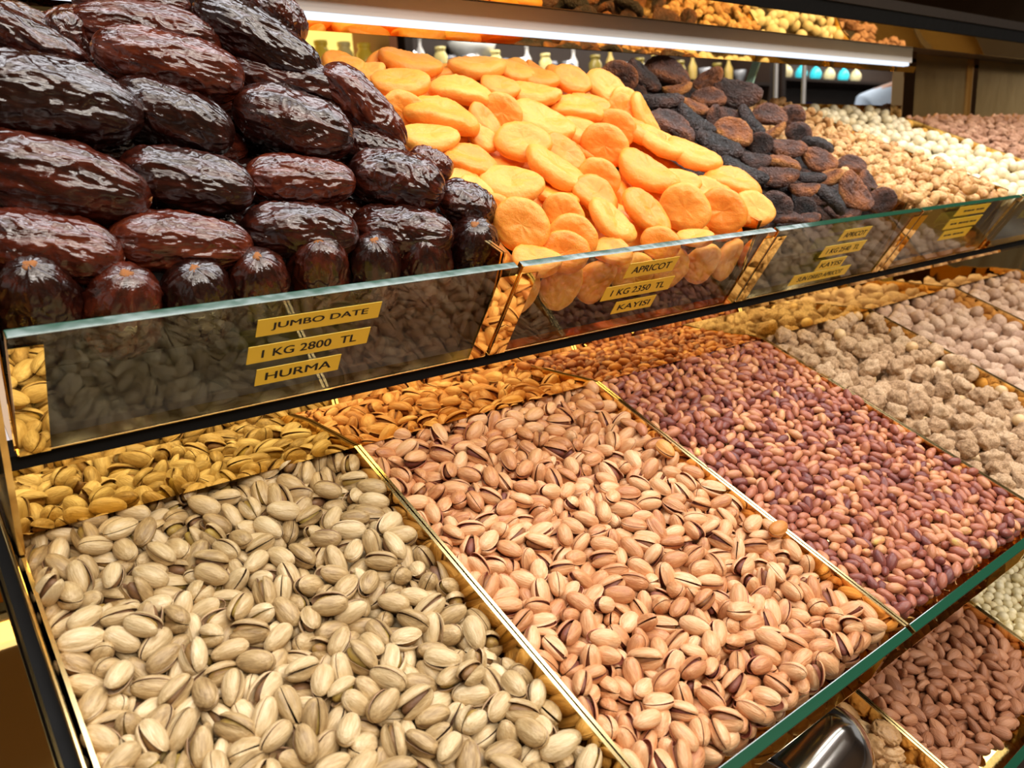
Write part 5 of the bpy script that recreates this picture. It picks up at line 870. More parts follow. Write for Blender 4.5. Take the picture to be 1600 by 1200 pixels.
-2,-1,1,0,20,14,2,-3,0,0,-8,-6,4,6,-21,-1,-4,-2,-2,-22,18,7,4,21,8,3,-3,-3,1,-2,14,5,0,1,-2,-11,-6,-12,-7,3,
-20,0,11,2,-11,8,-1,0,0,0,5,3,-1,5,-4,-1,-3,0,19,0,0,3,-15,-1,-3,11,-3,4,17,-2,7,-17,7,2,1,18,1,10,-14,-1,
1,-5,5,-2,-3,5,0,9,-3,-7,8,4,-8,1,11,-2,-2,1,-1,13,-4,-8,1,4,-2,-2,-5,-10,5,4,-12,-17,-3,0,-6,-3,-5,21,9,-5,
-1,3,19,14,-3,-6,1,0,-1,-1,1,-1,5,-6,-2,8,-10,-6,-9,2,7,5,-15,-2,-22,-1,-14,-28,-9,8,-17,-14,0,17,10,3,-8],
])
NUTS['cluster'] = (234, [1387, -547, -40], [
[61,23,140,44,348,30,9,148,91,133,194,22,292,76,276,243,116,179,15,306,3,219,202,240,79,177,346,17,144,114,92,46,128,150,0,351,109,209,93,189,
375,28,306,3,323,269,51,374,190,123,276,372,300,283,20,161,19,53,141,294,373,364,222,342,82,336,198,19,340,269,177,267,209,90,244,371,153,217,342,305,
1,69,373,55,122,311,280,249,2,248,216,59,220,211,153,47,241,69,10,246,72,267,119,106,4,197,340,151,227,74,283,341,118,318,348,156,304,4,87,295,
376,203,30,190,138,216,333,247,283,259,269,126,57,181,76,75,214,189,135,320,224,173,158,268,114,218,35,37,50,55,127,203,347,151,187,89,217,54,259,94,
65,159,373,79,59,226,169,319,104,299,170,160,361,96,122,123,75,97,200,4,188,4,26,325,140,86,33,268,375,360,235,241,312,33,356,136,173,191,115,34,
66,365,185,150,373,224,147,92,293,29,190,83,278,329,40,264,314,66,146,289,45,287,299,86,270,5,240,6,192,228,213,106,245,357,124,34,229,374,321,253,
331,145,334,98,307,376,341,44,99,68,153,40,174,181,27,226,277,72,216,74,308,368,92,325,180,46,117,371,373,288,340,324,299,300,95,2,335,375,7,153,
372,41,243,4,190,1,285,169,296,299,190,169,311,246,350,3,88,373,139,212,331,331,251,283,25,217,276,360,359,269,127,322,361,7,374,2,4,4,257,219,
273,243,327,2,265,375,115,122,2,60],
[144,215,389,82,308,270,302,195,258,141,365,530,228,105,189,328,472,434,60,271,409,220,155,278,294,124,194,376,239,431,217,173,270,91,442,488,529,505,160,470,
369,108,374,477,399,581,321,519,569,322,300,218,506,144,556,627,599,627,581,417,288,455,534,547,65,226,293,344,336,541,396,379,605,579,604,610,294,441,371,541,
27,438,406,380,628,458,630,421,144,252,403,42,114,193,512,521,562,351,509,190,195,452,90,188,630,525,624,439,476,498,251,425,378,152,582,354,582,249,326,323,
330,235,197,321,215,270,291,359,351,160,217,63,277,260,546,245,555,358,412,176,626,195,144,280,243,371,465,251,222,126,490,132,167,108,163,127,339,93,119,410,
603,474,187,629,409,160,230,356,58,202,546,387,271,603,121,292,160,479,395,284,99,396,419,487,177,89,67,317,558,313,221,130,233,304,532,544,416,493,153,377,
61,352,445,319,501,305,268,277,387,31,630,378,600,262,585,505,429,314,72,169,550,531,296,24,417,173,398,574,77,500,461,511,535,239,456,623,97,466,522,473,
399,605,206,311,627,589,454,493,543,467,574,341,292,596,145,587,130,571,427,523,119,391,444,559,62,441,574,431,628,482,134,59,20,36,2,607,96,121,538,3,
54,1,70,322,3,116,448,12,57,84,42,31,4,441,4,7,342,101,38,71,1,29,34,565,4,8,17,90,69,2,0,321,37,479,147,360,441,218,627,38,
57,5,596,49,96,17,30,344,82,6],
[30,31,30,33,45,31,37,29,29,27,36,50,28,31,23,27,30,37,29,25,40,27,29,25,32,28,27,32,22,23,20,15,31,34,39,30,30,32,27,27,
34,17,31,37,39,35,32,31,22,29,30,29,22,30,29,20,25,28,27,26,27,30,29,32,26,25,23,27,23,28,29,22,23,28,24,31,25,33,25,29,
26,25,32,26,6,21,23,27,21,5,29,24,29,3,7,27,20,22,23,3,3,27,14,4,23,6,17,15,30,19,5,26,6,23,21,4,25,13,26,21,
30,2,1,6,2,3,14,4,7,7,2,34,6,9,25,2,2,3,1,3,4,3,3,3,3,14,24,4,3,1,3,4,10,4,1,4,1,2,28,4,
3,3,5,9,7,4,1,3,3,3,3,1,3,1,0,5,0,1,1,4,3,6,17,3,2,3,3,2,20,3,1,2,1,6,3,5,1,3,1,2,
0,3,3,3,2,5,2,1,3,5,2,2,4,1,4,5,1,2,4,0,3,2,3,4,2,2,4,4,30,3,4,2,3,2,2,2,1,1,2,5,
4,1,1,0,2,3,3,3,1,5,0,4,1,4,1,1,1,0,3,1,13,3,1,3,1,3,3,4,3,1,4,4,30,2,28,0,3,25,3,3,
27,2,18,5,4,0,1,33,29,4,28,3,2,0,3,1,1,1,1,3,30,12,21,4,31,28,2,26,2,29,24,1,0,3,2,3,4,1,0,4,
3,4,1,1,3,22,25,2,4,31],
[31,25,129,7,20,151,101,102,179,132,94,107,143,82,109,26,96,127,64,48,20,21,23,40,83,80,4,5,76,164,134,150,74,78,101,113,22,10,153,177,
118,118,78,151,68,28,6,32,88,73,174,169,164,95,174,82,124,134,125,166,163,123,59,120,169,128,119,53,165,37,169,154,2,76,31,179,94,162,109,4,
12,108,136,88,47,161,87,87,141,62,114,45,173,38,89,106,147,95,95,87,143,138,105,40,87,52,137,13,121,173,82,156,121,1,84,145,115,93,107,89,
32,24,11,119,151,72,2,15,58,143,116,80,137,108,144,169,153,130,51,55,44,178,65,117,29,32,142,128,97,39,106,81,43,33,100,133,43,16,30,117,
9,144,56,53,32,53,63,70,96,3,32,168,89,130,140,43,138,57,117,46,177,55,66,27,147,127,29,46,147,0,163,126,85,110,6,179,170,102,98,159,
62,31,71,97,23,16,112,145,27,67,83,45,24,178,135,126,21,21,96,146,157,70,178,91,53,82,58,1,117,52,10,98,105,78,146,124,86,177,109,94,
179,30,110,117,72,41,43,40,160,152,113,33,64,70,14,81,153,57,47,93,108,133,117,41,154,10,27,17,18,24,147,24,114,80,98,123,65,129,11,69,
164,19,28,121,104,44,167,17,9,122,173,134,172,115,132,76,121,164,38,63,103,92,111,173,32,41,55,101,111,75,115,10,90,85,53,29,28,85,39,25,
38,163,148,108,140,44,133,2,74,101],
[-7,-18,21,-10,-11,8,0,5,-10,-14,-8,-11,-26,-19,-19,-19,0,11,3,7,10,3,-6,-15,28,-5,-1,2,-13,-2,13,-27,-10,2,-42,15,-10,25,-11,19,
-28,-13,21,-3,-18,-1,0,-20,-5,-6,-16,-28,-9,11,-11,7,2,-2,13,-9,7,-19,3,-9,22,5,-26,-25,3,-8,-13,10,19,-13,-10,26,-16,-14,24,-19,
-30,6,12,25,38,37,-21,-11,-24,-31,10,18,-34,7,-41,6,27,-15,10,-29,20,0,9,-8,12,43,9,-27,11,-23,39,18,30,21,33,-25,28,-14,-9,6,
-32,7,-1,-40,8,11,40,-8,-44,37,3,35,-41,-10,1,-7,13,8,7,27,14,5,8,-25,11,21,15,41,30,-8,-30,-8,-31,16,5,-14,-8,31,-28,41,
-41,6,-39,-33,41,-41,1,8,-5,13,-1,9,31,16,-2,30,-8,-4,5,19,-2,41,21,2,2,-1,-1,-7,-24,-7,7,8,-7,38,7,-28,-1,-1,1,-11,
8,-7,8,-5,2,8,2,-8,7,-39,-15,-7,11,5,-38,31,2,8,-25,5,2,-7,-15,11,-7,-13,-11,8,-5,8,-38,-8,8,-1,2,2,-2,-7,20,25,
8,-11,-2,-5,-4,16,15,7,-1,-38,7,-1,-2,16,13,2,8,-7,-15,11,-35,11,-2,6,-5,-11,-7,1,19,-2,13,21,-9,15,-6,3,-8,9,-2,-11,
-13,-7,10,25,11,-2,-2,-11,-23,25,0,-27,-1,2,20,5,-12,-7,-2,41,-14,-31,14,-25,-9,40,16,-1,-4,1,-36,-2,2,2,6,-1,8,1,-7,1,
8,13,-8,11,-2,11,-26,4,-30,40],
])
NUTS['brownnut'] = (224, [1797, -374, -41], [
[23,147,24,220,215,125,118,421,371,153,167,443,13,166,324,344,543,230,634,347,248,229,31,128,371,54,2,742,364,420,763,221,91,571,203,199,88,152,449,175,
667,35,3,463,322,47,383,86,1,59,49,48,782,306,547,137,3,381,248,274,332,422,106,310,385,52,44,8,164,286,116,454,237,163,116,507,640,466,53,802,
468,800,555,122,692,667,724,422,466,75,582,728,421,471,248,3,32,71,146,105,582,524,566,152,426,6,451,320,295,189,303,255,290,356,366,277,494,326,667,384,
535,739,252,86,570,179,303,425,112,334,249,696,250,100,355,607,140,221,421,784,190,157,180,208,259,361,41,597,332,193,80,149,2,668,335,708,82,576,221,276,
162,420,354,774,489,9,4,114,449,353,201,421,38,131,146,612,66,695,384,668,384,385,194,567,3,670,3,148,753,192,100,2,310,103,353,328,134,626,771,385,
439,620,229,298,58,230,501,233,275,639,154,567,728,452,172,519,220,182,176,2,141,485,269,519,802,532,0,423,232,4,95,125,275,273,717,221,764,803,31,255,
652,456,85,241,247,214,153,296,29,345,385,384,167,267,30,122,259,219,264,747,39,386,111,4,70,132,21,572,193,299,126,536,34,3,85,804,170,171,133,560,
69,2,322,72,354,175,245,243,23,198,610,588,61,476,715,74,166,30,680,803,482,541,504,490,72,37,49],
[90,240,454,151,364,321,137,320,283,282,95,454,28,180,451,380,321,190,364,186,321,262,254,430,227,121,320,451,429,256,380,289,153,282,212,124,281,124,254,221,
321,313,420,368,213,398,371,76,127,56,280,431,429,345,430,394,101,403,422,410,159,288,357,413,194,339,368,389,416,282,200,313,120,383,455,281,289,398,88,371,
280,403,394,91,410,422,345,225,431,378,416,413,339,339,391,288,214,229,204,113,383,357,240,354,389,195,214,373,151,447,263,202,385,264,457,346,378,182,391,328,
455,373,288,203,354,305,233,195,170,314,346,346,458,227,333,447,65,234,420,457,171,443,201,263,146,306,31,305,250,400,172,259,256,346,283,385,332,443,345,459,
229,372,235,333,229,70,16,255,354,398,323,455,106,231,176,400,457,459,362,458,270,243,93,259,455,288,225,418,314,348,395,43,460,331,207,344,283,263,398,429,
275,323,406,324,193,311,332,374,117,345,306,418,460,385,69,227,96,250,117,372,328,457,263,395,328,255,159,305,435,132,427,44,188,157,324,123,457,362,0,238,
374,299,305,151,184,205,93,364,40,457,156,395,148,432,354,411,404,174,373,344,71,297,58,305,140,115,275,306,226,171,350,306,385,339,49,429,331,280,147,328,
276,209,399,401,364,371,86,215,152,293,348,331,323,193,364,111,399,325,320,395,358,411,305,401,79,451,163],
[23,24,41,26,26,27,25,30,21,23,28,41,27,23,27,29,27,24,26,24,24,27,27,24,24,25,30,27,35,18,29,19,20,23,26,22,25,19,27,22,
24,28,25,23,15,27,27,22,30,18,21,28,35,21,24,20,4,31,20,24,26,23,23,27,25,26,23,26,26,22,3,28,25,26,18,25,19,27,20,27,
21,31,20,17,24,20,21,21,28,22,26,27,6,26,20,23,24,17,3,6,26,23,24,19,26,25,24,14,21,23,3,23,15,2,26,10,22,2,20,3,
18,14,17,2,19,17,3,25,5,4,4,10,5,9,4,23,4,13,25,26,6,18,4,5,23,4,28,17,1,15,2,1,18,4,2,15,20,18,2,3,
1,3,3,4,17,4,1,1,2,5,4,18,2,2,2,15,25,3,1,5,0,2,5,1,18,17,21,4,4,4,12,5,1,3,3,3,2,5,5,11,
2,4,4,3,1,2,20,2,25,2,4,4,1,3,1,9,18,5,2,3,3,25,3,12,3,1,19,1,2,2,4,20,3,3,3,2,3,1,1,3,
2,3,2,2,1,1,2,0,1,3,4,3,3,1,2,2,0,2,1,3,3,2,1,1,3,1,2,4,0,0,3,1,3,6,3,11,1,1,3,3,
1,0,2,4,2,4,2,1,2,1,4,1,2,1,0,3,2,2,0,3,3,2,2,4,0,2,4],
[139,148,60,148,123,42,53,35,7,36,104,60,127,13,160,56,42,155,123,55,101,29,52,8,30,99,35,160,11,160,56,109,117,36,7,137,53,50,52,12,
101,173,53,107,148,77,18,140,134,40,15,36,11,157,8,14,143,2,125,125,165,180,126,91,60,6,107,82,103,116,150,173,156,127,119,53,109,77,115,18,
15,2,14,100,125,125,157,74,36,175,103,91,118,6,56,180,151,152,89,118,127,126,148,150,82,96,151,92,112,116,91,162,102,45,17,128,175,64,56,32,
119,92,141,178,150,115,6,96,23,177,46,128,10,38,43,116,60,12,53,17,107,12,83,137,176,4,153,115,119,123,117,100,160,46,113,102,58,12,52,64,
45,131,102,43,152,173,2,117,82,161,148,52,92,115,10,123,163,64,56,10,15,8,115,100,52,141,74,120,177,45,141,143,94,166,4,130,96,137,161,45,
70,148,72,93,56,168,58,58,156,52,157,120,94,95,104,38,134,124,125,131,118,163,19,141,32,117,51,20,164,163,21,94,163,60,93,20,81,56,168,80,
58,180,106,105,147,179,172,93,41,81,39,36,4,63,82,61,165,49,150,130,18,24,36,20,90,127,70,157,92,49,102,19,95,118,146,45,146,60,63,118,
23,29,121,58,157,29,167,163,148,10,45,146,123,56,93,32,118,176,26,36,64,61,106,58,64,136,66],
[-17,5,12,18,5,-2,8,21,9,7,16,12,-13,-35,10,2,-2,10,5,11,2,-3,-7,-25,8,14,21,10,1,36,2,-11,0,7,9,4,-6,6,-7,-19,
2,9,-7,6,-32,13,-12,-2,-22,-11,31,14,1,16,-25,19,-19,4,-6,2,2,6,-24,-4,-10,24,6,9,15,0,-19,9,-24,7,-22,-6,-11,13,19,-12,
31,4,19,6,2,-6,16,3,14,9,15,-4,-40,24,4,6,-22,7,-22,-37,7,-24,5,-10,9,4,-22,16,2,-2,3,1,-5,-15,16,-30,9,-6,4,11,
-22,16,-11,-18,-10,9,7,4,23,28,-21,-30,40,39,-31,-2,16,-15,-7,16,38,19,-16,24,3,-40,23,9,-10,-28,-1,-7,36,-21,6,-5,-1,19,1,-28,
2,7,23,-31,7,-29,-10,2,-8,-24,-40,-21,2,8,-6,-28,13,-28,-7,40,8,-23,24,-7,-21,-11,3,27,28,-40,3,-41,13,18,2,7,8,24,-24,26,
2,-40,29,7,-12,4,-1,-11,-11,1,-38,27,13,7,1,39,25,33,1,7,-23,13,-15,3,11,2,5,-2,-6,0,12,-1,-30,11,7,-1,18,-7,-8,-23,
-11,-27,2,4,-6,-1,2,2,-3,18,13,-7,-4,4,-8,18,2,4,4,7,-15,24,10,-2,-40,-1,2,-38,-4,-6,-38,-7,7,-40,-15,26,-2,4,-13,-23,
12,-2,-12,16,-6,-7,-12,3,-15,-7,-40,-2,-1,-12,2,-11,-22,12,-6,-7,-7,18,2,16,6,1,18],
])
NUTS['almond'] = (260, [1059, -147, -41], [
[10,3,3,171,47,151,55,221,178,115,15,150,58,153,3,114,235,33,224,35,89,191,144,69,275,276,161,48,123,66,137,39,83,215,28,3,79,321,129,100,
26,233,344,126,322,49,205,108,228,137,76,97,324,345,70,204,137,122,263,343,188,191,62,285,152,273,122,20,343,142,50,261,271,181,6,308,290,317,290,152,
271,213,15,330,270,159,78,229,333,115,350,5,289,78,252,6,289,168,233,357,253,112,291,251,3,13,170,299,357,196,246,103,169,47,72,30,141,8,204,84,
339,250,120,37,208,171,93,253,201,120,227,8,198,198,43,4,27,301,194,322,203,4,311,1,94,95,186,96,118,104,184,21,204,305,269,134,109,83,259,6,
3,146,135,214,150,10,174,9,164,21,173,209,267,22,247,61,155,279,228,340,157,222,146,306,313,21,125,70,109,42,62,223,240,106,313,130,303,246,11,295,
11,326,60,237,59,138,271,19,90,187,329,152,353,69,87,203,56,181,9,294,283,354,355,34,232,177,212,220,196,160,334,47,276,235,78,41,156,134,156,58,
358,338,124,242,79,290,20,98,194,186,0,259,260,28,100,219,167,70,276,180,61,202,276,118,200,306,136,235,169,154,159,98,208,18,45,361,224,249,73,76,
260,308,68,340,28,45,45,290,183,171,131,330,229,239,125,132,203,219,302,94,291,335,215,328,352,134,23,248,139,215,22,351,131,25,89,85,301,302,268,107,
307,65,9,166,34,107,136,356,151,286,319,244,74,283,50,277,290,273,159,195,114,117,228,35,347,255,21,288,160,11,208,109,47,174,33,142,344,120,197,41,
72,236,43,110,104,27,344,315,164,356,216,78,30,148,10,299,317,348,335,320,101,46,235,280,360,265,130],
[39,75,58,32,52,2,121,11,4,11,113,79,92,116,184,187,45,92,98,30,8,146,45,140,33,70,140,13,30,62,0,110,82,38,60,176,47,111,83,132,
171,118,60,57,167,146,23,74,163,143,32,91,144,80,10,92,23,115,130,167,107,192,158,145,166,164,97,133,119,182,193,150,112,54,135,82,83,51,122,102,
195,178,161,186,52,64,108,72,95,146,191,20,182,170,73,97,101,194,195,100,175,28,46,30,132,147,152,198,144,57,135,163,82,172,191,152,123,44,118,153,
138,98,43,133,63,123,63,192,39,173,137,74,181,11,78,59,15,62,73,69,160,201,181,102,193,3,85,23,8,203,213,195,211,120,88,207,57,124,14,154,
172,55,159,137,150,210,101,119,51,86,176,199,66,179,162,1,12,214,29,36,134,5,198,27,204,51,72,212,99,191,46,153,53,119,90,138,143,217,27,161,
193,45,72,8,22,99,179,163,46,156,152,81,72,91,99,6,131,11,86,13,26,212,158,120,207,38,83,45,26,28,221,58,207,176,19,33,176,27,212,174,
200,109,191,114,65,112,102,137,103,196,222,141,211,135,79,20,9,173,132,62,201,144,10,39,45,46,175,93,152,0,101,38,180,114,151,123,65,78,140,40,
38,163,116,196,155,208,102,62,138,215,120,30,74,134,138,50,229,95,76,174,136,176,101,132,88,201,73,63,65,170,52,54,221,178,149,211,92,188,163,190,
112,63,31,73,36,64,87,104,187,186,189,215,225,93,226,46,9,66,114,220,220,106,185,204,31,10,220,166,50,228,29,131,20,119,94,30,127,17,126,120,
155,17,70,160,207,17,0,12,227,11,219,227,228,223,10,222,222,227,12,1,224,4,228,226,34,227,226],
[27,32,22,29,29,29,31,33,29,28,29,32,26,35,30,26,32,29,30,27,26,30,28,32,28,29,33,22,27,26,19,28,29,33,29,17,26,26,29,26,
32,27,26,22,24,27,29,25,28,26,22,23,28,28,21,27,30,25,29,28,27,24,25,29,26,26,26,26,30,24,25,24,23,25,22,30,27,28,26,25,
27,23,26,26,24,25,25,26,28,23,27,27,26,22,25,27,24,21,22,30,21,17,23,28,6,15,27,26,27,24,23,23,25,24,19,20,22,12,24,28,
26,21,15,27,20,28,19,18,24,19,18,18,15,24,18,3,24,26,21,24,24,19,22,9,13,4,18,15,14,19,22,18,27,21,17,27,16,20,22,1,
3,16,17,17,16,4,20,16,17,16,15,15,15,20,18,12,19,27,23,24,18,1,16,20,24,17,13,23,13,13,15,11,16,14,19,14,21,24,14,16,
2,17,13,24,15,16,16,11,15,16,15,9,17,16,13,11,16,15,1,27,17,28,19,16,11,13,14,13,13,15,19,14,12,15,13,14,12,14,26,14,
15,17,12,13,13,11,15,12,14,11,17,9,13,2,11,13,6,6,16,10,10,15,20,1,10,15,10,17,13,3,12,4,1,2,12,17,13,11,13,4,
16,11,11,14,2,21,13,14,16,15,6,12,2,9,3,4,28,2,16,14,11,12,15,15,15,2,0,5,2,11,1,14,13,2,16,12,8,13,11,1,
0,1,1,6,3,1,4,12,2,7,7,2,30,2,23,10,11,1,1,14,21,1,4,3,13,5,29,3,2,2,1,2,5,11,3,3,11,1,12,2,
4,4,2,12,1,5,25,10,6,15,16,15,15,19,18,26,25,30,19,1,13,1,16,15,23,26,27],
[1,147,79,108,41,146,60,18,166,172,160,31,44,79,124,6,48,80,150,165,64,143,48,37,91,142,172,65,133,123,51,65,83,14,11,135,10,54,83,81,
100,87,88,70,45,153,180,114,138,153,9,112,26,13,151,64,165,175,24,16,54,1,98,131,4,3,141,71,16,177,81,179,28,154,170,124,132,7,134,160,
79,105,12,160,153,47,10,161,25,100,64,162,5,115,25,155,3,24,12,153,153,175,155,132,46,156,159,164,29,72,1,39,164,144,37,126,80,80,76,35,
123,132,87,14,96,90,168,104,180,75,124,162,28,174,33,121,164,2,107,137,97,113,30,49,171,105,130,62,62,2,58,101,174,122,105,173,114,64,122,24,
137,145,96,30,115,92,68,12,33,71,136,80,19,98,15,148,112,106,75,129,82,67,173,123,65,74,64,159,106,43,24,165,174,23,155,120,95,43,87,44,
179,33,54,115,159,147,169,104,85,159,178,17,99,150,119,26,43,46,17,82,97,101,113,27,131,142,172,155,166,72,54,42,28,118,60,107,36,32,71,55,
148,70,176,43,37,12,74,26,134,37,48,120,27,103,72,42,128,24,143,132,117,117,63,71,159,119,18,45,137,176,154,91,19,13,26,131,24,97,134,165,
63,132,161,147,111,90,110,65,12,145,179,34,178,123,71,75,179,164,178,18,58,48,154,26,177,97,119,86,83,5,19,177,50,33,127,91,103,126,69,88,
31,159,90,110,171,153,168,160,92,63,5,98,159,111,17,149,41,151,76,65,142,61,103,10,132,5,56,170,112,1,20,148,105,176,152,21,123,178,88,35,
100,60,17,99,170,47,6,16,101,80,51,75,66,36,80,136,151,3,15,108,151,177,170,96,41,20,15],
[6,12,-31,1,2,5,0,2,9,1,-5,3,-5,-1,0,5,-4,7,0,6,-6,-2,9,6,-5,4,-1,-9,-11,0,10,6,-4,-12,0,8,-2,12,16,2,
11,-2,-12,-1,-25,3,-5,5,-3,-1,2,-9,-3,4,-15,-6,-19,-5,-3,12,-17,0,-11,13,-10,-1,-21,35,-8,3,4,13,2,-12,-21,-4,25,1,3,0,
11,12,-16,-8,-10,-22,2,-3,7,29,-5,18,-5,-15,16,0,0,-25,-15,-18,-42,-21,7,-3,16,-20,-3,0,0,-28,-7,-2,15,-18,-2,-10,8,-2,5,1,
-5,3,-5,-22,-31,-3,-23,18,-10,-13,-21,11,-15,-3,-10,-8,-14,-10,35,-8,-38,-18,-8,-12,2,2,-36,1,-7,-21,12,-11,-4,-4,7,13,14,16,2,-3,
14,-9,10,-26,-32,6,19,-11,-16,-12,25,-5,-2,19,-28,-1,-11,-12,-10,-11,0,-5,-2,-10,16,-5,0,11,-6,-6,-15,-28,-8,8,-1,9,0,5,-6,16,
-5,-9,-1,16,-11,12,-8,1,-8,-18,-1,-28,-3,6,-12,-10,-4,3,-5,-6,-9,-8,3,-5,-5,19,2,-23,6,5,-10,-5,-11,8,-3,0,5,3,22,0,
6,-11,-8,13,-2,-2,-9,2,-9,-9,2,5,14,0,-6,-14,22,23,-6,-19,7,11,-18,-3,1,-10,-1,4,-4,-10,-1,-17,1,9,-1,11,4,13,-13,12,
14,-2,11,6,-2,8,1,10,-26,-15,-17,-9,-3,1,10,5,0,7,0,6,-6,-6,10,-18,-6,-6,1,11,-5,-6,1,5,4,7,6,2,5,-1,-11,-3,
1,3,3,-18,-10,2,-15,7,-1,19,28,-5,6,3,-5,3,0,-3,-6,1,-11,-3,13,-11,-5,20,-3,2,3,-5,-2,8,18,-3,7,14,-13,-3,5,-4,
-8,-16,12,-1,0,-21,11,-6,-20,-26,3,-8,-34,18,-12,-1,-4,-4,3,-5,-3,2,-9,-6,-3,-9,-9],
[90,102,154,0,161,107,75,71,98,14,170,22,69,90,100,91,107,149,91,13,19,91,4,163,98,148,56,8,161,93,37,88,75,179,172,114,64,96,148,97,
92,169,92,146,55,117,59,170,84,6,67,175,95,104,10,94,93,37,19,89,77,173,73,102,118,64,180,105,162,100,179,61,4,124,82,3,89,179,32,175,
172,85,166,97,95,77,6,165,103,136,13,100,9,1,24,171,137,11,109,166,45,74,36,99,109,128,20,88,22,74,93,93,87,49,73,122,150,141,10,78,
132,158,104,87,102,79,168,41,9,13,45,13,3,77,161,107,164,173,30,92,59,138,113,59,70,51,157,14,176,73,114,63,80,87,176,71,164,58,112,173,
7,166,170,36,148,26,107,171,93,31,64,51,93,69,157,169,176,8,94,18,84,93,82,108,49,137,161,166,86,81,5,45,7,93,1,3,8,117,78,76,
86,161,11,18,131,153,126,97,107,166,179,112,12,98,177,178,74,2,86,145,175,157,76,87,88,103,62,31,5,73,40,100,75,89,83,170,102,163,176,66,
15,164,96,3,106,95,56,169,10,2,37,4,17,20,95,111,80,174,14,26,42,132,127,169,175,170,175,146,2,23,90,57,97,172,2,51,94,54,95,174,
90,9,178,164,16,154,92,73,58,99,110,177,95,59,16,53,151,9,57,98,3,6,84,127,38,179,83,147,87,69,97,89,91,100,122,104,90,169,104,6,
97,4,176,35,9,96,83,94,70,178,94,93,174,176,126,170,83,7,0,74,61,6,60,98,104,166,91,115,4,14,7,90,9,156,76,176,98,7,7,167,
138,10,98,99,159,14,26,175,74,20,71,114,63,135,119,117,75,169,118,3,166,80,120,178,122,173,94],
])
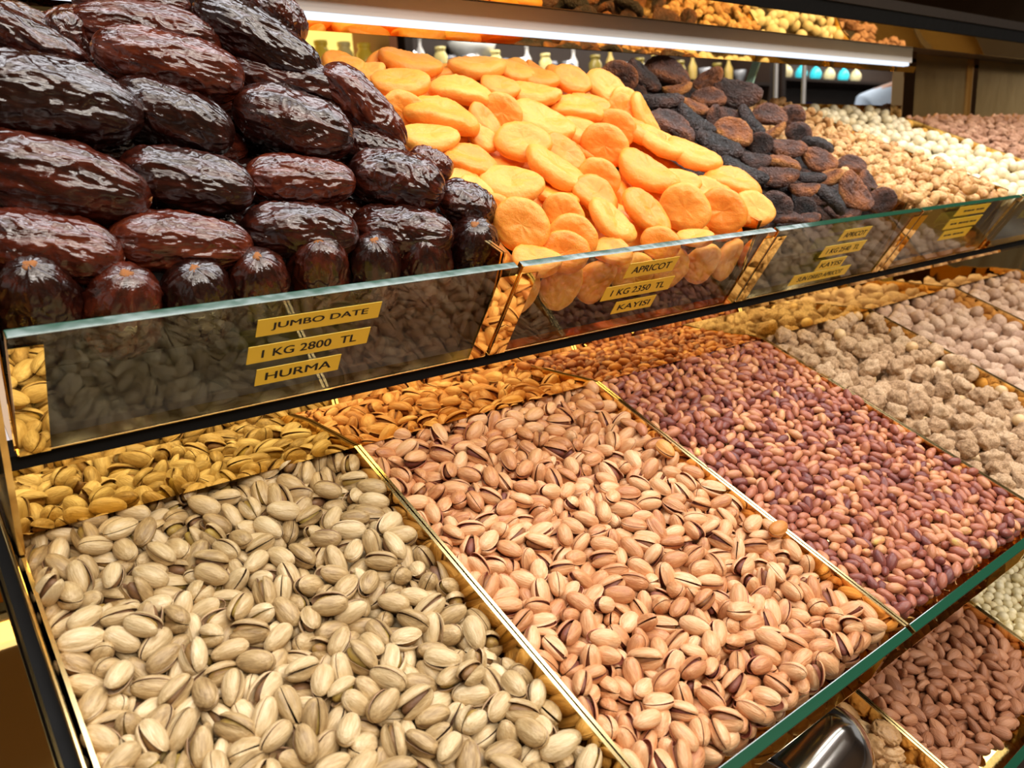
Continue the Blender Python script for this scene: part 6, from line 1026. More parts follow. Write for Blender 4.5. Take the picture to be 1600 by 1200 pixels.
NUTS['hazel'] = (111, [1440, -148, -25], [
[2,2,2,155,1,22,1,1,1,1,133,105,274,15,75,39,0,115,263,100,19,14,51,50,153,27,216,108,130,132,45,63,178,30,182,60,62,188,61,240,
132,77,208,91,84,104,85,196,40,25,114,218,3,22,44,67,64,152,88,1,96,169,235,138,100,201,2,235,2,65,251,78,75,49,140,47,151,32,170,154,
168,198,31,116,122,1,81,54,123,145,32,1,312,117,216,270,1,186,327,2,87,14,16,249,8,301,276,109,36,16,286,12,215,14,1,295,169,44,46,14,
15,144,131,163,166,24,260,227,181,275,232,66,43,23,7,198,104,125,30,131,92,325,382,358,253,248,92,320,34,181,292,358,204,273,111,77,320,123,395,299,
409,385,395,349,294,247,159,228,336,147,369,95,197,198,180,127,309,212,139,215,106,344,339,234,195,342,276,294,349,186,213,262,47,15,387,80,278,395,283,166,
289,333,336,323,396,1,370,66,130,107,384,0,182,29,15,196,323,306,309,409,409,309,167,48,14,326,102,248,366,378,267,135,262,307,61,294,76,36,193,368,
344,246,181,397,119,393,107,366,78,376,181,230,139,181,291,409,408,235,246,335,51,410,196,62,59,258,213,67,383,406,159,158,197,127,354,156,246,178,229,302,
399,356,293,353,153,286,248,240,224,276,371,379,409,2,345,359,18,117,208,338,148,255,409,119,121,48,342,152,243,114,209,40,292,379,167,211,263,353,275,298,
379,170,383,285,310,87,279,243,243,305,199,1,210,229,107,342,265,279,91,136,234,304,320,408,217,166,408,363,314,169,259,375,91,268,312,194,395,344,143,409,
329,379,368,103,305,179,387,151,368,336,58,32,171,347,166,19,392,149,409,324,314,80,2],
[162,135,191,147,152,114,73,88,118,172,191,186,195,80,125,126,103,123,186,170,190,97,108,92,175,143,165,156,131,177,153,137,164,84,193,171,200,178,154,170,
147,144,179,184,159,201,109,164,185,174,142,192,206,127,168,96,186,158,134,199,147,182,184,162,125,201,167,200,129,112,200,196,173,198,207,139,141,200,202,200,
135,147,159,107,161,214,97,123,194,127,109,183,198,179,209,203,150,207,202,58,209,63,113,180,83,188,177,115,91,135,192,202,148,178,113,205,217,102,214,162,
68,188,111,165,151,83,167,152,148,212,162,214,78,99,98,188,179,140,71,204,132,47,114,16,59,17,18,118,230,121,126,116,219,142,230,75,26,217,199,102,
49,100,136,6,65,216,2,222,146,108,77,230,32,48,103,26,174,42,15,81,28,33,166,138,132,180,118,229,153,85,230,14,37,32,87,10,163,182,40,14,
5,229,98,220,51,17,60,13,68,44,70,2,53,11,17,17,165,31,88,4,230,231,80,53,229,86,92,155,126,46,41,47,126,216,79,93,59,25,2,215,
230,73,34,120,13,17,60,199,25,18,19,88,31,70,111,191,160,103,127,9,229,175,229,48,27,28,59,230,209,91,120,229,66,229,169,90,90,1,71,16,
36,87,31,67,23,148,44,231,125,15,94,2,23,51,134,183,48,63,124,214,57,140,108,90,38,20,195,41,30,75,1,64,174,30,47,140,220,218,230,48,
227,92,141,81,59,47,56,4,113,0,111,39,96,13,7,84,70,100,33,96,54,148,149,144,28,31,74,230,187,228,102,174,66,90,136,97,212,107,230,205,
132,190,149,217,122,230,4,216,38,69,63,41,113,50,63,214,166,73,121,15,74,223,229],
[32,16,16,26,18,22,9,12,16,18,25,20,24,14,16,17,13,15,15,14,19,15,14,15,15,12,16,17,15,15,17,13,14,19,17,17,20,16,15,19,
13,16,16,11,12,14,13,14,17,20,12,14,24,13,17,15,13,14,15,1,14,14,12,12,11,15,2,13,1,13,13,13,14,12,13,11,11,13,14,14,
17,14,14,16,12,9,24,13,13,14,11,1,13,13,16,10,1,13,11,2,17,18,7,10,0,14,15,2,7,1,13,12,9,9,1,15,15,1,14,14,
2,14,13,6,15,1,14,18,11,22,8,14,16,2,1,6,1,1,10,1,1,24,17,14,21,14,17,14,12,14,22,23,21,28,16,17,18,6,16,26,
26,25,16,2,14,14,1,14,13,15,15,18,13,17,15,18,14,13,14,13,14,18,14,14,10,11,17,16,17,12,13,12,14,8,15,13,12,16,14,12,
18,2,14,12,14,18,17,12,14,13,16,15,14,15,11,12,13,13,14,16,18,15,11,15,14,14,12,15,14,15,15,16,17,15,13,15,14,16,11,10,
13,14,13,13,14,15,12,13,17,7,12,10,13,15,15,15,16,14,15,19,15,13,13,15,16,18,13,15,14,15,15,15,14,16,14,15,12,14,14,14,
21,15,23,14,13,17,15,17,22,21,17,9,17,18,14,14,13,23,17,15,16,15,14,12,14,27,14,15,21,13,13,22,17,17,14,21,13,13,16,14,
14,19,27,11,16,7,17,14,21,15,15,29,15,15,25,14,12,15,14,17,14,18,15,23,18,14,21,16,22,27,18,14,14,10,15,17,24,25,11,21,
14,14,24,14,12,14,24,10,24,16,13,14,24,14,15,19,18,14,23,29,21,22,2],
[76,152,20,120,11,160,176,106,37,103,173,98,59,102,28,32,118,119,180,72,84,2,10,150,37,98,111,106,38,130,48,23,82,24,1,85,149,7,107,7,
92,23,64,60,73,100,101,101,139,110,84,61,153,17,108,62,128,65,29,164,81,43,67,128,17,161,9,147,80,66,160,58,152,14,158,108,34,141,12,150,
148,135,72,161,2,43,137,87,27,35,4,117,84,35,145,102,39,7,158,160,25,86,179,32,44,39,34,104,23,8,150,27,171,26,127,137,175,137,71,121,
131,77,76,88,76,142,168,166,52,166,127,85,57,131,73,95,92,98,133,128,12,152,107,81,158,84,24,180,162,124,124,98,169,102,67,120,115,53,150,81,
168,19,153,12,129,14,104,80,55,115,149,136,67,141,69,8,51,177,148,99,22,50,38,60,39,75,61,174,163,127,41,46,14,4,143,34,108,6,153,96,
86,158,37,154,12,166,113,62,24,113,82,134,14,118,114,144,88,175,0,17,93,80,91,27,34,62,143,47,174,148,8,175,90,61,3,73,20,152,167,75,
126,91,123,178,84,115,95,176,103,127,34,24,165,131,142,58,5,81,59,104,40,6,88,145,70,18,122,54,74,143,85,38,163,153,40,55,43,161,150,126,
70,177,54,33,69,172,69,41,176,97,95,34,130,65,88,156,166,80,68,42,116,54,141,108,75,89,93,27,39,24,17,163,81,132,167,37,62,133,122,45,
50,65,35,148,91,101,63,178,139,108,154,107,143,126,141,49,81,4,122,68,112,95,133,82,124,106,179,94,172,91,160,30,131,74,37,107,157,168,103,84,
43,4,111,103,52,99,145,15,67,39,101,169,77,150,18,148,80,64,85,113,124,167,128],
[38,10,26,-17,28,22,-8,10,0,5,29,28,15,21,-14,32,15,36,-17,24,-14,-24,17,18,-25,-4,5,-8,-26,26,-3,22,37,-21,11,-14,23,-27,31,-31,
4,-20,8,23,11,-3,-17,8,-23,-6,-7,-27,-22,10,19,-25,1,-7,30,19,-21,-8,-10,-37,10,-18,39,-8,-22,6,-20,5,0,1,22,-6,-14,3,-10,-10,
-8,-1,-42,35,2,-39,4,17,1,-27,-8,-45,16,9,11,12,9,29,2,-41,4,-23,8,26,-3,24,29,25,14,1,9,11,14,-12,-8,-7,-2,-14,-3,11,
-18,33,-17,-12,-15,-41,-23,-1,-28,-9,18,36,-15,22,26,-9,-17,9,8,9,-26,-9,1,-10,-7,10,19,-30,-42,-24,-28,-12,-7,4,0,3,-40,-31,-7,14,
22,-35,31,-18,4,28,-26,-1,26,27,-14,-4,29,-32,13,28,9,-31,21,-13,-28,-3,27,-10,-29,-2,16,-23,7,16,0,-10,-18,27,20,-29,-5,-15,11,-13,
-43,-23,30,7,7,27,23,-12,-10,-29,-2,-19,3,2,11,-15,14,-6,12,-24,-25,-31,-4,-26,-10,13,-19,-8,9,4,-41,34,-37,1,-13,-13,-9,8,-23,13,
37,39,-13,-23,8,3,6,2,25,-11,4,-17,-5,16,32,10,9,16,-11,35,-9,25,2,-27,-1,-1,-26,-25,20,-30,-8,-18,12,-8,-37,-14,-7,-12,14,-33,
15,40,1,-29,-15,22,-19,-5,-18,-18,-38,38,-25,-15,6,-4,10,-1,25,-16,18,-14,-29,-11,26,-9,22,-5,0,-16,-21,-20,11,-21,-5,-17,-11,-10,-36,-14,
-23,24,14,15,-30,-29,22,-11,-26,-22,-23,19,5,-11,-18,5,-2,25,-3,20,34,23,-26,10,8,-31,-11,-9,29,6,-20,4,13,0,-18,-18,-10,0,-26,-15,
16,-24,-9,-23,-20,8,33,9,20,-9,-22,-6,-14,-29,-10,30,29,18,-1,5,0,-38,-8],
])
NUTS['walnut'] = (61, [635, -148, -47], [
[391,362,255,313,355,385,307,296,283,241,386,197,186,334,353,391,389,276,240,157,382,218,205,225,250,362,345,377,360,321,282,389,311,252,348,292,329,389,122,175,
391,251,393,353,313,287,247,341,335,202,171,313,144,263,112,198,202,371,306,142,272,331,1,125,4,152,37,238,174,5,346,160,138,390,9,267,192,221,32,282,
67,77,281,96,157,125,8,309,99,27,229,286,99,90,35,123,256,313,228,75,187,139,187,121,219,302,183,199,75,364,79,73,55,10,91,49,105,256,127,32,
164,7,97,259,132,0,44,151,78,99,105,179,240,222,385,333,4,120,55,341,181,164,62,62,157,274,57,4,10,304,144,55,104,21,207,31,60,109,194,159,
235,44,369],
[99,102,153,148,146,188,109,194,131,172,81,192,160,108,191,155,122,166,208,192,169,129,156,193,127,209,159,133,76,190,178,100,163,188,57,141,136,39,197,192,
61,154,205,107,111,211,221,219,220,171,221,72,221,120,224,221,224,221,223,206,225,79,195,19,102,4,19,104,101,215,6,51,80,12,177,43,69,21,116,72,
121,34,28,62,23,72,12,7,19,201,61,98,54,183,90,113,88,30,131,82,35,98,1,166,95,47,131,96,6,39,194,161,13,88,125,179,176,8,6,175,
160,70,93,57,42,123,139,124,224,138,87,28,36,0,8,42,44,140,48,28,66,96,98,59,141,8,74,39,131,19,171,201,214,148,49,53,145,31,127,66,
78,221,30],
[46,30,39,30,25,26,32,23,25,23,24,23,43,20,9,23,26,23,27,23,2,36,23,4,26,40,1,2,8,1,1,1,5,3,29,2,4,20,29,2,
2,2,1,0,0,0,2,25,0,1,13,23,22,1,26,1,28,9,14,2,21,1,28,39,28,23,22,22,0,2,1,22,35,32,1,2,2,2,2,4,
21,13,24,0,2,6,4,0,22,15,2,10,24,25,23,20,6,20,4,23,3,1,3,23,2,2,26,24,27,5,3,19,1,1,3,2,0,29,8,30,
21,21,6,25,17,3,25,20,14,31,34,31,17,24,2,2,0,3,29,33,33,25,2,1,0,0,45,28,30,43,2,24,1,8,21,6,1,0,2,1,
30,1,37],
[142,139,4,169,84,83,125,168,48,24,62,106,143,143,178,69,72,146,75,101,163,124,116,49,153,120,160,94,96,179,149,21,57,118,111,159,84,65,1,44,
52,82,37,154,65,165,83,115,161,71,59,125,27,111,1,173,0,10,49,91,93,119,47,64,9,139,109,92,80,38,144,85,141,10,173,65,37,138,103,91,
0,16,135,76,47,59,4,159,143,111,100,29,71,101,53,50,8,143,68,70,71,160,15,150,81,33,83,149,33,131,138,93,68,167,153,80,115,47,34,64,
21,7,32,168,53,49,31,141,156,49,18,21,155,111,96,26,52,157,12,83,46,38,108,154,91,80,171,136,0,162,12,120,140,73,44,133,105,21,78,37,
4,87,160],
[-2,23,10,10,4,-5,16,3,17,1,-8,5,16,3,-38,9,11,-14,-2,-4,-5,-4,-14,-5,17,-6,4,-2,29,-5,-2,5,25,-18,-26,13,-13,10,24,-10,
3,-3,1,-6,0,-2,2,9,-2,2,-17,0,-7,2,9,6,-1,23,-33,-2,6,-6,-4,7,27,-6,-7,14,-6,2,-5,12,7,13,-7,-1,5,-2,3,0,
12,-21,-12,5,2,14,-11,-2,-16,-27,-2,-42,12,16,10,7,25,-6,12,13,0,8,1,9,2,-1,-15,8,24,-12,-1,17,2,-2,-9,4,-2,13,-23,10,
-15,15,25,18,19,-14,7,-28,26,-4,-9,22,-10,-12,-6,3,-2,3,-8,40,-27,16,6,-3,-6,5,0,-9,-2,-10,-5,14,6,22,-1,12,5,-2,-5,5,
4,-2,20],
[94,115,118,110,1,16,148,83,80,95,1,91,119,114,96,92,96,96,3,168,95,150,1,144,74,58,93,173,163,85,7,5,163,10,72,8,149,176,122,69,
175,95,72,0,97,171,97,83,173,83,65,15,167,83,112,90,111,60,126,7,32,180,54,119,111,109,107,115,180,97,95,95,55,59,0,7,175,173,104,33,
169,124,164,5,83,150,33,173,101,140,173,0,4,91,66,75,59,6,116,171,59,90,160,94,83,18,163,8,163,152,147,17,83,173,105,5,173,65,25,149,
108,17,104,170,14,60,148,106,153,85,10,115,60,176,0,95,7,105,64,97,28,9,90,14,0,5,112,15,96,15,85,149,91,165,91,62,88,7,85,5,
130,173,22],
])
NUTS['cashew'] = (307, [1758, 43, -17], [
[5,7,1,303,3,6,6,1,1,6,20,6,485,3,4,342,2,63,73,8,2,184,167,27,8,3,358,0,198,3,120,3,6,153,2,145,42,192,65,67,
402,337,11,231,13,137,5,8,433,237,6,412,24,8,412,227,160,132,76,467,39,6,257,44,239,53,58,216,441,146,11,134,327,81,377,17,65,150,275,182,
110,4,368,82,91,418,315,240,264,339,483,5,185,255,468,387,6,439,40,25,315,167,278,479,158,245,187,196,107,210,56,397,268,165,111,18,465,420,482,101,
147,217,396,361,222,367,433,479,359,185,357,312,111,216,373,137,293,436,467,340,459,267,85,47,358,371,100,286,236,151,322,230,237,240,194,483,260,337,176,482,
200,271,113,87,464,406,392,316,230,217,225,296,386,446,440,22,152,92,481,409,80,27,348,75,484,273,203,456,77,47,352,357,121,299,71,321,142,345,369,268,
186,419,287,458,458,476,348,185,207,426,207,369,369,142,387,199,25,339,284,456,376,215,259,166,373,117,24,63,36,118,438,54,351,144,37,93,106,140,26,410,
29,282,326,234,385,308,322,465,169,174,450,331,297,342,164,28,49,45,405,76,425,86,19,308,415,430,273,53,283,103,384,239,22,24,52,29,44,109,158,158,
411,216,392,345,465,439,67,420,149,124,245,305,200,316,436,163,97,391,87,345,47,62,482,208,80,35,477,308,300,431,413,252,159,42,429,212,51,183,71,373,
345,367,395,259,304,106,382,174,133,33,185,252,461,48,163,430,412,210,229,74,485,51,212,137,208,315,197,391,111,347,356,27,268,132,36,122,184,99,416,141,
84,149,484,167,437,146,484,336,462,81,260,83,437,47,426],
[7,64,143,7,263,307,36,385,111,166,226,187,1,353,84,154,603,151,1,473,576,1,13,42,331,549,0,489,134,637,158,458,214,378,682,13,9,175,462,239,
364,13,237,91,286,272,432,502,5,63,652,301,15,517,487,152,243,39,353,155,276,623,266,580,329,45,382,28,174,522,412,663,65,529,125,443,114,635,192,492,
64,595,48,203,171,16,409,116,9,38,238,374,230,29,684,618,396,623,301,101,360,322,516,123,600,561,340,683,30,4,193,228,480,46,419,666,215,50,588,6,
344,203,514,373,609,101,569,481,76,365,309,476,447,634,681,547,437,685,626,254,286,236,380,543,226,648,281,574,404,425,222,469,14,434,552,58,611,652,638,560,
428,64,309,51,449,429,15,502,231,79,356,384,314,364,214,129,467,500,663,176,683,256,337,92,180,323,656,37,561,75,583,467,96,90,661,181,172,555,515,295,
455,270,271,592,392,312,284,300,405,334,476,252,192,209,68,258,70,387,22,545,10,380,352,547,147,119,570,491,193,236,95,172,429,491,217,123,676,137,309,113,
384,156,616,276,410,300,156,346,276,141,501,685,226,114,220,516,123,363,659,189,248,450,594,32,384,422,650,561,538,162,547,670,165,355,27,541,337,653,401,659,
85,101,346,184,17,480,622,469,293,23,136,554,610,440,237,510,229,574,642,86,150,411,293,536,135,428,248,685,415,660,585,311,371,663,606,452,93,538,215,219,
214,360,462,158,531,624,41,425,406,611,117,183,467,58,92,310,683,176,557,275,81,263,125,591,301,130,30,639,600,635,29,632,115,381,402,331,161,549,213,614,
302,682,455,67,286,318,405,361,91,163,205,28,451,237,128],
[20,17,6,25,7,16,3,24,1,20,22,3,5,12,4,22,32,17,5,21,16,1,17,17,5,2,17,2,19,23,21,3,2,21,5,6,21,21,22,21,
23,3,1,24,2,21,1,21,2,22,2,22,2,2,27,21,23,21,19,22,19,2,23,20,21,23,20,16,22,24,16,15,21,23,22,18,17,18,22,22,
22,1,25,24,23,21,22,16,1,20,22,1,19,19,28,20,0,17,20,6,20,17,22,20,18,20,22,22,17,5,19,16,23,23,20,21,21,20,26,2,
8,20,22,23,20,17,18,18,23,21,21,19,20,21,20,21,19,23,23,18,18,19,21,19,20,17,9,20,21,19,20,20,3,19,22,22,21,19,18,23,
8,19,14,21,19,21,17,22,18,12,20,18,20,21,8,2,19,19,19,16,19,5,9,19,23,13,22,18,16,20,9,20,11,18,23,8,20,19,17,19,
13,19,21,17,22,22,17,20,18,20,20,20,8,10,18,21,2,19,3,16,2,20,20,23,15,13,4,9,6,16,20,4,21,6,3,16,20,8,1,15,
15,7,7,17,14,20,4,19,15,4,18,5,6,6,8,19,3,3,9,5,18,7,18,4,20,9,8,3,5,4,7,20,2,3,3,2,5,3,5,6,
18,2,7,5,1,6,6,7,7,2,2,5,3,8,3,5,6,5,5,5,1,8,8,3,2,6,1,4,2,5,4,2,1,11,3,6,3,6,3,1,
2,3,7,5,18,5,4,5,6,5,3,5,2,3,6,8,6,3,2,1,4,3,1,2,5,1,2,3,3,5,4,16,4,3,1,1,3,6,3,3,
2,5,4,3,7,2,15,4,6,2,5,2,4,2,3],
[61,96,42,125,30,83,22,140,141,99,97,116,48,5,19,131,52,71,88,40,57,143,139,165,100,146,34,48,8,45,138,122,0,0,122,28,71,164,52,133,
155,59,79,149,85,132,109,166,177,20,74,59,29,72,2,66,116,148,79,54,13,108,123,171,123,43,34,139,123,165,101,114,173,9,85,49,24,39,87,45,
39,117,177,84,112,116,130,176,153,129,67,100,56,175,90,66,86,145,95,114,40,161,27,72,19,146,75,100,45,179,35,15,30,8,92,54,9,67,116,139,
11,20,42,21,112,93,45,5,105,177,63,164,23,112,152,104,9,97,69,36,50,85,109,174,5,27,50,58,50,128,96,106,44,166,161,115,105,111,73,27,
120,22,104,154,149,13,130,165,9,171,82,50,120,99,30,126,156,42,121,150,38,127,17,16,46,7,39,131,177,87,68,90,100,87,157,126,49,19,149,89,
144,97,117,58,104,96,6,16,108,42,123,14,81,60,55,170,131,97,159,137,124,86,145,35,15,114,38,75,97,166,47,2,89,135,173,24,22,41,155,160,
91,36,154,126,147,113,11,28,49,103,7,148,25,136,121,56,112,68,25,63,101,92,47,60,154,74,37,168,38,120,23,151,37,59,50,117,11,55,154,125,
95,18,116,39,106,106,131,107,58,36,84,135,104,81,10,48,135,52,140,165,88,89,143,29,107,68,89,73,132,17,59,155,33,35,64,97,114,119,87,127,
157,103,77,148,127,99,127,39,81,73,134,170,141,7,17,179,159,121,48,173,140,64,3,87,128,163,131,145,29,24,158,46,47,13,77,8,75,179,50,7,
105,127,44,13,59,106,50,118,83,35,57,109,124,172,93],
[-8,-23,-22,15,31,-15,-10,37,1,-20,0,-2,22,32,19,7,-4,13,15,-6,15,-5,3,-22,-13,3,0,6,5,3,-3,13,0,3,-20,-42,-3,10,-3,-5,
-1,-1,5,16,-5,-3,3,-13,2,7,4,-10,-2,2,-31,-8,-6,0,0,-4,9,-4,-11,14,3,-2,-6,0,-3,-16,13,-27,-9,0,5,-2,-8,-1,-6,-6,
11,-5,2,4,6,8,-5,-6,-5,-1,20,0,-6,-7,-20,4,-2,18,5,-27,3,-2,2,-6,0,5,5,2,-11,-19,-22,13,-4,2,1,7,-8,1,19,-8,
-31,8,-2,-2,1,-10,10,-21,-1,6,3,7,3,-10,-4,5,23,-7,0,-4,7,-10,-17,-22,0,0,-36,6,-7,-1,3,-6,1,-12,0,19,2,5,-15,-13,
-34,-5,10,-13,-10,-14,6,1,8,-15,5,0,-7,0,34,-5,-9,-10,3,-1,31,25,32,-1,4,-15,-19,-5,-27,-7,30,5,-31,16,6,40,3,11,9,2,
-20,8,-6,2,-11,-3,-9,-3,2,-26,-7,3,-35,43,31,0,-4,9,-6,-8,1,6,5,8,9,-15,-12,-42,22,6,2,-6,-5,-27,10,-4,0,32,4,-5,
5,-45,-22,-3,23,-5,-6,8,-18,26,18,27,-30,-21,37,-5,1,-6,-41,-27,3,-37,3,8,1,37,-27,-5,17,12,26,14,2,-13,-4,1,22,0,18,-23,
16,12,26,-26,2,-39,24,39,32,3,2,-19,0,-28,12,-24,26,-22,-11,-25,5,30,34,6,-1,-21,4,22,1,21,-14,-4,-4,34,-1,26,1,26,-5,1,
3,-4,-27,22,-7,25,16,17,-39,-18,11,23,-4,-14,29,32,-21,-1,1,-6,-19,-11,2,6,27,2,5,7,-13,-18,13,-14,17,-6,-5,2,11,38,-5,0,
-2,-22,-9,-4,37,5,3,0,29,0,26,4,-9,1,-14],
[84,55,142,148,103,149,0,153,23,50,177,9,51,53,10,154,50,48,33,76,143,85,87,148,122,78,1,128,155,13,159,82,140,8,24,180,16,104,76,85,
115,113,5,53,85,93,103,28,109,158,106,152,8,98,127,116,174,84,99,103,63,16,10,93,81,11,101,79,19,150,103,146,29,106,47,100,157,37,175,130,
155,85,68,178,108,106,138,122,85,164,39,148,158,57,15,172,8,68,155,162,102,76,159,83,101,108,88,9,144,56,27,109,172,149,144,91,16,137,50,70,
166,105,101,140,118,166,134,22,46,14,21,103,77,51,91,160,153,8,126,103,37,3,64,136,112,39,3,32,137,101,17,115,157,13,4,143,39,84,119,116,
172,72,1,8,159,93,150,9,178,49,41,99,119,111,53,85,95,171,74,137,71,160,23,65,65,167,156,121,166,63,32,6,117,108,170,134,131,93,44,78,
53,113,6,9,170,96,85,18,23,36,125,85,132,6,127,52,16,90,49,31,124,98,21,149,33,56,32,91,77,69,0,133,79,162,47,16,86,164,74,142,
45,90,131,21,149,15,39,121,107,20,135,154,108,125,90,115,157,49,19,18,17,0,160,108,47,99,133,85,8,58,22,113,80,147,164,23,51,146,101,162,
131,58,94,70,98,90,94,0,89,105,98,36,60,71,152,7,160,53,147,72,5,74,90,41,113,55,74,128,23,35,14,85,164,99,113,160,173,104,95,157,
174,164,18,134,96,171,8,120,90,11,154,34,164,14,19,103,125,67,124,180,144,162,82,51,160,82,175,128,58,57,148,87,79,0,85,98,115,5,85,146,
8,136,127,164,171,5,37,32,106,34,73,74,130,23,167],
])
NUTS['white'] = (155, [2274, 42, -38], [
[233,26,67,460,231,379,394,476,234,117,122,435,199,407,228,314,363,98,164,82,334,249,320,275,454,301,476,91,69,132,102,278,313,190,205,206,242,57,421,477,
284,119,81,10,66,476,464,380,351,246,153,1,206,94,309,123,346,332,266,100,426,313,162,136,381,167,449,346,317,241,382,416,236,60,60,201,235,241,377,314,
352,90,402,412,63,418,201,201,165,95,283,92,165,133,172,479,94,241,18,132,247,478,131,373,129,2,277,410,125,476,452,158,479,205,41,169,450,449,98,30,
383,56,57,37,353,423,57,305,312,152,127,379,160,273,479,34,186,279,340,2,318,89,133,130,476,2,376,0,369,204,91,277,415,478,367,173,406,381,282,22,
201,199,446,120,87,214,166,45,170,420,479,3,106,47,127,288,277,454,269,384,425,426,163,223,133,211,353,456,285,450,333,245,99,281,24,397,224,120,0,26,
54],
[119,6,0,233,308,403,158,293,88,389,562,271,254,579,242,480,170,438,160,172,650,376,678,190,676,90,337,52,343,42,151,592,333,188,333,402,151,481,358,206,
552,112,301,24,266,627,402,295,619,682,557,38,485,85,414,342,448,160,440,629,153,518,627,683,335,227,553,520,579,60,444,517,472,194,569,554,339,647,366,447,
586,470,423,331,21,399,516,628,513,12,626,123,480,155,265,592,592,188,451,232,220,263,262,485,476,362,479,548,17,443,187,122,658,223,23,660,611,325,406,128,
617,233,155,410,677,479,83,264,187,27,591,517,191,158,160,265,35,351,273,265,226,543,441,629,316,642,131,51,573,441,664,125,258,496,423,10,139,105,404,87,
660,120,250,307,502,41,331,660,404,445,553,610,328,303,513,655,683,583,59,662,199,288,87,107,369,469,151,283,325,213,396,262,272,97,236,205,386,542,151,584,
49],
[27,24,1,26,25,26,28,28,21,34,29,21,30,26,34,26,29,28,28,33,26,23,27,29,28,26,29,24,27,20,25,24,21,30,22,24,25,28,26,31,
25,27,27,2,31,30,27,24,26,27,26,28,27,25,17,24,25,24,23,28,25,19,25,28,13,23,28,24,25,12,21,25,16,26,26,18,26,23,18,19,
25,23,29,18,22,23,24,25,20,3,15,14,25,23,17,26,24,22,23,21,27,13,18,21,23,30,15,22,1,20,23,26,23,20,1,23,23,19,19,19,
25,23,23,25,26,16,23,22,24,1,20,22,21,22,27,28,2,22,20,22,17,14,18,22,4,32,3,1,2,10,24,16,3,11,3,13,3,30,2,24,
20,8,3,21,22,1,16,25,16,15,20,36,2,8,16,4,17,14,2,13,12,0,5,1,19,2,3,3,3,3,3,16,17,3,17,2,3,3,25,20,
11],
[175,157,113,172,176,54,96,165,135,111,127,166,26,64,87,81,164,52,20,67,102,139,40,160,14,24,85,175,24,180,17,134,48,46,40,86,84,134,135,79,
176,49,114,15,123,60,141,58,20,161,144,117,56,10,21,61,124,71,14,13,24,78,32,139,107,177,105,14,75,108,82,147,35,23,33,105,150,47,57,90,
179,39,3,25,36,144,97,144,140,47,38,139,165,141,145,108,23,11,156,83,61,8,112,97,67,142,12,59,154,143,61,146,39,132,25,64,46,97,159,144,
90,58,55,63,172,83,99,167,135,29,44,10,26,112,87,35,142,158,103,150,139,32,172,121,113,159,33,30,30,94,167,95,153,79,37,29,52,61,61,139,
26,75,64,67,142,114,142,71,66,70,51,102,69,170,100,131,163,60,1,24,36,47,57,107,141,168,34,75,22,164,101,142,63,163,37,41,3,13,13,165,
130],
[18,-5,14,-24,-6,-10,20,-8,-14,-1,-22,-1,9,-20,-33,-22,11,-41,12,25,-21,-15,-10,19,2,1,-15,-20,-12,-10,12,4,3,26,13,0,23,-6,-9,5,
21,-21,31,31,11,3,-2,-25,-9,-31,13,18,-9,0,-3,-19,24,-7,-6,-1,-6,-24,5,-41,18,-10,25,5,17,-31,4,-4,32,-20,-31,10,14,3,20,-13,
10,-3,31,-31,-21,-5,-13,13,-9,28,-17,14,10,-22,14,5,-1,-31,-6,0,31,-2,-13,-36,13,18,1,-22,29,3,15,-18,-12,-22,39,-13,-23,-24,-25,-19,
-27,-1,-9,-17,26,-8,12,2,-16,-41,-13,-7,0,-13,-18,44,-32,10,2,13,11,11,1,35,-32,-27,-14,22,-9,27,16,-3,-5,27,-14,-8,-32,-27,9,6,
-2,-13,-18,-4,-19,-31,35,-9,18,22,25,2,5,-17,17,13,17,15,16,-18,9,14,7,1,-32,-16,-31,10,-14,32,-27,-17,13,-32,0,-32,22,39,-6,-29,
-11],
])
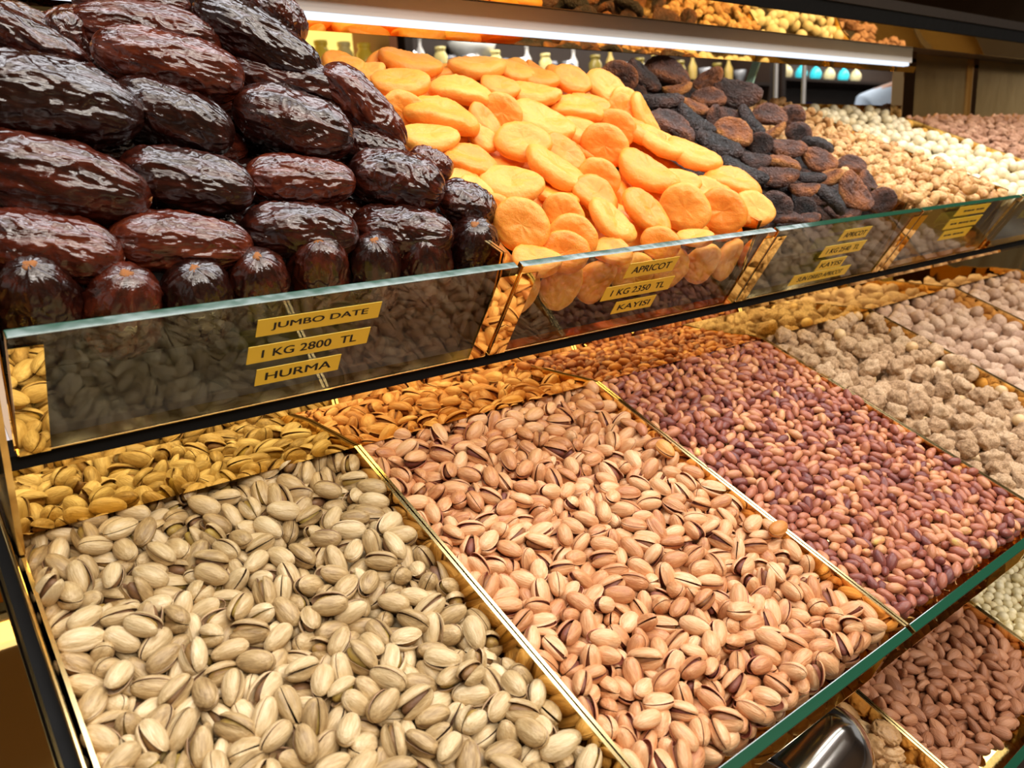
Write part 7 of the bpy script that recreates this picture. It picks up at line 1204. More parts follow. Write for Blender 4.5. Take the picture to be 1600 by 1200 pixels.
NUTS['pecan'] = (164, [2786, 229, -28], [
[1,12,5,25,14,56,180,151,105,5,113,370,710,371,131,288,311,22,81,376,552,67,194,535,213,6,372,31,213,189,473,474,246,409,166,87,184,411,611,9,
743,490,643,236,495,230,405,906,154,743,6,274,149,235,430,696,29,377,71,714,766,463,2,935,2,189,41,458,333,98,163,174,684,175,95,152,250,765,272,325,
326,535,204,1003,466,441,274,318,542,369,138,679,241,902,362,780,855,242,62,130,76,705,222,77,82,804,245,394,561,802,278,775,484,59,924,121,734,571,536,856,
344,100,485,601,899,238,7,6,592,79,100,308,892,120,651,668,772,346,43,630,131,531,771,13,424,292,350,612,630,122,207,19,661,40,213,317,118,182,464,304,
834,65,743,597,426,328,380,216,994,24,77,39,426,171,421,324,719,338,190,363,951,250,167,165,0,555,720,279,648,607,956,438,395,6,100],
[345,296,261,204,28,144,413,144,101,422,447,234,413,265,218,217,150,485,468,407,485,235,132,261,341,66,371,234,471,238,419,199,115,319,304,176,348,232,468,141,
341,282,447,433,324,156,486,407,497,471,380,138,430,495,351,304,167,333,342,348,433,316,325,486,94,275,411,274,279,126,215,164,497,376,211,67,469,495,419,495,
355,422,305,419,241,215,387,306,296,484,357,430,319,371,440,469,495,403,494,130,101,376,229,55,287,387,370,446,234,419,261,370,353,201,446,288,305,411,452,355,
175,494,384,342,484,277,194,452,494,19,353,248,440,63,288,357,403,324,38,494,475,345,319,356,189,293,123,287,353,27,182,0,475,332,412,106,326,66,463,463,
463,128,412,235,152,400,177,257,463,306,387,271,400,455,457,330,275,235,493,216,457,223,89,402,290,204,493,338,326,387,400,310,201,228,39],
[29,28,26,22,25,26,25,27,22,25,23,24,25,25,27,23,25,22,25,23,22,27,23,26,26,16,26,24,21,29,23,22,18,26,21,23,21,24,25,19,
26,27,23,26,31,24,26,23,29,21,17,20,13,23,28,21,20,26,19,21,26,26,3,26,6,20,19,24,25,5,24,22,29,21,22,23,22,23,25,23,
21,25,22,23,25,21,24,24,28,19,20,13,24,26,22,22,23,21,23,15,5,21,23,22,19,24,23,22,24,25,25,23,24,19,22,16,22,19,22,21,
24,23,24,19,19,23,0,22,23,16,22,17,22,19,16,20,21,22,24,23,23,29,24,1,17,22,22,19,22,24,15,7,23,2,16,21,15,24,15,21,
21,2,16,27,21,17,21,23,15,3,14,18,16,10,21,4,20,16,10,1,21,4,5,1,0,22,10,16,15,14,16,11,5,1,1],
[122,72,147,149,64,30,63,159,65,69,65,81,63,17,45,128,125,42,87,52,42,129,91,147,131,93,164,88,58,97,162,131,53,145,66,145,111,46,87,71,
131,167,65,165,130,164,114,52,87,58,1,153,178,4,159,66,58,3,12,111,165,102,31,114,105,97,86,55,17,20,136,148,87,21,72,51,9,4,171,90,
180,69,151,162,125,103,165,46,72,62,79,178,165,164,87,9,90,11,24,12,82,21,176,94,178,165,46,138,88,171,37,46,99,19,138,88,151,86,90,180,
12,84,98,12,62,164,174,90,24,77,120,47,87,31,88,79,11,42,141,84,94,122,165,176,64,63,51,178,120,126,154,118,94,170,30,104,60,136,24,97,
97,28,30,129,64,11,44,101,24,22,175,31,164,121,137,89,97,66,31,157,137,39,116,136,144,149,31,61,60,175,164,163,49,115,179],
[15,-2,-1,11,-10,6,9,0,-2,-4,-6,-16,9,-23,9,7,6,23,-14,-1,23,16,-1,-1,-11,-22,2,-4,-2,-43,18,-22,3,22,1,0,9,5,-14,0,
-11,18,-6,17,28,24,-6,-1,-16,-2,8,1,-25,-21,-6,1,3,-5,-35,9,17,15,23,-6,-29,8,-7,6,-1,26,6,-3,-16,0,7,0,1,-21,6,2,
16,-4,4,18,-6,-5,-1,15,-2,27,7,-25,9,2,8,1,2,-16,-4,-23,-38,0,-2,23,6,-1,-14,-15,-4,6,3,-14,-5,-7,-15,-13,4,-7,4,16,
-7,5,1,-35,27,-5,-7,4,-4,4,7,4,8,25,-13,7,-16,-13,-6,5,11,15,9,11,-2,-2,-4,6,7,0,-22,8,11,-23,-27,-4,9,1,-11,2,
2,-23,-27,16,-8,-8,-1,-21,-11,28,13,-6,-15,-19,4,28,8,2,-23,11,4,23,-28,7,12,11,-23,3,9,13,-15,-21,40,-7,2],
])
heap('green', OM, 'pistachio', 'pistachio', 'cream pistachios in the lower left tray', pist_variants(.0194, .0114, .0105, sg, rg_, kg, 'greenish cream'), 'pistachio_pile', 'rest of the greenish cream pistachios filling the lower left tray')
heap('pink', OM, 'pistachio', 'pistachio', 'pink pistachios in the second tray', pist_variants(.0182, .0106, .0098, sp, rp_, kp, 'pinkish tan'), 'pistachio_pile', 'rest of the pinkish tan pistachios filling the second tray')
mk = nutmat('kernel_skin', [(.0, lin(84, 44, 46)), (.25, lin(124, 66, 58)), (.5, lin(166, 98, 74)), (.75, lin(196, 132, 94)), (.93, lin(208, 150, 104)), (1., lin(212, 186, 100))], .42, (90, 200, 200), .55, .75, -.12, .35)
heap('kernel', OM, 'pistachio_kernel', 'nut', 'shelled pistachio kernels in the third tray', [('purple brown shelled pistachio kernel', ellipsoid(.0134, .0072, .0066, [mk], 2, s, .22, .2), []) for s in range(6)], 'kernel_pile', 'rest of the purple brown shelled pistachio kernels')
mc = nutmat('sesame_crust', [(.0, lin(124, 90, 62)), (.4, lin(194, 156, 116)), (.7, lin(224, 190, 150)), (1., lin(240, 216, 180))], .6, (700, 700, 700), 1.3, .3, -.30, 1.0)
mc2 = nutmat('bare_hazelnut', [(.0, lin(196, 156, 104)), (1., lin(232, 204, 156))], .45)
heap('cluster', OM, 'nut_cluster', 'nut', 'sesame crusted nuts in the fourth tray', [('rough tan nut coated in a sesame crust', granule(.0215, .0195, .0180, [mc], s), []) for s in range(6)] + [('smooth pale hazelnut lying among the sesame crusted nuts', lump(.0135, .013, .0128, [mc2], 3, 9, .03, .02), [])], 'cluster_pile', 'rest of the sesame crusted nuts')
mb = nutmat('light_brown_coating', [(.0, lin(140, 104, 82)), (.5, lin(190, 156, 128)), (1., lin(222, 196, 168))], .6, (500, 500, 500), .8, .4, -.15, .7)
heap('brownnut', OM, 'coated_nut', 'nut', 'light brown coated nuts in the far middle trays', [('light brown coated nut beyond the sesame crusted nuts', lump(.019, .0155, .0145, [mb], 3, s, .2, .12, 3.5), []) for s in range(5)], 'coated_nut_pile', 'rest of the light brown coated nuts')
ma = nutmat('almond_skin', [(.0, lin(124, 76, 50)), (.5, lin(170, 114, 80)), (1., lin(204, 150, 112))], .55, (60, 420, 420), .6, .5, -.08, .5)
heap('almond', OL, 'almond', 'almond', 'almonds in the lowest row', [('brown almond in the lowest row tray', almond(.0168, .0102, .0072, [ma], s), []) for s in range(5)], 'almond_pile', 'almonds lying hidden deeper in the almond tray', spin=False)
mh = nutmat('blanched_hazelnut', [(.0, lin(206, 184, 134)), (.4, lin(232, 220, 178)), (1., lin(246, 240, 214))], .5, (180, 180, 180), .7, .4, -.1, .2)
heap('hazel', OL, 'hazelnut', 'hazelnut', 'white hazelnuts in the lowest row', [('small blanched white hazelnut in the lowest row tray', lump(.0088, .0085, .0085, [mh], 3, s, .05, .03, 3), []) for s in range(4)], 'hazelnut_pile', 'blanched hazelnuts hidden deeper in the tray')
mw = nutmat('walnut_kernel', [(.0, lin(132, 92, 54)), (.45, lin(192, 150, 100)), (1., lin(232, 204, 160))], .5, (220, 220, 220), .8, .4, -.1, .4)
heap('walnut', OL, 'walnut', 'walnut', 'walnut halves in the lowest row', [('tan wrinkled walnut half by the steel scoop', walnut(.0225, .0175, .0145, [mw], s), []) for s in range(5)], 'walnut_pile', 'walnut halves hidden deeper in the tray', spin=False)
ms_ = nutmat('golden_coating', [(.0, lin(132, 80, 40)), (.35, lin(204, 150, 90)), (.7, lin(232, 190, 128)), (1., lin(248, 224, 174))], .45, (300, 300, 300), 1.1, .4, -.25, .8)
heap('cashew', OU, 'coated_cashew', 'nut', 'golden coated cashews', [('golden coated cashew beside the dark apricots', cashew(.019, .0135, .012, [ms_], s), []) for s in range(4)] + [('golden sesame coated lumpy nut among the cashews', granule(.0175, .0155, .0140, [ms_], s), []) for s in range(4)], 'cashew_pile', 'rest of the golden coated cashews', spin=False)
mm = nutmat('macadamia', [(.0, lin(214, 186, 132)), (.35, lin(234, 218, 176)), (1., lin(246, 236, 208))], .4, (120, 120, 120), .6, .4, -.05, .1)
heap('white', OU, 'macadamia_nut', 'nut', 'cream white macadamia nuts', [('round cream white macadamia nut in the upper right tray', lump(.0168, .0168, .0164, [mm], 3, s, .04, .01, 3), []) for s in range(3)], 'macadamia_pile', 'macadamia nuts hidden deeper in the tray')
mp = nutmat('pinkish_brown_coating', [(.0, lin(130, 86, 60)), (.5, lin(188, 140, 108)), (1., lin(220, 182, 150))], .6, (400, 400, 400), .8, .4, -.15, .7)
heap('pecan', OU, 'roasted_nut', 'nut', 'pinkish brown nuts at the top right', [('pinkish brown roasted nut in the farthest upper tray', granule(.0215, .0175, .016, [mp], s), []) for s in range(5)], 'roasted_nut_pile', 'pinkish brown nuts hidden deeper in the tray')

# a few strays that ended up on the dividers
sv = pist_variants(.0182, .0106, .0098, nutmat('roasted_shell', [(.0, lin(186, 116, 52)), (1., lin(232, 168, 92))], .45), rp_, kp, 'roasted')
for px, py, me_, nm, lab, ca in ((1216, 826, sv[0][1], 'pistachio', 'golden pistachio lying across the divider of pink pistachios and kernels', 'pistachio'),
                                 (1040, 702, sv[1][1], 'pistachio', 'orange roasted pistachio against the kernel tray divider', 'pistachio'),
                                 (1003, 671, ellipsoid(.0150, .0080, .0070, [mk], 2, 3, .22, .2), 'pistachio_kernel', 'lone dark kernel strayed among the pink pistachios', 'nut')):
    d_ = CR*((px-800)/FPX) + CD*((py-600)/FPX) + CF; o0 = loc(OM, 0, 0, .006) - Vector((0, 0, HC)); q_ = d_*(o0.dot(N)/d_.dot(N))
    o = bpy.data.objects.new(nm, me_); C.objects.link(o); o.matrix_world = Matrix.Translation(q_ + Vector((0, 0, HC))) @ tier_matrix(Vector()) @ Matrix.Rotation(.5 + px*.01, 4, 'Z'); tag(o, lab, ca)

# ------------------------------------------------------------------ heaps laid piece by piece
def pose(px, py, plane_p, plane_n, ang, off=0., tilt=0.):
    p = at(px, py, plane_p, plane_n); dep = p.dot(CF); ray = p.normalized(); p = p + ray*off
    a = CR*math.cos(math.radians(ang)) + CD*math.sin(math.radians(ang)); a = (a - ray*a.dot(ray)).normalized()
    a = (a*math.cos(math.radians(tilt)) + ray*math.sin(math.radians(tilt))).normalized()
    return p, dep + off, ray, a

# dates
def date_mesh(seed, mats, nu=150, nv=120):
    rg = random.Random(seed); s1, s2, s3 = rg.uniform(0, 50), rg.uniform(0, 50), rg.uniform(0, 50)
    bx = rg.uniform(-.10, .02); squ = rg.uniform(.42, .5); verts, faces = [], []
    for i in range(nu+1):
        t = -math.cos(math.pi*i/nu)
        r0 = (max(0., 1-abs(t)**2.9))**squ*(1 + bx*t)
        for j in range(nv):
            an = 2*math.pi*j/nv; c, s = math.cos(an), math.sin(an)
            wx = noise.noise(Vector((t*1.6+s1, c*1.2, s*1.2)))
            q = Vector((t*1.5 + s2, c*2.2 + 1.1*wx, s*2.2 + 1.1*wx))
            f1 = noise.noise(q); f2 = noise.noise(Vector((t*2.4+s3, c*3.2+1.2*wx, s*3.2+1.2*wx))); f3 = noise.noise(Vector((t*4.6+s1, c*5.6+1.5*wx, s*5.6+1.5*wx)))
            rid = .02 + math.tanh(f1*5)*.040 + .050*max(0., 1-abs(f2)*5.) + .030*max(0., 1-abs(f3)*4.)
            lumpy = .07*noise.noise(Vector((t*.9+s3, c*.9, s*.9)))
            k = r0*(1 + (rid - .05 + lumpy)*min(1., (1.015-abs(t))*11))
            verts.append((t*.5*(1+.02*f1), k*.5*c, k*.5*s))
    for i in range(nu):
        for j in range(nv):
            a, b = i*nv+j, i*nv+(j+1) % nv; faces.append((a, b, b+nv, a+nv))
    me = bpy.data.meshes.new('date'); me.from_pydata(verts, [], faces)
    for mt in mats: me.materials.append(mt)
    return finish(me)
def date_mat():
    t = NT('date_skin'); r = rnd_node(t); a = t.n('ShaderNodeAttribute', attribute_name='loc')
    ad = t.n('ShaderNodeVectorMath', {0: (a, 1), 1: t.n('ShaderNodeCombineXYZ', {0: t.math('MULTIPLY', r, 31.), 1: r, 2: t.math('MULTIPLY', r, 17.)})}, operation='ADD')
    sc = t.n('ShaderNodeVectorMath', {0: ad, 1: (2.2, 5., 5.)}, operation='MULTIPLY')
    nz = t.n('ShaderNodeTexNoise', {'Vector': sc, 'Scale': 1.3, 'Detail': 3.})
    f = t.math('ADD', t.math('MULTIPLY', nz, .9), t.math('MULTIPLY', r, .45)); f = t.math('ADD', f, -.14, True)
    col = t.ramp(f, [(.0, lin(16, 8, 7)), (.45, lin(40, 16, 11)), (.75, lin(84, 32, 18)), (1., lin(122, 56, 30))])
    s2 = t.n('ShaderNodeVectorMath', {0: ad, 1: (4.2, 11., 11.)}, operation='MULTIPLY')
    w = t.n('ShaderNodeTexNoise', {'Vector': s2, 'Scale': 1.6, 'Detail': 3., 'Distortion': .8})
    bp = t.n('ShaderNodeBump', {'Strength': .10, 'Distance': .04, 'Height': w})
    rough = t.math('MULTIPLY_ADD', nz, .16, True); rough.inputs[2].default_value = .06
    return t.out(t.n('ShaderNodeBsdfPrincipled', {'Base Color': col, 'Roughness': rough, 'Normal': bp, 'Specular IOR Level': .75, 'Coat Weight': .35, 'Coat Roughness': .12}))
DM = date_mat(); CAPM = plain('date_calyx', lin(176, 112, 56), .6, 0, .6, 300)
date_meshes = [date_mesh(s, [DM]) for s in range(6)]
bm = ico(2)
for v in bm.verts:
    d = v.co.copy(); k = 1 + .35*noise.noise(d*3.); v.co = Vector((.486 + d.x*.022 + .012*noise.noise(d*2.), d.y*.085*k*(1+.5*noise.noise(d*1.3)), d.z*.075*k))
cap_mesh = bm_mesh(bm, [CAPM])
t60 = math.radians(60); DP, DN = (0, .447, -.060), Vector((0, -math.sin(t60), math.cos(t60)))
DATES = [ # px, py, length, width, angle, offset, stem cap (1 right, -1 left, 0 none), label
 (208, 6, 165, 66, 4, .02, 0, 'jumbo date at the very top left of the heap cut by the frame'),
 (345, -12, 130, 62, 0, .025, 0, 'dark jumbo date at the top edge of the photo'),
 (436, 30, 92, 72, 40, .01, 0, 'small jumbo date at the top right shoulder of the date heap'),
 (232, 50, 215, 78, 8, .02, 1, 'jumbo date lying behind the finely wrinkled top date'),
 (266, 100, 215, 96, 14, 0, -1, 'finely wrinkled jumbo date with a tan stem cap at its left end'),
 (404, 64, 200, 88, 30, .005, -1, 'glossy jumbo date sloping down right below the top of the heap'),
 (40, 64, 190, 70, 24, .02, 0, 'jumbo date at the upper left edge sloping down right'),
 (112, 66, 90, 66, 60, .035, 0, 'half hidden jumbo date between the upper left dates'),
 (80, 160, 262, 140, 10, -.008, 0, 'large glossy jumbo date at the left edge, second big one down'),
 (270, 184, 182, 98, 20, .004, 0, 'jumbo date in the middle of the heap under the finely wrinkled one'),
 (452, 128, 185, 78, 14, .016, 0, 'brown wrinkled jumbo date right of the finely wrinkled one'),
 (460, 192, 182, 102, 18, -.002, 0, 'broad jumbo date with deep silvery folds right of centre'),
 (568, 170, 162, 74, 44, .006, 0, 'jumbo date sloping steeply down against the apricots'),
 (584, 232, 108, 56, 20, .016, 0, 'small jumbo date squeezed above the reddish right hand date'),
 (92, 284, 258, 128, 12, -.004, 1, 'largest jumbo date at the left edge with a tan stem cap'),
 (294, 283, 194, 94, 10, 0, 0, 'jumbo date right of the one with the tan stem cap'),
 (470, 284, 164, 80, 2, 0, 0, 'smooth jumbo date in the third row from the glass'),
 (620, 282, 148, 88, 14, -.004, 0, 'reddish brown jumbo date nearest the apricots'),
 (672, 257, 72, 52, 20, .012, 0, 'short jumbo date touching the apricots'),
 (76, 388, 208, 108, 7, 0, 0, 'reddish jumbo date at the left edge above the front row'),
 (284, 380, 208, 94, 2, 0, 0, 'reddish jumbo date in the row above the upright ones'),
 (470, 362, 174, 90, 3, 0, 0, 'jumbo date with fine ridges above the upright front dates'),
 (628, 364, 156, 84, 2, .002, 0, 'jumbo date behind the upright dates near the right corner'),
 (728, 322, 96, 72, 28, .004, 0, 'dark jumbo date at the right end of the second row'),
]
UPRIGHT = [(56, 452, 124, 128, 'upright jumbo date in the front left corner of the tray'), (193, 462, 118, 110, 'second upright jumbo date from the left behind the glass'),
 (307, 450, 110, 100, 'third upright jumbo date from the left behind the glass'), (402, 432, 94, 100, 'fourth upright jumbo date with a ring shaped stem end'),
 (497, 408, 96, 104, 'fifth upright jumbo date from the left behind the glass'), (584, 406, 86, 98, 'upright jumbo date with a pale tan patch'),
 (662, 400, 88, 92, 'upright jumbo date second from the right behind the glass'), (740, 378, 82, 100, 'rightmost upright jumbo date in the tray corner')]
rg = random.Random(5)
def put(name, me, p, a, zax, dims, label, cat, group):
    x = a; z = (zax - x*zax.dot(x)).normalized(); y = z.cross(x)
    M = Matrix((x, y, z)).transposed().to_4x4(); M.translation = p + Vector((0, 0, HC))
    o = bpy.data.objects.new(name, me); C.objects.link(o)
    o.matrix_world = M @ Matrix.Diagonal((*dims, 1)); return tag(o, label, cat, group)
def put_date(p, a, L, W, label, i, cap, group='jumbo dates'):
    zx = Vector((rg.uniform(-1, 1), rg.uniform(-1, 1), rg.uniform(-1, 1)))
    if cap < 0: a = -a
    o = put('date', date_meshes[i % 6], p, a, zx, (L, W, W*rg.uniform(.92, 1.0)), label, 'date', group)
    if cap:
        c = bpy.data.objects.new('stem_cap', cap_mesh); C.objects.link(c); c.parent = o; c['label'] = 'tan stem cap'
for i, (px, py, l, w, an, off, cap, lab) in enumerate(DATES):
    p, d, ray, a = pose(px, py, DP, DN, an, off, rg.uniform(-6, 6)); put_date(p, a, l*1.03*d/FPX, w*1.03*d/FPX, lab, i, cap)
for i, (px, py, w, h, lab) in enumerate(UPRIGHT):
    p, d, ray, a = pose(px, py, DP, DN, 0, .004)
    ax = (Vector((0, -.25, .80)) - ray*.62 + Vector((rg.uniform(-.15, .15), 0, 0))).normalized()
    put_date(p - ax*.012, ax, .060*rg.uniform(.95, 1.05), w*1.04*d/FPX, lab, i*5+2, 1)
k = 0
for py in range(30, 400, 62):
    for px in range(20, 740, 118):
        lim = 330 + (py-20)*1.25
        if px + rg.uniform(-10, 10) > lim: continue
        p, d, ray, a = pose(px + 55*((py//62) % 2) + rg.uniform(-12, 12), py + 16 + rg.uniform(-8, 8), DP, DN, rg.uniform(-25, 30), .040, rg.uniform(-20, 20))
        put_date(p, a, .062, .032, 'dark jumbo date half hidden deeper in the heap', k, 0); k += 1

# apricots
def apricot_mesh(seed, mats, fold=.0, wr=.05, th=.34, nu=26, nv=44):
    rg_a = random.Random(seed); s1 = rg_a.uniform(0, 90); verts, faces, rim = [], [], []
    curl = rg_a.uniform(-.20, .20)*(1+2*fold); tw = rg_a.uniform(-.3, .3)
    for i in range(nu+1):
        lat = math.pi*(i/nu-.5); ct, st = math.cos(lat), math.sin(lat)
        for j in range(nv):
            an = 2*math.pi*j/nv; c, s = math.cos(an), math.sin(an)
            edge = 1 + .07*noise.noise(Vector((c*1.1, s*1.1, s1))) + .03*noise.noise(Vector((c*3, s*3, s1)))
            R = (abs(ct)**.55)*edge
            x, y = R*c*.5, R*s*.5; rr = R
            z = math.copysign(abs(st)**.8, st)*.5*th
            z *= 1 - .38*math.exp(-(rr/.42)**2) + .10*noise.noise(Vector((x*4, y*4, s1+(5 if st > 0 else 0))))
            z += curl*(x*x*1.2 - y*y*(.8+2.2*fold)) + tw*x*y*.6
            z += wr*(.5-abs(noise.noise(Vector((x*5+s1, y*9, st*.6))))) + wr*.5*noise.noise(Vector((x*13, y*13+s1, st)))
            verts.append((x, y, z)); rim.append(min(1., abs(rr)**2))
    for i in range(nu):
        for j in range(nv):
            a, b = i*nv+j, i*nv+(j+1) % nv; faces.append((a, b, b+nv, a+nv))
    me = bpy.data.meshes.new('apricot'); me.from_pydata(verts, [], faces)
    for mt in mats: me.materials.append(mt)
    finish(me); at_ = me.attributes.new('rim', 'FLOAT', 'POINT'); at_.data.foreach_set('value', np.array(rim, np.float32)); return me
def apricot_mat():
    t = NT('apricot_flesh'); r = rnd_node(t); a = t.n('ShaderNodeAttribute', attribute_name='loc')
    ad = t.n('ShaderNodeVectorMath', {0: (a, 1), 1: t.n('ShaderNodeCombineXYZ', {0: t.math('MULTIPLY', r, 31.), 1: r, 2: r})}, operation='ADD')
    nz = t.n('ShaderNodeTexNoise', {'Vector': ad, 'Scale': 3.5, 'Detail': 4.})
    f = t.math('ADD', t.math('MULTIPLY', nz, .7), t.math('MULTIPLY', r, .5)); f = t.math('ADD', f, -.1, True)
    col = t.ramp(f, [(.0, lin(240, 132, 40)), (.45, lin(250, 158, 58)), (.8, lin(252, 178, 82)), (1., lin(250, 194, 116))])
    w = t.n('ShaderNodeTexNoise', {'Vector': ad, 'Scale': 14., 'Detail': 4., 'Distortion': 1.2})
    bp = t.n('ShaderNodeBump', {'Strength': .14, 'Distance': .03, 'Height': w})
    return t.out(t.n('ShaderNodeBsdfPrincipled', {'Base Color': col, 'Roughness': .42, 'Normal': bp, 'Subsurface Weight': .35, 'Subsurface Radius': (.9, .35, .08), 'Subsurface Scale': .008, 'Specular IOR Level': .4}))
def dark_apricot_mat():
    t = NT('sun_dried_apricot'); r = rnd_node(t); a = t.n('ShaderNodeAttribute', attribute_name='loc'); rm = t.n('ShaderNodeAttribute', attribute_name='rim')
    oi = t.n('ShaderNodeObjectInfo'); tone = t.n('ShaderNodeSeparateColor', {0: (oi, 'Color')})
    ad = t.n('ShaderNodeVectorMath', {0: (a, 1), 1: t.n('ShaderNodeCombineXYZ', {0: t.math('MULTIPLY', r, 31.), 1: r, 2: r})}, operation='ADD')
    nz = t.n('ShaderNodeTexNoise', {'Vector': ad, 'Scale': 2.6, 'Detail': 3.})
    f = t.math('ADD', (tone, 0), t.math('MULTIPLY', t.math('SUBTRACT', nz, .5), .9)); f = t.math('ADD', f, t.math('MULTIPLY', t.math('SUBTRACT', (rm, 2), .5), .25), True)
    col = t.ramp(f, [(.0, lin(30, 28, 28)), (.3, lin(66, 50, 46)), (.55, lin(104, 68, 54)), (.8, lin(166, 100, 54)), (1., lin(206, 138, 66))])
    w = t.n('ShaderNodeTexNoise', {'Vector': ad, 'Scale': 12., 'Detail': 5., 'Distortion': 1.})
    bp = t.n('ShaderNodeBump', {'Strength': .6, 'Distance': .04, 'Height': w})
    return t.out(t.n('ShaderNodeBsdfPrincipled', {'Base Color': col, 'Roughness': .42, 'Normal': bp, 'Specular IOR Level': .5}))
AM, KM = apricot_mat(), dark_apricot_mat()
apr = [apricot_mesh(s, [AM], .12, .035, .34) for s in range(7)]
drk = [apricot_mesh(s+20, [KM], .35, .07, .36) for s in range(7)]
def lay(me, name, px, py, l, w, an, off, P, Nn, label, group, tone=None, ratio=.82, thick=.36):
    p, d, ray, a = pose(px, py, P, Nn, an, off, rg.uniform(-8, 8))
    inner = Vector((0, .4098, -.0545)) - GN*.0065; gap = max(.52*w, .40*l)*d/FPX - (inner - p).dot(GN)   # keep behind the glass
    if p.z < -.025 and gap > 0: p = p - GN*gap
    L = l*d/FPX; Wd = w*d/FPX; Wr = min(L*.9, max(L*ratio, Wd)); T = thick*Wr
    best = min(range(0, 86, 2), key=lambda q: abs(Wr*math.cos(math.radians(q)) + T*math.sin(math.radians(q)) - Wd)); ph = math.radians(best)
    upv = a.cross(-ray).normalized()
    if upv.z < 0: upv = -upv
    nrm = (-ray*math.cos(ph) + upv*math.sin(ph)).normalized()
    o = put(name, me, p, a, nrm, (L*1.06, Wr*1.06, Wr*1.06), label, 'dried apricot', group)
    if tone is not None: o.color = (tone, tone, tone, 1)
    return o
t38 = math.radians(37.5); AP, AN = (0, .428, -.052), Vector((0, -math.sin(t38), math.cos(t38)))
APR = [(626,130,88,56,0,0),(641,100,96,46,15,.02),(577,112,50,36,-10,.02),(537,106,64,42,-8,.03),(721,144,100,50,12,.004),(745,106,88,42,3,.012),(781,136,60,42,15,.008),(803,112,62,38,20,.014),
 (838,122,70,40,15,.012),(836,148,80,44,8,.004),(893,125,64,48,25,0),(690,182,118,60,16,-.002),(630,176,74,62,20,.01),(672,216,86,56,5,0),(757,188,60,42,50,.004),(785,176,64,54,40,.004),
 (848,192,100,66,25,.004),(817,222,88,70,10,-.004),(735,252,86,56,20,0),(755,215,56,42,40,.016),(798,288,98,70,10,-.004),(868,266,106,54,33,-.002),(815,352,88,82,40,-.004),(880,335,70,58,40,.004),
 (894,372,78,70,20,-.002),(930,306,80,60,38,-.001),(955,346,88,54,45,-.003),(881,240,72,56,40,.008),(872,308,66,36,15,.014),(936,278,66,56,35,.006),(1012,270,100,60,30,-.004),(1010,332,92,58,45,-.004),
 (1145,286,90,50,18,-.010),(1178,326,64,58,40,-.012),(1082,243,88,46,24,-.006),(1035,225,88,44,28,0),(1000,206,84,38,28,.004),(972,176,56,62,60,.006),(950,140,78,54,40,-.002),(900,172,88,46,8,.002),
 (980,168,66,54,60,.004),(1006,182,74,32,62,.0),(962,200,64,54,30,.004),(945,228,74,64,30,.004),(1070,326,80,70,35,-.004),(1128,330,78,66,28,-.008),(725,285,64,46,20,.008),(748,306,74,56,45,.006),(775,330,60,50,30,.012),
 (1095,380,56,36,0,.006),(1040,388,60,50,20,.010),(850,420,76,60,10,.012),(905,420,80,66,0,.006),(968,405,64,50,20,.012),(1105,300,70,56,20,.008),(1060,285,66,50,10,.008),(905,205,64,50,20,.010),(920,165,64,44,15,.008)]
def side_word(px, py):
    row = 'back' if py < 150 else 'upper middle' if py < 225 else 'lower middle' if py < 310 else 'front'
    col = 'left' if px < 760 else 'centre' if px < 930 else 'right'
    return row, col
cnt = {}
for i, (px, py, l, w, an, off) in enumerate(APR):
    row, col_ = side_word(px, py); shape = 'broad' if w/l > .68 else 'oval' if w/l > .54 else 'long'
    cnt[(row, col_, shape)] = cnt.get((row, col_, shape), 0) + 1
    lay(apr[i % 7], 'dried_apricot', px, py, l, w, an, off, AP, AN, '%s orange dried apricot %s, %s %s of the apricot heap' % (shape, 'lying level' if abs(an) < 16 else 'slanting down right' if an < 44 else 'standing steep', row, col_), 'orange dried apricots')
i = 0
for sy in np.arange(.036, .30, .034):
    for x in np.arange(.350, .605, .036):
        p = Vector((x + rg.uniform(-.008, .008), AP[1] + sy*math.cos(t38), AP[2] + sy*math.sin(t38))) - AN*.020
        nr = (AN + Vector((rg.uniform(-.5, .5), rg.uniform(-.5, .5), rg.uniform(-.2, .2)))).normalized()
        put('dried_apricot', apr[i % 7], p, Vector((rg.uniform(-1, 1), rg.uniform(-1, 1), .2)).normalized().cross(nr).normalized(), nr, (.044, .037, .037), 'orange dried apricot half hidden under the top layer', 'dried apricot', 'orange dried apricots under the top layer'); i += 1
for j in range(7):
    x = .356 + .0395*(j % 7) + rg.uniform(-.004, .004); zz = -.077 - .022*(j//7)
    yy = .4098 + .0455*((-.0545 - zz)/.0641) + .0075/.815 + .0105
    nr = (GN + Vector((rg.uniform(-.25, .25), rg.uniform(-.2, .2), rg.uniform(-.2, .2)))).normalized()
    put('dried_apricot', apr[j % 7], Vector((x, yy, zz)), X.cross(nr).normalized(), nr, (.040, .035, .035), 'orange dried apricot pressed against the inside of the glass, %s' % ['at its left end', 'second from left', 'third from left', 'in the middle', 'third from right', 'second from right', 'at its right end'][j], 'dried apricot', 'apricots behind the glass')
t34 = math.radians(34.5); KP, KN = (0, .432, -.056), Vector((0, -math.sin(t34), math.cos(t34)))
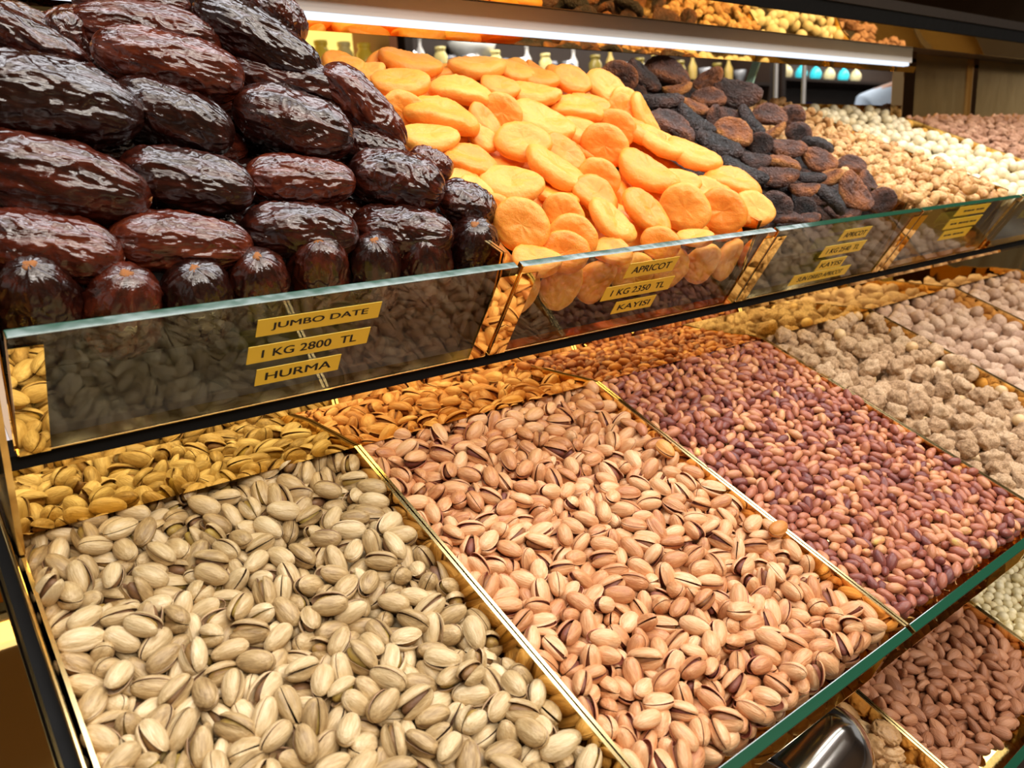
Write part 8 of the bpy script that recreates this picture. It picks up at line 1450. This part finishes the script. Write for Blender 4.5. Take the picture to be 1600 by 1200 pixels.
DRK = [(967,122,58,50,10,.0,.62),(1006,120,62,34,45,.005,.3),(1042,115,74,48,20,.004,.55),(1058,140,44,20,-10,.002,.8),(1107,125,48,38,-30,.0,.68),(1152,145,74,52,15,-.008,.38),(1107,155,54,38,0,.002,.6),
 (1032,159,68,28,0,-.004,.25),(1086,168,48,24,25,0,.75),(1048,199,82,46,28,-.004,.45),(1084,190,68,32,38,.002,.1),(1118,188,46,32,80,.002,.5),(1137,180,38,28,20,.004,.5),(1146,208,62,48,25,-.006,.74),(1122,228,76,42,25,-.006,.1),
 (1174,194,62,28,55,-.002,.12),(1202,182,54,40,10,-.002,.55),(1236,184,42,38,0,-.002,.5),(1210,206,38,20,-30,.002,.85),(1248,208,40,32,20,.002,.42),(1278,226,50,22,20,-.004,.1),(1228,232,60,36,5,-.003,.55),(1280,250,56,42,25,-.006,.68),
 (1188,225,38,34,0,.002,.3),(1178,250,48,30,10,-.001,.3),(1160,270,78,34,25,-.004,.1),(1215,275,62,38,5,-.004,.52),(1224,256,54,26,15,.003,.82),(1266,278,46,22,5,0,.15),(1298,277,40,30,-15,0,.8),(1330,258,44,32,10,.002,.55),
 (1336,300,66,48,60,-.006,.64),(1358,290,50,30,60,.002,.5),(1256,296,46,26,0,.002,.66),(1298,312,60,28,45,-.004,.12),(1212,322,50,48,20,-.006,.34),(1258,326,38,32,60,0,.15),(1232,342,44,24,0,.0,.45),(1376,314,44,38,-20,0,.5),(1402,312,28,24,0,0,.5),(1266,340,30,22,0,.002,.5)]
for i, (px, py, l, w, an, off, tone) in enumerate(DRK):
    word = 'black' if tone < .2 else 'dark grey brown' if tone < .42 else 'brown' if tone < .62 else 'orange brown'
    row = 'at the back ridge' if py < 165 else 'halfway up' if py < 260 else 'near the glass'
    col_ = 'left' if px < 1110 else 'centre' if px < 1235 else 'right'
    lay(drk[i % 7], 'dried_apricot', px, py, l, w, an, off, KP, KN, '%s sun dried apricot %s of the dark heap, %s side' % (word, row, col_), 'dark sun dried apricots', tone, .8, .42)
i = 0
for sy in np.arange(.032, .30, .034):
    for x in np.arange(.632, .865, .036):
        p = Vector((x + rg.uniform(-.008, .008), KP[1] + sy*math.cos(t34), KP[2] + sy*math.sin(t34))) - KN*.018
        nr = (KN + Vector((rg.uniform(-.6, .6), rg.uniform(-.6, .6), rg.uniform(-.2, .2)))).normalized()
        o = put('dried_apricot', drk[i % 7], p, Vector((rg.uniform(-1, 1), rg.uniform(-1, 1), .2)).normalized().cross(nr).normalized(), nr, (.040, .032, .032), 'dark sun dried apricot half hidden under the top layer', 'dried apricot', 'dark apricots under the top layer'); i += 1
        tn = rg.uniform(.1, .45); o.color = (tn, tn, tn, 1)
# supports under the heaps
for j, (P_, Nn, ang, dd, ln) in enumerate(((DP, DN, t60, .075, .20), (AP, AN, t38, .050, .30), (KP, KN, t34, .048, .30))):
    t_ = [o for o in bpy.data.objects if o.name.startswith('display_tray')][j]
    d_ = Vector((0, math.cos(ang), math.sin(ang))); p0 = Vector(P_) - Nn*dd + Vector((US[j]+.003, 0, HC)) + d_*.01
    slab('false_bottom', p0, X*(US[j+1]-US[j]-.006), d_*ln, Nn*.003, DARK, t_)

# ------------------------------------------------------------------ price labels on the glass
def text_mesh(body):
    cu = bpy.data.curves.new('txt', 'FONT'); cu.body = body; cu.align_x = 'CENTER'; cu.align_y = 'CENTER'; cu.offset = .0; cu.resolution_u = 3; cu.extrude = .0
    tmp = bpy.data.objects.new('tmp', cu); C.objects.link(tmp); dg = bpy.context.evaluated_depsgraph_get(); dg.update()
    me = bpy.data.meshes.new_from_object(tmp.evaluated_get(dg)); bpy.data.objects.remove(tmp); bpy.data.curves.remove(cu); me.materials.clear(); return me
def price_label(x0, x1, vb, vt, body, label, bars=None, stretch=.78):
    O = OU + GD; w, h = x1-x0, vt-vb
    root = empty('price_label', O + X*(x0+w/2) + GU*(vb+h/2) + GN*.0003, label, 'label', 'yellow price labels on the glass')
    root.matrix_world = Matrix.Translation(root.location) @ Matrix((X, GU, GN)).transposed().to_4x4()
    me = bpy.data.meshes.new('strip'); bm = bmesh.new(); bmesh.ops.create_cube(bm, size=1)
    for v in bm.verts: v.co = Vector((v.co.x*w, v.co.y*h, v.co.z*.0003))
    bm.to_mesh(me); bm.free(); strip = link('strip', me, root, [YELLOW])
    if body:
        me = text_mesh(body); co = np.array([v.co for v in me.vertices]); lo, hi = co.min(0), co.max(0)
        tw, th_ = hi[0]-lo[0], hi[1]-lo[1]; sy = h*.46/th_; sx = min(w*stretch/tw, sy*1.75)
        for v in me.vertices: v.co = Vector(((v.co.x-(lo[0]+hi[0])/2)*sx, (v.co.y-(lo[1]+hi[1])/2)*sy, v.co.z*.012+.0003))
        dx = np.array([-.00013, .00013]); vs0 = [v.co.copy() for v in me.vertices]; n0 = len(vs0)
        pl = [tuple(p.vertices) for p in me.polygons]
        m2 = bpy.data.meshes.new('letters'); m2.from_pydata([v + Vector((k, 0, 0)) for k in (-.0002, .0002) for v in vs0], [], [tuple(i + q*n0 for i in p) for q in (0, 1) for p in pl])
        link('lettering', m2, strip, [INK])
    else:
        bm = bmesh.new(); 
        for a, b in bars:
            for ox in (0,):
                r_ = bmesh.ops.create_cube(bm, size=1)
                for v in r_['verts']: v.co = Vector(((a+(b-a)*(v.co.x+.5)-.5)*w, v.co.y*h*.16, v.co.z*.0001+.0003))
        me = bpy.data.meshes.new('l'); bm.to_mesh(me); bm.free(); link('lettering', me, strip, [INK])
price_label(.1568, .2314, .0549, .0671, 'JUMBO DATE', 'yellow label reading JUMBO DATE')
price_label(.1538, .2283, .0350, .0479, '1 KG 2800  TL', 'yellow label reading 1 KG 2800 TL')
price_label(.1606, .2128, .0163, .0293, 'HURMA', 'yellow label reading HURMA')
price_label(.4394, .4942, .0532, .0670, 'APRICOT', 'yellow label reading APRICOT below the orange apricots')
price_label(.4260, .5025, .0331, .0465, '1 KG 2350  TL', 'yellow label reading 1 KG 2350 TL')
price_label(.4461, .4918, .0166, .0289, 'KAYISI', 'yellow label reading KAYISI below the orange apricots')
price_label(.7311, .7814, .0553, .0684, 'APRICOT', 'yellow label reading APRICOT below the dark apricots')
price_label(.7163, .7912, .0373, .0505, '1 KG 2540  TL', 'yellow label with the dark apricot price')
price_label(.7264, .7737, .0194, .0325, 'KAYISI', 'yellow label reading KAYISI below the dark apricots')
price_label(.6938, .7960, .0060, .0186, 'SUN DRIED APRICOT', 'longest yellow label, lowest on the dark apricot glass')
price_label(.9600, 1.0390, .0640, .0765, None, 'topmost blurred yellow label on the cashew glass', [(.22, .3), (.32, .44), (.46, .55), (.62, .7), (.72, .88)])
price_label(.9590, 1.0430, .0460, .0600, None, 'middle blurred yellow label on the cashew glass', [(.12, .2), (.22, .3), (.36, .48), (.5, .56), (.58, .66), (.7, .8), (.82, .9)])
price_label(.9689, 1.0402, .0300, .0430, None, 'lowest blurred yellow label on the cashew glass', [(.1, .2), (.22, .35), (.42, .55), (.57, .66), (.68, .8)])
price_label(1.2150, 1.2950, .0300, .0430, None, 'yellow label on the macadamia glass at the right frame edge', [(.2, .7)])

# ------------------------------------------------------------------ steel scoop in the walnuts
def scoop():
    p = at(1308, 1136, tuple(loc(OL, 0, 0, .030) - Vector((0, 0, HC))), N) + Vector((0, 0, HC))
    root = empty('scoop', p, 'polished steel scoop lying face down in the walnut tray', 'scoop')
    L_, R_ = .105, .038; verts, faces = [], []; nu, nv = 20, 18
    for sh, k in ((0, 1.), (1, .95)):
        for i in range(nu+1):
            t = i/nu; r = R_*k*(math.sin(min(1., t*2.1+.02)*math.pi/2))**.6
            for j in range(nv+1):
                a = math.pi*(j/nv); verts.append((t*L_*(1 if sh == 0 else .99)+(.001 if sh else 0), r*math.cos(a), r*math.sin(a)*.95))
    st = (nu+1)*(nv+1)
    for sh in (0, 1):
        for i in range(nu):
            for j in range(nv):
                a = sh*st+i*(nv+1)+j; q = (a, a+1, a+nv+2, a+nv+1); faces.append(q if sh else q[::-1])
    for i in range(nu):
        for j in (0, nv):
            a = i*(nv+1)+j; faces.append((a, a+nv+1, a+nv+1+st, a+st))
    for j in range(nv): a = nu*(nv+1)+j; faces.append((a, a+1, a+1+st, a+st))
    me = bpy.data.meshes.new('bowl'); me.from_pydata(verts, [], faces); smooth(me)
    ax = (-X*.99 - B*.12).normalized(); z = N; y = z.cross(ax)
    R3 = Matrix((ax, y, z)).transposed()
    for v in me.vertices: v.co = R3 @ (v.co - Vector((L_*.30, 0, R_*.55)))
    link('bowl', me, root, [CHROME])
    q = R3 @ Vector((-L_*.30+.002, 0, 0)); 
    tube('handle', [p + R3 @ Vector((L_*.66, 0, R_*.2)), p + R3 @ Vector((L_*.9, 0, R_*.25)), p + R3 @ Vector((L_*1.9, 0, R_*.5))], .006, CHROME, root)
scoop()

# ------------------------------------------------------------------ hall behind the stall
def st(name, p, ex, ey, ez, mt): return tag(slab(name, p, ex, ey, ez, mt), kind='structure')
FLOORM = plain('hall_floor', lin(84, 70, 58), .4, 0, .1, 3); WALLM = plain('hall_wall', lin(96, 70, 46), .8, 0, .1, 4)
st('floor', V(-4, -3, -1.06), X*16, Vector((0, 8, 0)), Vector((0, 0, .05)), FLOORM)
st('wall_back', V(-4, 4.0, -1.0), X*16, Vector((0, .1, 0)), Vector((0, 0, 3.6)), WALLM)
st('ceiling', V(-4, -3.2, 1.9), X*16, Vector((0, 7.3, 0)), Vector((0, 0, .1)), plain('hall_ceiling', lin(186, 158, 122), .8, 0, .1, 3))
st('wall_front', V(-4, -3.2, -1.0), X*16, Vector((0, .1, 0)), Vector((0, 0, 2.9)), plain('hall_front_wall', lin(120, 92, 64), .8, 0, .1, 2))
WOOD = plain('warm_wood', lin(150, 88, 44), .5, 0, .15, 30); DWOOD = plain('dark_wood', lin(52, 36, 26), .5, 0, .15, 30)
def unit(x0, x1, z0, z1, shelves, mt, label, back=None, y=3.3, dep=.35):
    r = empty('wall_cabinet', V((x0+x1)/2, y+dep/2, z0), label, 'cabinet')
    slab('back_panel', V(x0, y+dep-.02, z0), X*(x1-x0), Vector((0, .02, 0)), Vector((0, 0, z1-z0)), back or mt, r)
    for xx in (x0, x1-.04): slab('side_panel', V(xx, y, z0), X*.04, Vector((0, dep-.02, 0)), Vector((0, 0, z1-z0)), mt, r)
    for z in shelves: slab('shelf_board', V(x0+.04, y, z-.02), X*(x1-x0-.08), Vector((0, dep-.02, 0)), Vector((0, 0, .02)), mt, r)
    return r
YB = emit('backlit_yellow_panel', lin(255, 226, 120), 1.1); PB = emit('backlit_white_panel', lin(250, 232, 226), .7)
unit(1.20, 2.03, -.95, 1.0, (.50, .85), WOOD, 'wooden cabinet with a bright yellow backlit interior', YB)
unit(.05, 1.15, -.95, 1.0, (.40, .9), WOOD, 'cabinet with a bright white backlit interior at the far left', PB)
unit(2.07, 4.85, -.95, 1.0, (.52, .95), DWOOD, 'long dark cabinet with rows of glassware behind the apricots')
unit(4.95, 7.6, -.95, 1.2, (.56, .22, .95), DWOOD, 'dark cabinet of lamps and bowls behind the far nuts')
for cx, cw in ((3.45, 2.6), (6.2, 2.4)):
    area('cabinet_fill_light', V(cx, 3.22, .98), V(cx, 3.55, .4), cw, .05, 14, (1.0, .94, .85))  # added fill so the wares in the dark cabinets show; not a fixture
JAR = [(.030, 0), (.036, .01), (.036, .075), (.026, .09), (.024, .10), (.028, .102), (.028, .118), (.004, .120)]
BOT = [(.024, 0), (.026, .01), (.026, .09), (.010, .125), (.010, .16), (.013, .162), (.013, .175), (.002, .176)]
CUP = [(.016, 0), (.020, .004), (.034, .05), (.040, .085), (.037, .085), (.030, .05), (.014, .010), (.001, .010)]
BOWL = [(.03, 0), (.05, .01), (.09, .06), (.105, .10), (.100, .10), (.08, .055), (.04, .016), (.001, .014)]
LAMPG = [(.012, 0), (.03, .01), (.05, .05), (.05, .08), (.03, .115), (.012, .125), (.010, .14), (.001, .141)]
shapes = {k_: lathe_mesh(v_) for k_, v_ in dict(jar=JAR, bottle=BOT, cup=CUP, bowl=BOWL, lamp=LAMPG).items()}
cm = {}
def cmat(nm, c, e=0., metal=0., rough=.25):
    if nm not in cm:
        cm[nm] = plain('ware_'+nm, lin(*c), rough, metal, **({'Emission Color': lin(*c), 'Emission Strength': e} if e else {}))
    return cm[nm]
def ware(shape, x, y, z, mname, c, label, sc=1., e=0., metal=0., name=None):
    me = shapes[shape].copy(); o = link(name or {'jar': 'glass_jar', 'bottle': 'bottle', 'cup': 'glass_cup', 'bowl': 'bowl', 'lamp': 'mosaic_lamp'}[shape], me, None, [cmat(mname, c, e, metal)])
    o.location = V(x, y, z); o.scale = (sc,)*3; return tag(o, label, {'jar': 'jar', 'bottle': 'bottle', 'cup': 'cup', 'bowl': 'bowl', 'lamp': 'lamp'}[shape], 'wares in the cabinets behind the stall')
for i, (x, c, nm) in enumerate([(1.34, (250, 214, 70), 'yellow'), (1.46, (240, 140, 60), 'orange'), (1.58, (250, 224, 110), 'pale_yellow'), (1.72, (248, 205, 60), 'yellow'), (1.83, (250, 230, 150), 'cream'), (1.93, (248, 205, 60), 'yellow')]):
    ware('jar', x, 3.42, .50, nm, c, '%s jar in the yellow backlit cabinet' % ['first yellow', 'orange', 'pale yellow', 'second yellow', 'cream', 'rightmost yellow'][i], 1.05)
for i in range(14):
    x = 2.16 + i*.082; k_ = ('cup', 'bottle', 'jar', 'cup')[i % 4]
    ware(k_, x, 3.40 + .05*(i % 2), .52, ('silver', 'white', 'cream', 'smoke')[i % 4], [(206, 208, 214), (236, 232, 226), (222, 206, 170), (120, 120, 130)][i % 4], 'silvery or white glassware standing in the dark cabinet behind the apricots', .9, metal=.6 if i % 4 == 0 else 0.)
ware('bowl', 2.60, 3.52, .56, 'plate', (226, 226, 220), 'white round dish among the glassware', 1.2)
ware('lamp', 2.80, 3.36, .53, 'teal', (60, 200, 214), 'small glowing teal lamp among the glassware', .45, .6)
for i in range(12):
    x = 3.36 + i*.118
    ware(('jar', 'bottle', 'cup')[i % 3], x, 3.42, .52, ('olive', 'gold', 'grey')[i % 3], [(150, 132, 60), (206, 176, 96), (150, 152, 158)][i % 3], 'dim gold or grey ware in the dark cabinet behind the dark apricots', 1.0)
for i, x in enumerate((5.05, 5.22, 5.40, 5.58, 5.76, 5.95, 6.12)):
    tl = i in (2, 3, 5)
    ware('lamp', x, 3.45, .56, 'teal' if tl else 'ivory', (90, 200, 235) if tl else (226, 210, 160), 'glowing teal mosaic lamp on the far shelf' if tl else 'ivory globe lamp on the far shelf', .8, .9 if tl else .35)
ware('bowl', 5.75, 3.40, .22, 'brass', (130, 92, 48), 'brass bowl on the lower far shelf', 1.1, metal=.8); ware('jar', 5.35, 3.38, .22, 'blue', (28, 40, 120), 'dark blue jar on the lower far shelf', 1.6)
# chairs legs / posts close behind the upper trays
pst = [at(1213, 100, (0, 1.25, 0), Vector((0, 1, 0))), at(1257, 100, (0, 1.25, 0), Vector((0, 1, 0)))]
STEEL = plain('grey_steel', (.42, .40, .37, 1), .4, .7)
for i, q in enumerate(pst):
    tag(tube('steel_post', [V(q.x, q.y, -.99), V(q.x, q.y, .45)], .006, STEEL), ('left' if i == 0 else 'right') + ' one of two thin grey steel posts behind the far nuts', 'post')
g0, g1 = V(.973, .70, .095), V(1.004, .70, .150)
gs = empty('glass_screen', g0, 'pale green glass edge leaning behind the dark apricots', 'glass')
slab('pane', g0, Vector((.0035, 0, 0)), Vector((0, .012, 0)), g1-g0, plain('pale_green_glass_edge', lin(190, 235, 214), .15), gs)

# person in a pale blue shirt behind the stall, turned away and leaning
def person():
    base = V(5.72, 3.0, -1.0); me = bpy.data.meshes.new('body')
    J = {'pel': (0, 0, .92), 'wai': (-.01, 0, 1.08), 'che': (-.01, .0, 1.28), 'sho': (.04, .0, 1.42), 'nec': (.10, 0, 1.49), 'hd0': (.13, 0, 1.56), 'hd1': (.15, 0, 1.66), 'hd2': (.15, 0, 1.73),
         'ls': (-.14, .02, 1.39), 'le': (-.22, -.02, 1.12), 'lw': (-.16, -.16, .96), 'lh': (-.13, -.22, .93), 'rs': (.20, .02, 1.36), 're': (.27, -.02, 1.12), 'rw': (.22, -.14, .96), 'rh': (.20, -.20, .93),
         'lk': (-.09, 0, .48), 'la': (-.09, .02, .09), 'lf': (-.09, -.12, .04), 'rk': (.09, 0, .48), 'ra': (.09, .02, .09), 'rf': (.09, -.12, .04), 'lt': (-.09, 0, .84), 'rt': (.09, 0, .84)}
    RAD = dict(pel=(.15, .11), wai=(.14, .10), che=(.17, .12), sho=(.13, .10), nec=(.055, .055), hd0=(.075, .085), hd1=(.078, .098), hd2=(.05, .06), ls=(.07, .07), le=(.05, .05), lw=(.033, .033), lh=(.035, .02), rs=(.07, .07), re=(.05, .05), rw=(.033, .033), rh=(.035, .02),
               lk=(.065, .065), la=(.045, .045), lf=(.045, .03), rk=(.065, .065), ra=(.045, .045), rf=(.045, .03), lt=(.09, .09), rt=(.09, .09))
    E = [('pel', 'wai'), ('wai', 'che'), ('che', 'sho'), ('sho', 'nec'), ('nec', 'hd0'), ('hd0', 'hd1'), ('hd1', 'hd2'), ('sho', 'ls'), ('ls', 'le'), ('le', 'lw'), ('lw', 'lh'), ('sho', 'rs'), ('rs', 're'), ('re', 'rw'), ('rw', 'rh'),
         ('pel', 'lt'), ('lt', 'lk'), ('lk', 'la'), ('la', 'lf'), ('pel', 'rt'), ('rt', 'rk'), ('rk', 'ra'), ('ra', 'rf')]
    names = list(J); me.from_pydata([J[k_] for k_ in names], [(names.index(a), names.index(b)) for a, b in E], [])
    o = bpy.data.objects.new('tmpb', me); C.objects.link(o); md = o.modifiers.new('s', 'SKIN'); o.modifiers.new('u', 'SUBSURF').levels = 2
    for i, k_ in enumerate(names): me.skin_vertices[0].data[i].radius = RAD[k_]
    me.skin_vertices[0].data[0].use_root = True
    dg = bpy.context.evaluated_depsgraph_get(); dg.update(); m2 = bpy.data.meshes.new_from_object(o.evaluated_get(dg)); bpy.data.objects.remove(o); smooth(m2)
    mats = [plain('pale_blue_shirt', lin(206, 226, 250), .7, 0, .3, 25), plain('dark_trousers', lin(24, 24, 30), .8), plain('skin', lin(190, 136, 108), .5), plain('dark_hair', lin(26, 20, 18), .5)]
    m2.materials.clear()
    for mt in mats: m2.materials.append(mt)
    for p in m2.polygons:
        c = p.center; p.material_index = 3 if c.z > 1.60 or (c.z > 1.53 and c.y < .0) else 2 if c.z > 1.475 or (c.z < 1.0 and abs(c.x) > .12 and c.y < -.10) else 0 if c.z > .95 else 1
    b = link('person', m2); b.location = base; b.rotation_euler = (0, 0, math.radians(-35))
    tag(b, 'person in a pale blue shirt standing behind the stall', 'person')
person()
